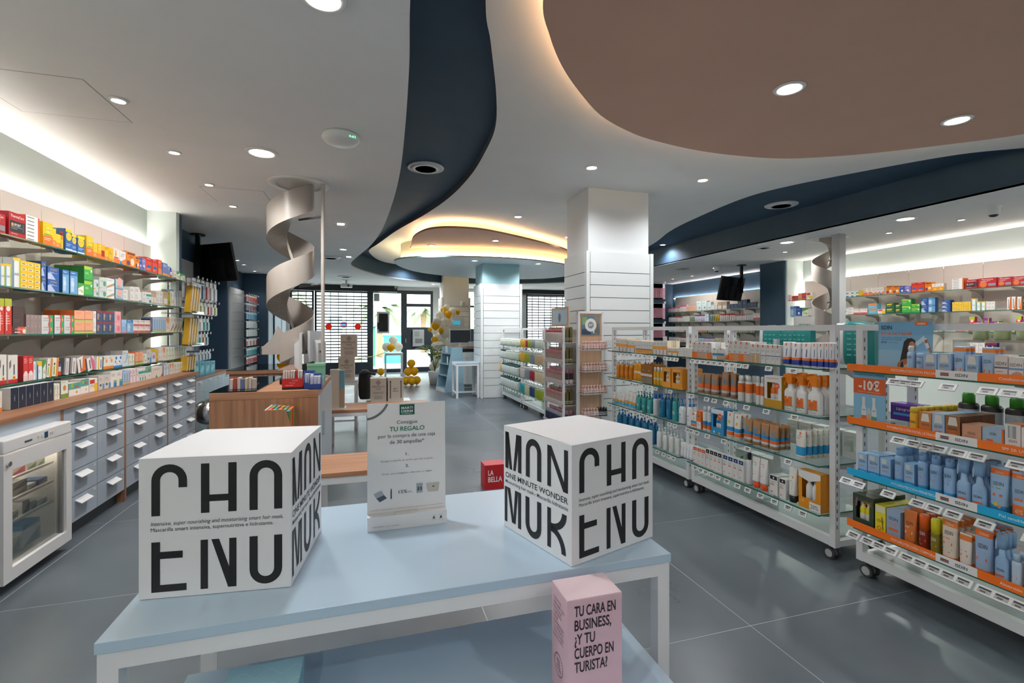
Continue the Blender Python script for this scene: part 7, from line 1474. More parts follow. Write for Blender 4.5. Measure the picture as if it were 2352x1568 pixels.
# ================================================================== POLISH STAND AND WOODEN PERFUME STAND
def poster_frame(par, x0, y0, z0, x1, y1, z1): pass
t = thing('polish_stand', 'narrow white stand crammed with small perfume bottles and header frame', 'display stand', (2.30, 5.52, 0)); PS = t
for a in (-.115, .085):
    for b in (-.32, .29): G().box(a, b, 0, a + .025, b + .025, 1.45, FRAME).build('post', t)
G().box(.095, -.29, .1, .105, .29, 1.42, M('d9cfc8', .5)).build('back_board', t)
PZ = [1.27, 1.02, .77, .52, .27]
for z in PZ:
    s = G().box(-.125, -.31, z - .010, .09, .31, z - .004, M('c9beba', .5)).build('tray', t); G().box(-.130, -.315, z - .012, -.125, .315, z + .02, M('bcaeb0', .45)).build('tray_lip', s)
    for zz in (z + .03, z + .05): G().tube([(-.12, -.318, zz), (.09, -.318, zz)], .002, FRAME).build('side_wire', s)
hd = G().box(-.02, -.26, 1.46, .0, .30, 1.70, OAK).build('header', t); G().box(-.0205, -.215, 1.49, -.02, .255, 1.67, M('b9d0e6', .4)).build('picture', hd); g = G()
g.add([(-.0209, .02 + .045 * math.cos(2 * PI * i / 20), 1.57 + .06 * math.sin(2 * PI * i / 20)) for i in range(20)], [list(range(19, -1, -1))], M('8d9099', .5)); g.add([(-.0213, .02 + .026 * math.cos(2 * PI * i / 20), 1.57 + .035 * math.sin(2 * PI * i / 20)) for i in range(20)], [list(range(19, -1, -1))], M('6d7078', .5)); g.build('emblem', hd)
S('vial', 'can', 'slender perfume vial with rose lid', 'b59a90', [], cap='d9929a', bands=[(.3, 'e3dcd6')], caph=.28, capk=.9); S('viald', 'can', 'slender dark perfume vial', '3a2a34', [], cap='c98f9c', bands=[(.3, 'e3dcd6')], caph=.28, capk=.9)
S('vialo', 'box', 'slender olive perfume carton with rose top', '6f6a3a', [('B', .84, 1, 'cf9a94')], d=.03); S('viall', 'can', 'slender pale vial with pink lid', 'ded2cc', [], cap='c9566a', bands=[], caph=.22, capk=.9); S('vialn', 'can', 'slender navy vial with silver lid', '2a3350', [], cap='b9bcc6', bands=[], caph=.3, capk=.9)
rows_ = ['tray of the narrow perfume stand']
names = ['top', 'second', 'third', 'fourth', 'lowest']
for i, z in enumerate(PZ):
    keys = [('viall', 'vialo'), ('vial', 'vialo'), ('vial', 'viald'), ('vial', 'vialo'), ('vialn', 'viald')][i]
    for j in range(11):
        for k in range(2):
            kk = keys[0] if k == 0 else keys[1]
            stand(kk, .034, .155 if k == 0 else .185, 2.19 + .05 * k, 5.25 + .054 * j, z - .003, -PI / 2, ST[kk]['desc'] + ', %s tray of narrow stand, %s from back' % (names[i], ORD[10 - j]), 'vials on the narrow stand, %s tray' % names[i])
    stand(keys[1], .05, .185, 2.29, 5.26, z - .003, -PI / 2 + .0, ST[keys[1]]['desc'] + ', wide one on the %s tray' % names[i], 'vials on the narrow stand, %s tray' % names[i])
t = thing('wooden_stand', 'oak perfume stand with wire baskets and round emblem', 'display stand', (2.50, 5.08, 0)); t.rotation_euler = (0, 0, .1)
G().box(-.15, .03, 0, .15, .05, 1.62, OAK).build('back_board', t)
for x in (-.175, .15): G().box(x, .02, 0, x + .025, .06, 1.63, FRAME).build('post', t)
G().box(-.175, .02, 1.61, .175, .06, 1.635, FRAME).build('top_bar', t); pc = G().box(-.125, .024, 1.36, .125, .030, 1.58, M('5f7f94', .4)).build('picture', t); g = G()
for c, x0, x1, z0, z1 in (('8fae7a', -.12, -.05, 1.48, 1.57), ('d9dfe2', .03, .12, 1.38, 1.50), ('3f4f66', -.12, .0, 1.365, 1.43), ('8a8478', .05, .12, 1.37, 1.57)): g.add([(x0, .0235, z0), (x1, .0235, z0), (x1, .0235, z1), (x0, .0235, z1)], [[0, 1, 2, 3]], M(c, .5))
for R, c, yy in ((.078, 'eceef0', .0230), (.040, '8b9096', .0226)): g.add([(R * math.cos(2 * PI * i / 24), yy, 1.475 + R * math.sin(2 * PI * i / 24)) for i in range(24)], [list(range(24))], M(c, .5))
g.text('IAP', 0, 1.462, .03, WH, width=.05, y=.0222, bold=.01); g.build('emblem', pc)
S('rosevial', 'can', 'small rose tinted perfume bottle', 'd3a99f', [('R', .2, .2, .8, .5, 'ead9d2')], cap='e3c4bc', bands=[], caph=.3, capk=.6); S('blackvial', 'can', 'small black perfume bottle', '1b1a1c', [('R', .2, .2, .8, .45, '8d8a86')], cap='111113', bands=[], caph=.3, capk=.6)
for bi, z in enumerate((1.185, .935, .675, .41)):
    b = empty('wire_basket', (0, 0, 0)); b.parent = t; g = G()
    for zz in (z, z + .03, z + .055): g.tube([(-.165, .03, zz), (-.165, -.11, zz), (.165, -.11, zz), (.165, .03, zz)], .0025, FRAME, 5)
    for k in range(23): xx = -.165 + .015 * k; g.tube([(xx, -.11, z + .055), (xx, -.11, z), (xx, .03, z)], .0014, FRAME, 4)
    g.build('basket_wires', b)
    for j in range(8):
        kk = 'blackvial' if bi == 3 and j > 4 else 'rosevial'; ca, sa = math.cos(.1), math.sin(.1)
        for r_ in range(2):
            lx, ly = -.14 + .04 * j, -.10 + .045 * r_
            stand(kk, .034, .10, 2.50 + lx * ca - ly * sa, 5.08 + lx * sa + ly * ca, z + .002, .1, ST[kk]['desc'] + ' in the %s basket of the oak stand' % ('top', 'second', 'third', 'lowest')[bi], 'bottles in the %s oak stand basket' % ('top', 'second', 'third', 'lowest')[bi])

# ================================================================== GOODS ON THE TWO FAR GONDOLAS
def simple(key, desc, base, cap, kind='can', band=None): S(key, kind, desc, base, [('L', .5, 2, '8a8f90')] if kind == 'box' else [], cap=cap, bands=[(.3, band)] if band else [], bh=.76, caph=.2, capk=.8)
for k, dsc, b, c in (('xyel', 'yellow bottle with clear cap', 'edb81f', 'dfe3e0'), ('xred', 'crimson bottle with clear cap', 'b01f3c', 'dfe3e0'), ('xlime', 'lime green bottle with clear cap', 'a4b52f', 'dfe3e0'), ('xgrey', 'grey blue bottle with clear cap', '8fa0a8', 'dfe3e0'), ('xpale', 'pale green bottle with white cap', 'd6e2d4', 'f0f0ee'),
                     ('xbeige', 'beige bottle with clear cap', 'dcc19a', 'e6e3dc'), ('xteal', 'turquoise bottle with clear cap', '1fb0b4', 'dfe3e0'), ('xnavy', 'navy bottle with clear cap', '1f4a86', 'dfe3e0'), ('xcream', 'cream bottle with clear cap', 'e3d2ae', 'e6e3dc'), ('xmint', 'white bottle with dark teal cap', 'dfe9e6', '2a5c58'), ('xrose', 'rose white bottle', 'e4d6cf', 'e6e3dc')): simple(k, dsc, b, c, band=None)
def far_row(y0, y1, z, seq, x, where, hh):
    n = sum(c for _, c in seq); p = (y1 - y0) / n; y = y1 - p / 2
    for key, c in seq:
        for _ in range(c):
            for r_ in range(2): stand(key, p * .80, hh * (1 + .05 * random.random()), x + r_ * p, y, z + .001, -PI / 2, ST[key]['desc'] + ' on the ' + where, 'bottles on the ' + where)
            y -= p
for z, seq, nm, hh in ((1.12, [('xyel', 5), ('xred', 2), ('xlime', 3), ('xgrey', 3), ('xpale', 6)], 'top', .14), (.86, [('xyel', 4), ('xlime', 4), ('xgrey', 4), ('xbeige', 6)], 'second', .19), (.58, [('xrose', 4), ('xgrey', 4), ('xred', 4), ('xcream', 6)], 'third', .19), (.31, [('xteal', 4), ('xcream', 4), ('xnavy', 4), ('xlime', 6)], 'lowest', .19)):
    far_row(6.92, 8.08, z, seq, 2.56, nm + ' shelf of the colourful far gondola', hh)
for z, seq, nm, hh in ((1.12, [('xpale', 12)], 'top', .12), (.86, [('xmint', 4), ('xpale', 8)], 'second', .16), (.58, [('xyel', 1), ('xmint', 11)], 'third', .17), (.31, [('xmint', 12)], 'lowest', .18)):
    far_row(8.28, 9.44, z, seq, 2.56, nm + ' shelf of the pale far gondola', hh)

# ================================================================== FAR RIGHT WALL GOODS
S('navypile', 'box', 'navy carton of a pile', '2f4166', [('L', .6, 2, '8d9cb8')]); S('paletall', 'box', 'tall pale aqua carton', 'd3e3e4', [('L', .8, 2, '8fa9b0'), ('C', .6, .3, .12, '7a5f78')]); S('peachcart', 'box', 'peach carton', 'efb598', [('L', .7, 2, 'd9846a')]); S('pinklid', 'box', 'white carton with pink lid', 'efe6e4', [('B', .7, 1, 'd9628a'), ('C', .5, .3, .14, 'd98a9a')])
S('amberlow', 'box', 'low amber display tray', 'c9742c', [('L', .6, 2, 'f0d0a8')])
for k, dsc, b, c in (('rollg', 'green lidded pot', '4f9f86', '3a8a70'), ('rollc', 'coral lidded pot', 'e08a78', 'd9705f'), ('rolly', 'lime lidded pot', 'd9d88a', 'c9c95a'), ('rollw', 'white lidded pot', 'e6e2da', 'd9d2c6'), ('wbot', 'white serum bottle', 'ece8e8', 'd9d4d8'), ('pbot', 'white bottle with pink cap', 'efe6e6', 'd96a8a'), ('vbot', 'lilac white bottle', 'e0d9ec', '7f6aa8'), ('rbot', 'red capped white bottle', 'eee0dc', 'c94a4a'), ('ybot', 'yellow oil bottle', 'd9b02a', 'efe6c0'), ('obot', 'amber cream bottle', 'dcd2b8', 'f0ece2'), ('dbot', 'green grey bottle', '8fa08a', 'd9d9d2'), ('bbot', 'blue white bottle', 'dbe6f0', '4a86b8')): simple(k, dsc, b, c)
def wall_row(z, seq, nm):
    y = 12.62
    for key, c, w, h in seq:
        for _ in range(c):
            if y - w < 8.5: return
            stand(key, w * .92, h, 8.79, y - w / 2, z, -PI / 2, ST[key]['desc'] + ' on the %s far right shelf' % nm, 'goods on the %s far right shelf' % nm); y -= w
wall_row(1.951, [('pinklid', 3, .2, .15), ('pinklid', 2, .14, .2), ('peachcart', 4, .11, .14), ('paletall', 2, .22, .26), ('paletall', 1, .16, .22), ('whitetext', 2, .12, .14), ('tancart', 2, .18, .2), ('navypile', 3, .12, .12), ('navypile', 2, .16, .21), ('navypile', 3, .10, .13), ('rollw', 1, .06, .13), ('rolly', 2, .06, .13), ('rollc', 3, .06, .14), ('rollg', 3, .06, .14), ('rollw', 3, .06, .13), ('rollg', 2, .06, .13)], 'top')
wall_row(1.651, [('wbot', 4, .07, .15), ('rbot', 3, .07, .17), ('pbot', 3, .07, .15), ('whitetext', 4, .08, .16), ('dbot', 3, .07, .16), ('vbot', 6, .075, .18), ('whiteblue', 2, .08, .2), ('dbot', 3, .07, .17), ('ybot', 2, .09, .17), ('rbot', 7, .075, .18), ('pbot', 5, .07, .15), ('wbot', 4, .07, .16), ('redwhite', 2, .12, .16), ('vbot', 1, .07, .17), ('redwhite', 3, .11, .16), ('redbox', 1, .09, .18)], 'second')
wall_row(1.351, [('wbot', 6, .07, .14), ('whitetext', 4, .09, .15), ('amberlow', 5, .20, .16), ('obot', 22, .075, .16)], 'third')
wall_row(1.051, [('wbot', 8, .07, .15), ('rbot', 6, .07, .16), ('bbot', 9, .07, .17), ('vbot', 6, .07, .16), ('obot', 12, .075, .15)], 'lowest')
# pink hanging packs on the side of the near column
def hang_pack(par_lab, x, y, z, rz, w, h, m, group, t_=.012, label_c=None):
    t = thing('hanging_pack', par_lab, 'pack', (x, y, z), rz, group); G().box(-w / 2, 0, -h, w / 2, t_ * .3, 0, M('e9e9ea', .4) if label_c is None else M(label_c, .45)).build('card', t); G().box(-w * .42, -t_ * .7, -h * .93, w * .42, 0, -h * .28, m).build('blister', t); return t
def hook(par, x0, y0, x1, y1, z):
    g = G().tube([(x0, y0, z), (x1, y1, z), (x1 + (x1 - x0) * .02, y1 + (y1 - y0) * .02, z + .012)], .003, CHROME, 5); g.box(x1 - .003, y1 - .018, z - .005, x1 + .003, y1 + .018, z + .025, M('e9eaeb', .4))
    return g.build('hook', par)
for ri, z in enumerate((2.02, 1.76, 1.50)):
    for k in range(6): hang_pack('pink clear pack hanging in the %s row beside the near column' % ('top', 'middle', 'lowest')[ri], 3.49 + .035 * k, 5.40, z, 0, .10, .20, PINKP, 'pink packs hanging beside the near column', label_c='eadfe3')
    t = thing('slatwall_hook', 'chrome slatwall hook of the %s pink pack row' % ('top', 'middle', 'lowest')[ri], 'hook', (3.45, 5.40, z + .005), 0, 'slatwall hooks'); hook(t, 0, 0, .26, 0, 0); t.children[0].name = 'rod'; G().box(0, -.02, -.02, .006, .02, .02, CHROME).build('plate', t)

# ================================================================== LEFT HANGING GOODS
hp = HOOKP
def hang_row(z, y0, y1, n, depth_n, w, h, colset, nm, x0=-2.52, tilt=0.0, pack=True, reach=.38, par=None):
    for i in range(n):
        y = y0 + (y1 - y0) * (i + .5) / n
        k = hook(par or hp, x0 - (par or hp).location.x, y - (par or hp).location.y, x0 + reach - (par or hp).location.x, y - (par or hp).location.y, z - (par or hp).location.z + .004)
        c = colset[i % len(colset)]
        for j in range(depth_n):
            t = hang_pack('%s hanging pack on hook %s, %s%s' % (c[2], ('one', 'two', 'three', 'four', 'five', 'six', 'seven')[i], nm, ', behind' if j else ''), x0 + reach - .05 - .055 * j, y, z, PI / 2, w, h, M(c[0], .35), 'packs hanging on the left hook panel, ' + nm, .018, c[1])
WB = ('dfe6ee', 'f0f0f0', 'white and blue'); TE = ('1f9a9e', 'd6e6e6', 'teal'); RW = ('c94a4f', 'f0eceA'.lower(), 'red and white'); WH_ = ('e9e6e0', 'eeeeea', 'white'); GRY = ('8d93a6', 'c3c8d2', 'grey violet'); YG = ('c9cf7a', 'eeeee6', 'cream'); OR = ('e0602a', 'e8d9cc', 'orange'); NV = ('34507f', 'dfe6ee', 'navy')
hang_row(2.09, 7.0, 8.05, 6, 3, .12, .27, [WB, WB, NV, RW], 'top row of the recess'); hang_row(1.79, 7.0, 8.05, 7, 2, .10, .17, [RW, WH_, YG, WH_], 'second row of the recess')
hang_row(1.57, 7.0, 7.7, 5, 3, .10, .17, [TE, TE, WH_], 'third row of the recess'); hang_row(1.36, 7.0, 7.65, 5, 3, .09, .16, [OR, TE, TE], 'fourth row of the recess'); hang_row(1.12, 7.1, 7.75, 5, 2, .10, .12, [GRY], 'fifth row of the recess')
S('tealpack', 'box', 'big aqua hygiene pack', '2aa3b8', [('W', [(.1, .4), (.5, .2), (.9, .5), (.6, .8)], '7fd0dc'), ('R', .2, .74, .8, .9, '1f6f9c'), ('B', 0, .14, '1f7f9c')])
for i in range(4): stand('tealpack', .20, .21 - .01 * i, -2.13 , 6.98 + .22 * i, .801, PI / 2, 'big aqua hygiene pack on the low counter', 'aqua packs on the low counter')
S('mustflat', 'box', 'long mustard and white splint carton leaning outward', 'c9a01f', [('R', .55, 0, 1, 1, 'f1f0ee'), ('R', .7, .06, .85, .12, '3a3a44')], side='c39a1a', d=.06)
for ri, (z, hh) in enumerate(((1.62, .33), (1.24, .33), (.935, .17))):
    for k in range(4): o = stand('mustflat', .05, hh, -2.02 - .02 * ri, 6.42 + .085 * k, z, PI / 2, 'long mustard splint carton leaning outward, %s tier' % ('upper', 'middle', 'worktop')[ri], 'mustard splint cartons at the shelf end'); o.rotation_euler = (.0, .28, PI / 2)
t = thing('end_rack', 'slim rack at the end of the left shelves holding mustard cartons', 'rack', (-2.25, 6.6, .93))
for z in (.31, .69, 1.05):
    G().box(-.05, -.22, z - .012, .26, .20, z - .004, CHROME).build('ledge', t); G().box(.255, -.22, z - .004, .26, .20, z + .02, ACRYL).build('lip', t)
G().box(-.06, -.02, 0, -.04, .02, 1.2, CHROME).build('rail', t)
# far slim panel rows
H2 = HOOKP2
for ri, (z, c) in enumerate(((2.24, [RW, OR]), (2.04, [NV, RW]), (1.83, [('3f9fd0', 'd9e6ee', 'sky blue'), ('3f9fd0', 'd9e6ee', 'sky blue')]), (1.62, [WB, WB]), (1.42, [WH_, WB]), (1.20, [RW, WH_]), (.98, [TE, TE]), (.78, [RW, RW]))):
    hang_row(z, 12.26, 13.36, 7, 1, .13, .16, c, '%s row of the slim far panel' % ('first', 'second', 'third', 'fourth', 'fifth', 'sixth', 'seventh', 'eighth')[ri], x0=-3.05, reach=.36, par=H2)

# ================================================================== ENTRANCE AREA
def table_tall(): pass
display_table('slim white stool table with balloons by the entrance', .42, .95, 14.55, 15.1, .72, top=M('e3e6e8', .4), low=True)
display_table('pale blue stool table beside the middle column', 1.70, 2.19, 9.70, 10.25, .735, low=True)
YB_ = thin_mat('yellow_latex', 'f7cc1c'); WB_ = thin_mat('white_latex', 'f6f1e6')
def balloon(name, lab, x, y, z, r, m, group):
    t = thing(name, lab, 'balloon', (x, y, z), group=group); G().lathe([(1e-6, -r * 1.12), (r * .25, -r * .98), (r * .62, -r * .72), (r * .92, -r * .3), (r, .08 * r), (r * .86, r * .52), (r * .5, r * .87), (1e-6, r)], m, seg=16).build('skin', t); G().cyl((0, 0, -r * 1.18), (0, 0, -r * 1.1), r * .1, m, r * .03, 8).build('knot', t); return t
for i, (x, y, z) in enumerate(((.87, 12.30, .13), (1.01, 12.16, .13), (1.14, 12.32, .13), (1.01, 12.44, .13), (.93, 12.33, .35), (1.08, 12.31, .36), (1.01, 12.36, .56))): balloon('balloon', 'yellow balloon of the cluster lying on the entrance floor', x, y, z, .108, YB_, 'yellow balloons in the floor cluster')
balloon('balloon', 'single yellow balloon on the floor beside the stool table', .315, 15.05, .14, .115, YB_, None)
for lab, x, y, z, r, m in (('white balloon standing highest on the entrance stool table', .67, 14.85, 1.10, .135, WB_), ('white balloon at the left of the entrance stool table', .48, 14.85, .90, .14, WB_), ('white balloon at the right of the entrance stool table', .82, 14.82, .90, .14, WB_), ('yellow balloon in the middle of the entrance stool table', .60, 14.70, .88, .12, YB_)): balloon('balloon', lab, x, y, z, r, m, 'balloons on the entrance stool table')
# garland: measured positions around a pole, 12.9 m away
ARC = [(1000, 748, 10, 'y'), (988, 757, 5, 'y'), (1020, 712, 9, 'y'), (1030, 722, 9, 'y'), (1051, 716, 7, 'y'), (1014, 760, 7, 'y'), (998, 780, 8, 'y'), (1003, 812, 6, 'y'),
       (1010, 724, 10, 'w'), (1040, 716, 11, 'w'), (1004, 738, 10, 'w'), (1016, 746, 12, 'w'), (1000, 758, 11, 'w'), (1022, 762, 14, 'w'), (1010, 774, 12, 'w'), (1000, 795, 10, 'w'), (1012, 795, 11, 'w'), (1020, 782, 11, 'w'), (1000, 836, 11, 'w'), (1006, 822, 9, 'w'), (994, 842, 9, 'w'), (1030, 740, 10, 'w'), (1026, 706, 8, 'w')]
D_ = 13.1; th_ = math.radians(16.651)
for i, (u, v, r, c) in enumerate(ARC):
    a = (u - 1176) / 1090; dd = D_ + .12 * ((i * 7) % 5 - 2); balloon('balloon', ('yellow' if c == 'y' else 'cream white') + ' balloon of the entrance garland', dd * (a * math.cos(th_) + math.sin(th_)), dd * (math.cos(th_) - a * math.sin(th_)), max(1.42 + dd * (757 - v) / 1090, .14), r / 1090 * D_, YB_ if c == 'y' else WB_, 'yellow balloons of the garland' if c == 'y' else 'white balloons of the garland')
t = thing('garland_stand', 'thin white pole carrying the balloon garland', 'stand', (1.95, 13.2, 0)); G().cyl((0, 0, 0), (0, 0, 2.0), .015, WHITE).build('pole', t); G().cyl((0, 0, 0), (0, 0, .02), .16, WHITE).build('foot', t)
# potted kentia palm
t = thing('potted_palm', 'kentia palm in a white pot by the entrance', 'plant', (1.62, 12.45, 0)); G().lathe([(.13, 0), (.17, .30), (.175, .34), (.15, .34), (.14, .30)], WHITE, seg=20).build('pot', t); G().cyl((0, 0, .30), (0, 0, .31), .14, M('3c2f26', .9)).build('soil', t); LG = M('4f7a2a', .5)
rr = random.Random(3)
for i in range(14):
    a = 2 * PI * i / 14 + rr.uniform(-.2, .2); L = rr.uniform(.38, .6); H = rr.uniform(.75, 1.1); g = G(); pts = []
    for k in range(9): s_ = k / 8; pts.append(Vector((math.cos(a) * L * s_ ** 1.3 * .8, math.sin(a) * L * s_ ** 1.3 * .8, .32 + H * s_ * (1.25 - .35 * s_ - .25 * s_ * s_))))
    g.tube(pts, .006, LG, 5)
    for k in range(3, 9):
        p = pts[k]; dr = (pts[min(k + 1, 8)] - pts[k - 1]).normalized(); sd = Vector((-math.sin(a), math.cos(a), 0))
        for s_ in (-1, 1):
            tip = p + sd * s_ * .16 + dr * .12 - Vector((0, 0, .05)); mid = (p + tip) / 2 + dr * .012; g.add([p, mid + dr * .012, tip, mid - dr * .016], [[0, 1, 2, 3]], LG)
    g.build('frond', t)
# pale blue magazine stand
t = thing('magazine_stand', 'pale blue tapered stand with shelves left of the stool table', 'display stand', (1.72, 11.0, 0), math.radians(12)); MB_ = M('9fc3d2', .5)
for y0 in (-.30, .28): G().prism([(-.18, 0), (.30, 0), (.24, 1.02), (.0, 1.02)], y0, y0 + .02, MB_, 'y').build('side', t)
for z, x in ((.08, -.16), (.36, -.12), (.62, -.08), (.86, -.03)): G().box(x, -.28, z, .26, .28, z + .02, M('8fb4c4', .5)).build('shelf', t); G().box(x - .006, -.28, z, x, .28, z + .03, MB_).build('lip', t)
G().box(.25, -.28, .0, .265, .28, 1.0, MB_).build('back', t); G().box(-.175, -.28, 0, -.165, .28, .08, WHITE).build('kick', t)
for i, (z, y) in enumerate(((.64, -.1), (.88, .1), (.88, .0))): o = wbox('brochure', 1.70, 11.0 + y - .05, z + .002, 1.715, 11.0 + y + .05, z + .16, M('e9ecee', .5)); tag(o, 'white brochure leaning on the magazine stand', 'brochure', 'brochures on the magazine stand')
# rear till counter
t = thing('till_counter', 'white till counter with walnut top in front of the entrance column', 'counter', (2.28, 11.75, 0)); G().box(-.45, -.35, .08, .45, .35, .97, M('e0e0dc', .5)).build('body', t); G().box(-.42, -.30, 0, .42, .32, .08, M('c9c9c4', .6)).build('plinth', t); G().box(-.50, -.38, .97, .50, .36, 1.01, WOODX).build('top', t)
for b in ((-.44, -.362, .74, .44, -.35, .86), (-.44, -.362, .10, -.003, -.35, .73), (.003, -.362, .10, .44, -.35, .73)): G().box(*b, M('ebebe7', .5)).build('drawer', t)
G().box(-.4, -.36, .88, .4, -.35, .95, BLACK).build('slot', t)
monitor('white monitor on the rear till counter by the entrance', 2.12, 11.55, .25, z=1.01, w=.56, h=.33)
t = thing('desk_printer', 'white receipt printer beside the rear till monitor', 'printer', (2.42, 11.55, 1.01)); G().box(-.1, -.1, 0, .1, .1, .12, M('c9cbcd', .5)).build('body', t, .01); G().box(-.06, -.08, .12, .06, 0, .124, DARK).build('slot', t)
# things on the glass
t = thing('pharmacy_screen', 'black screen back in a white frame hung inside the glass', 'screen', (.42, 16.322, 1.66)); G().box(-.20, 0, -.36, .20, .03, .36, M('dfe2e4', .4)).build('frame', t); G().box(-.14, -.02, -.30, .15, 0, .30, BLACK).build('panel', t); G().box(-.20, -.05, -.22, -.02, -.02, .0, DARK).build('connector_box', t); G().tube([(-.2, -.03, -.1), (-.3, -.02, -.18), (-.42, .06, -.2)], .01, DARK).build('cable', t)
for lab, x in (('red round sticker on the shutter glass, left one', -1.27), ('red round sticker on the shutter glass, right one', -.38)): o = G().cyl((0, 0, 0), (0, .004, 0), .10, thin_mat('red_sticker', 'f0553c', .5), seg=28).build('round_sticker'); o.location = (x, 16.2, 1.52); tag(o, lab, 'sticker', 'red stickers'); 
p_ = thing('glass_screen', 'glass panel in front of the wide grille shutter', 'glass', (-.87, 16.21, 0)); G().box(-.82, 0, .36, .82, .006, 2.66, PANE).build('pane', p_); G().box(-.82, 0, 0, .82, .02, .36, ANTH).build('kick_panel', p_)
t = thing('coin_dispenser', 'white ticket mechanism on the back of the entrance door', 'machine', (1.56, 16.20, 1.14)); G().box(-.19, 0, -.28, .19, .11, .28, M('c9cac8', .45)).build('case', t, .01); G().box(-.11, -.01, -.16, .13, 0, -.02, M('8d8f8e', .4)).build('tray', t); G().box(-.13, -.006, .06, .03, 0, .22, M('b0b3b2', .5)).build('plate', t); G().tube([(.1, .02, -.28), (.2, .02, -.36), (.34, .04, -.38)], .012, M('d9d9d9', .5)).build('hose', t)
t = thing('thermostat', 'small grey control screen on the entrance column', 'control panel', (2.47, 14.06, 1.62)); G().box(-.22, 0, -.14, .22, .015, .17, M('c4c0ba', .5)).build('plate', t); G().box(-.10, -.006, -.05, .12, 0, .07, M('2f8fb0', .3, 0, .4)).build('display', t)
t = thing('wall_spotlight', 'small white spotlight on the entrance column', 'lamp', (2.62, 14.02, 2.20)); G().lathe([(.02, -.08), (.05, -.06), (.035, .06), (.01, .08)], WHITE, seg=14).build('head', t); G().tube([(0, .05, 0), (.05, .0, .03), (.10, -.02, .03)], .008, CHROME).build('arm', t)
o = G().tube([(-.46, 7.6, .83), (-.3, 9.5, .86), (-.1, 11.5, .78), (.1, 13.0, .72), (.43, 14.6, .74)], .011, M('b6c83a', .5)).build('green_ribbon'); tag(o, 'lime green ribbon stretched from counter to entrance table', 'ribbon')

# ------------------------------------------------------------------ rear left service desk seen under the chute
t = thing('rear_desk', 'second walnut service desk behind the spiral chute', 'counter', (-1.25, 7.3, 0)); G().box(-.45, -.55, .08, .45, .55, .86, WOODV).build('body', t); G().box(-.42, -.5, 0, .42, .5, .08, M('3d3f42', .6)).build('plinth', t); G().box(-.48, -.58, .86, .48, .58, .90, WOODX).build('top', t); G().box(-.48, -.58, .901, .10, .58, .908, glass_mat('smoked_glass_2', '5b4f48', .5)).build('glass_inset', t)
t = thing('white_cabinet', 'white upright cabinet under the spiral chute outlet', 'cabinet', (-1.0, 8.3, 0)); G().box(-.2, -.2, 0, .2, .2, 1.28, M('d9e0e4', .5)).build('body', t); G().box(-.19, -.206, .05, .19, -.2, 1.25, M('e4eaed', .5)).build('door', t); G().cyl((.12, -.215, .98), (.12, -.206, .98), .012, CHROME).build('lock', t)
for i, (x, y, z, r, m) in enumerate(((-1.22, 8.75, 1.06, .13, WB_), (-1.40, 8.85, .96, .12, YB_), (-1.12, 8.9, .86, .12, YB_), (-1.32, 8.7, .80, .13, WB_), (-.98, 8.95, 1.05, .12, WB_))): balloon('balloon', ('cream' if m is WB_ else 'yellow') + ' balloon of the bunch under the chute outlet', x, y, z, r, m, 'balloons under the chute outlet')

t = thing('balloon_stick', 'white stick holding the bunch of balloons under the chute', 'stand', (-1.22, 8.88, 0)); G().cyl((0, 0, 0), (0, 0, 1.0), .01, WHITE).build('pole', t); G().cyl((0, 0, 0), (0, 0, .02), .1, WHITE).build('foot', t)
# ================================================================== CEILING DEVICES
def diffuser(lab, x, y, z, r=.2):
    t = thing('air_diffuser', lab, 'air vent', (x, y, z), group='round air diffusers'); m = M('e3e5e7', .45)
    G().lathe([(r * .88, -.003), (r * .9, -.016), (r, -.012), (r * 1.04, -.001)], m, seg=36).build('rim', t)
    for k in range(5): rr_ = r * (.86 - .17 * k); G().lathe([(max(rr_ - r * .11, .004), -.024), (rr_, -.008), (rr_, -.006), (max(rr_ - r * .115, .003), -.022)], m, seg=32, smooth=False).build('cone', t)
    G().lathe([(1e-6, -.002), (r * .9, -.002)], M('2e3133', .7), seg=32).build('throat_shade', t)  # flat dark disc stands for the shade inside the vent
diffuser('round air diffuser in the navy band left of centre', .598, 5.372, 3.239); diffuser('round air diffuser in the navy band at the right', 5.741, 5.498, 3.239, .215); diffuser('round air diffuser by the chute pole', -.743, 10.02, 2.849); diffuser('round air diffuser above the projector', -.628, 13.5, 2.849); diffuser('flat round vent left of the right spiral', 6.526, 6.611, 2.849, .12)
t = thing('air_monitor', 'white domed air monitor with green digits on the left ceiling', 'monitor', (-.205, 3.70, 2.85)); G().lathe([(1e-6, -.075), (.06, -.072), (.115, -.055), (.135, -.03), (.128, -.008), (.12, 0)], M('e9e9e9', .4), seg=36).build('dome', t); g = G()
F = Matrix.Translation((.075, -.088, -.048)) @ Matrix.Rotation(.55, 4, 'Z'); g.text('531', 0, 0, .018, M('5fe08a', .5, 0, 1.6), width=.05, frame=F, y=-.016); g.build('digits', t)
def smoke(lab, x, y, z=2.85):
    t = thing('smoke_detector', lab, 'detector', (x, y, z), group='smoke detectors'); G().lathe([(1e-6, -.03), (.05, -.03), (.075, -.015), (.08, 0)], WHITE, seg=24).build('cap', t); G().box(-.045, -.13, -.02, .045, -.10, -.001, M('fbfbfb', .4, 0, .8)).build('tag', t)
smoke('round smoke detector with square tag right of the spiral', -.377, 6.9); smoke('smoke detector by the entrance shutter ceiling', -.40, 9.9)
def dome(lab, x, y, z=2.85):
    t = thing('dome_camera', lab, 'camera', (x, y, z), group='dome cameras'); G().lathe([(.045, -.10), (.06, -.07), (.062, -.02), (.075, -.01), (.075, 0)], WHITE, seg=20).build('housing', t); G().lathe([(1e-6, -.125), (.03, -.118), (.045, -.10)], DARK, seg=16).build('lens_dome', t)
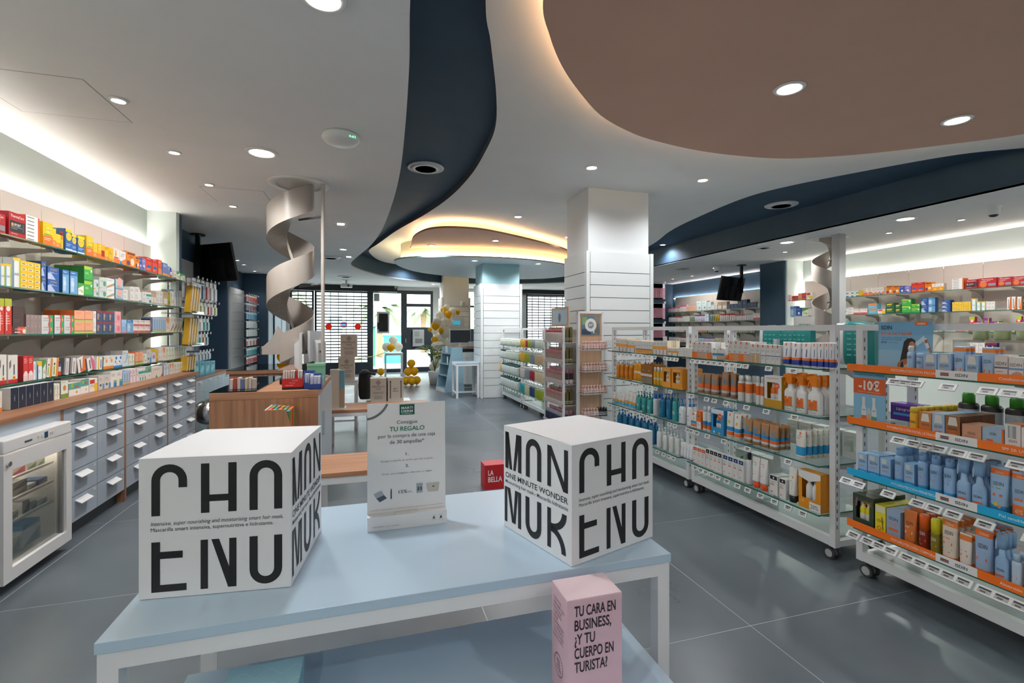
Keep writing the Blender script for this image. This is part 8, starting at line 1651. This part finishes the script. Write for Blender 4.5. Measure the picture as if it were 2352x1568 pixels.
dome('white dome camera at the far right ceiling', 7.55, 9.0); dome('white dome camera near the right picture edge', 6.932, 3.675)
t = thing('bullet_camera', 'small bullet camera at the end of the shutter housing', 'camera', (.80, 15.95, 2.80)); G().cyl((0, .04, 0), (-.03, -.10, -.03), .035, M('c9cbce', .4)).build('barrel', t); G().cyl((-.031, -.102, -.03), (-.033, -.108, -.032), .026, BLACK).build('lens', t); G().box(-.03, .0, .03, .03, .06, .05, WHITE).build('mount', t)
t = thing('projector', 'white ceiling projector in front of the wide shutter', 'projector', (-.66, 14.6, 2.85)); G().cyl((0, 0, -.10), (0, 0, 0), .03, ALU).build('stem', t); G().box(-.16, -.12, -.20, .16, .12, -.11, M('d9dadb', .4)).build('body', t, .01); G().cyl((.06, -.14, -.155), (.06, -.12, -.155), .03, BLACK).build('lens', t); G().box(-.10, -.08, -.11, .10, .08, -.09, ALU).build('bracket', t)
for nm, x, y, sx in (('speaker', 7.0, 9.5, 1), ):
    t = thing('ceiling_speaker', 'small square ceiling speaker behind the near column', 'speaker', (x, y, 2.85)); G().box(-.11, -.11, -.02, .11, .11, 0, M('9a9c9f', .5)).build('grille', t); G().box(-.12, -.12, -.008, .12, .12, 0, M('d9dadb', .5)).build('frame', t)
def tv(lab, px, py, cx, cy, cz, nrm, w=.98, h=.57):
    t = thing('hanging_television', lab, 'television', (px, py, 2.85), group='ceiling televisions'); B = M('0c0c0d', .35)
    G().cyl((0, 0, -.02), (0, 0, 0), .10, B).build('ceiling_plate', t); G().box(-.03, -.02, -.62, .03, .02, -.02, B).build('pole', t)
    ang = math.atan2(nrm[1], nrm[0]) + PI / 2       # local -y looks along nrm
    s = empty('screen_unit', (cx - px, cy - py, cz - 2.85)); s.parent = t; s.rotation_euler = (-.22, 0, ang)
    G().box(-w / 2, -.02, -h / 2, w / 2, .02, h / 2, B).build('case', s, .004); G().box(-w / 2 + .012, -.0215, -h / 2 + .014, w / 2 - .012, -.02, h / 2 - .012, M('101418', .1)).build('screen', s); G().box(-w * .3, .02, -h * .42, w * .3, .06, h * .1, M('141415', .5)).build('rear_cover', s); g = G()
    for x in (-.12, .12): g.box(x - .02, .06, -.2, x + .02, .09, .24, B)
    g.box(-.2, .09, -.02, .2, .12, .04, B); g.build('wall_bracket', s)
tv('black television hung on a pole beyond the left pilaster', -2.47, 8.15, -2.33, 8.28, 2.44, (.60, .80)); tv('black television hung on a pole at the far right', 7.868, 8.60, 7.70, 8.72, 2.33, (-.3, .95), .9, .53)
# fridge contents
for i, (y, z, w, h, c) in enumerate(((-.02, .582, .13, .05, 'd9d4cf'), (-.02, .633, .12, .05, 'e3dcd8'), (.10, .582, .075, .04, 'd9d9d4'), (.185, .582, .07, .045, 'e0d0d0'), (.185, .628, .07, .045, 'd9dcd6'), (.10, .623, .07, .045, 'e6dcd8'), (-.12, .461, .05, .07, 'e6e6e4'), (.0, .461, .12, .04, 'e9e9e6'), (.0, .502, .12, .04, 'e9e9e6'), (.11, .461, .07, .03, 'dde0e2'), (.20, .461, .09, .035, '4f6f9c'), (-.06, .334, .09, .045, 'dfe3e4'), (.05, .334, .06, .075, 'd3d3d6'), (.12, .334, .05, .05, 'c9ccd0'), (.20, .334, .08, .035, 'd9dcdc'), (-.06, .135, .11, .09, 'c9d3b4'), (.10, .135, .16, .10, 'cdd6dd'), (.10, .236, .15, .03, '3f7fb0'))):
    nm = 'top' if z > .57 else 'second' if z > .45 else 'third' if z > .33 else 'bottom'
    o = wbox('medicine_carton', -2.13 - .04, 3.48 + y - w / 2, z, -2.13 + .17, 3.48 + y + w / 2, z + h - .002, M(c, .5)); G().prism([(-w / 2, 0), (w / 2, 0), (w / 2, h * .8)], .1053, .1057, M('c9566a' if i in (0, 1, 4) else '4f8a5f' if i < 6 else '7f97a8', .5), 'x').build('print', o); tag(o, 'boxed medicine on the %s fridge shelf' % nm, 'box', 'medicine in the fridge, %s shelf' % nm)
# info sign and stand behind the right gondola
t = thing('info_sign', 'grey framed notice standing before the right spiral', 'sign', (5.62, 5.0, 0)); G().box(-.17, 0, .95, .17, .02, 1.60, M('c4c4c2', .5)).build('board', t); G().cyl((0, .03, 0), (0, .03, 1.0), .015, ALU).build('pole', t); G().cyl((0, .03, 0), (0, .03, .02), .14, ALU).build('foot', t); g = G(); g.text('MEJORAMOS', 0, 1.47, .03, M('3f4144', .5), width=.2, bold=.01); g.add([(-.12, -.0006, 1.22), (.05, -.0006, 1.22), (.05, -.0006, 1.36), (-.12, -.0006, 1.36)], [[0, 1, 2, 3]], M('5f7a2f', .5)); g.text('10', -.03, 1.25, .07, WH, width=.1, bold=.01, y=-.001); g.build('print', t)
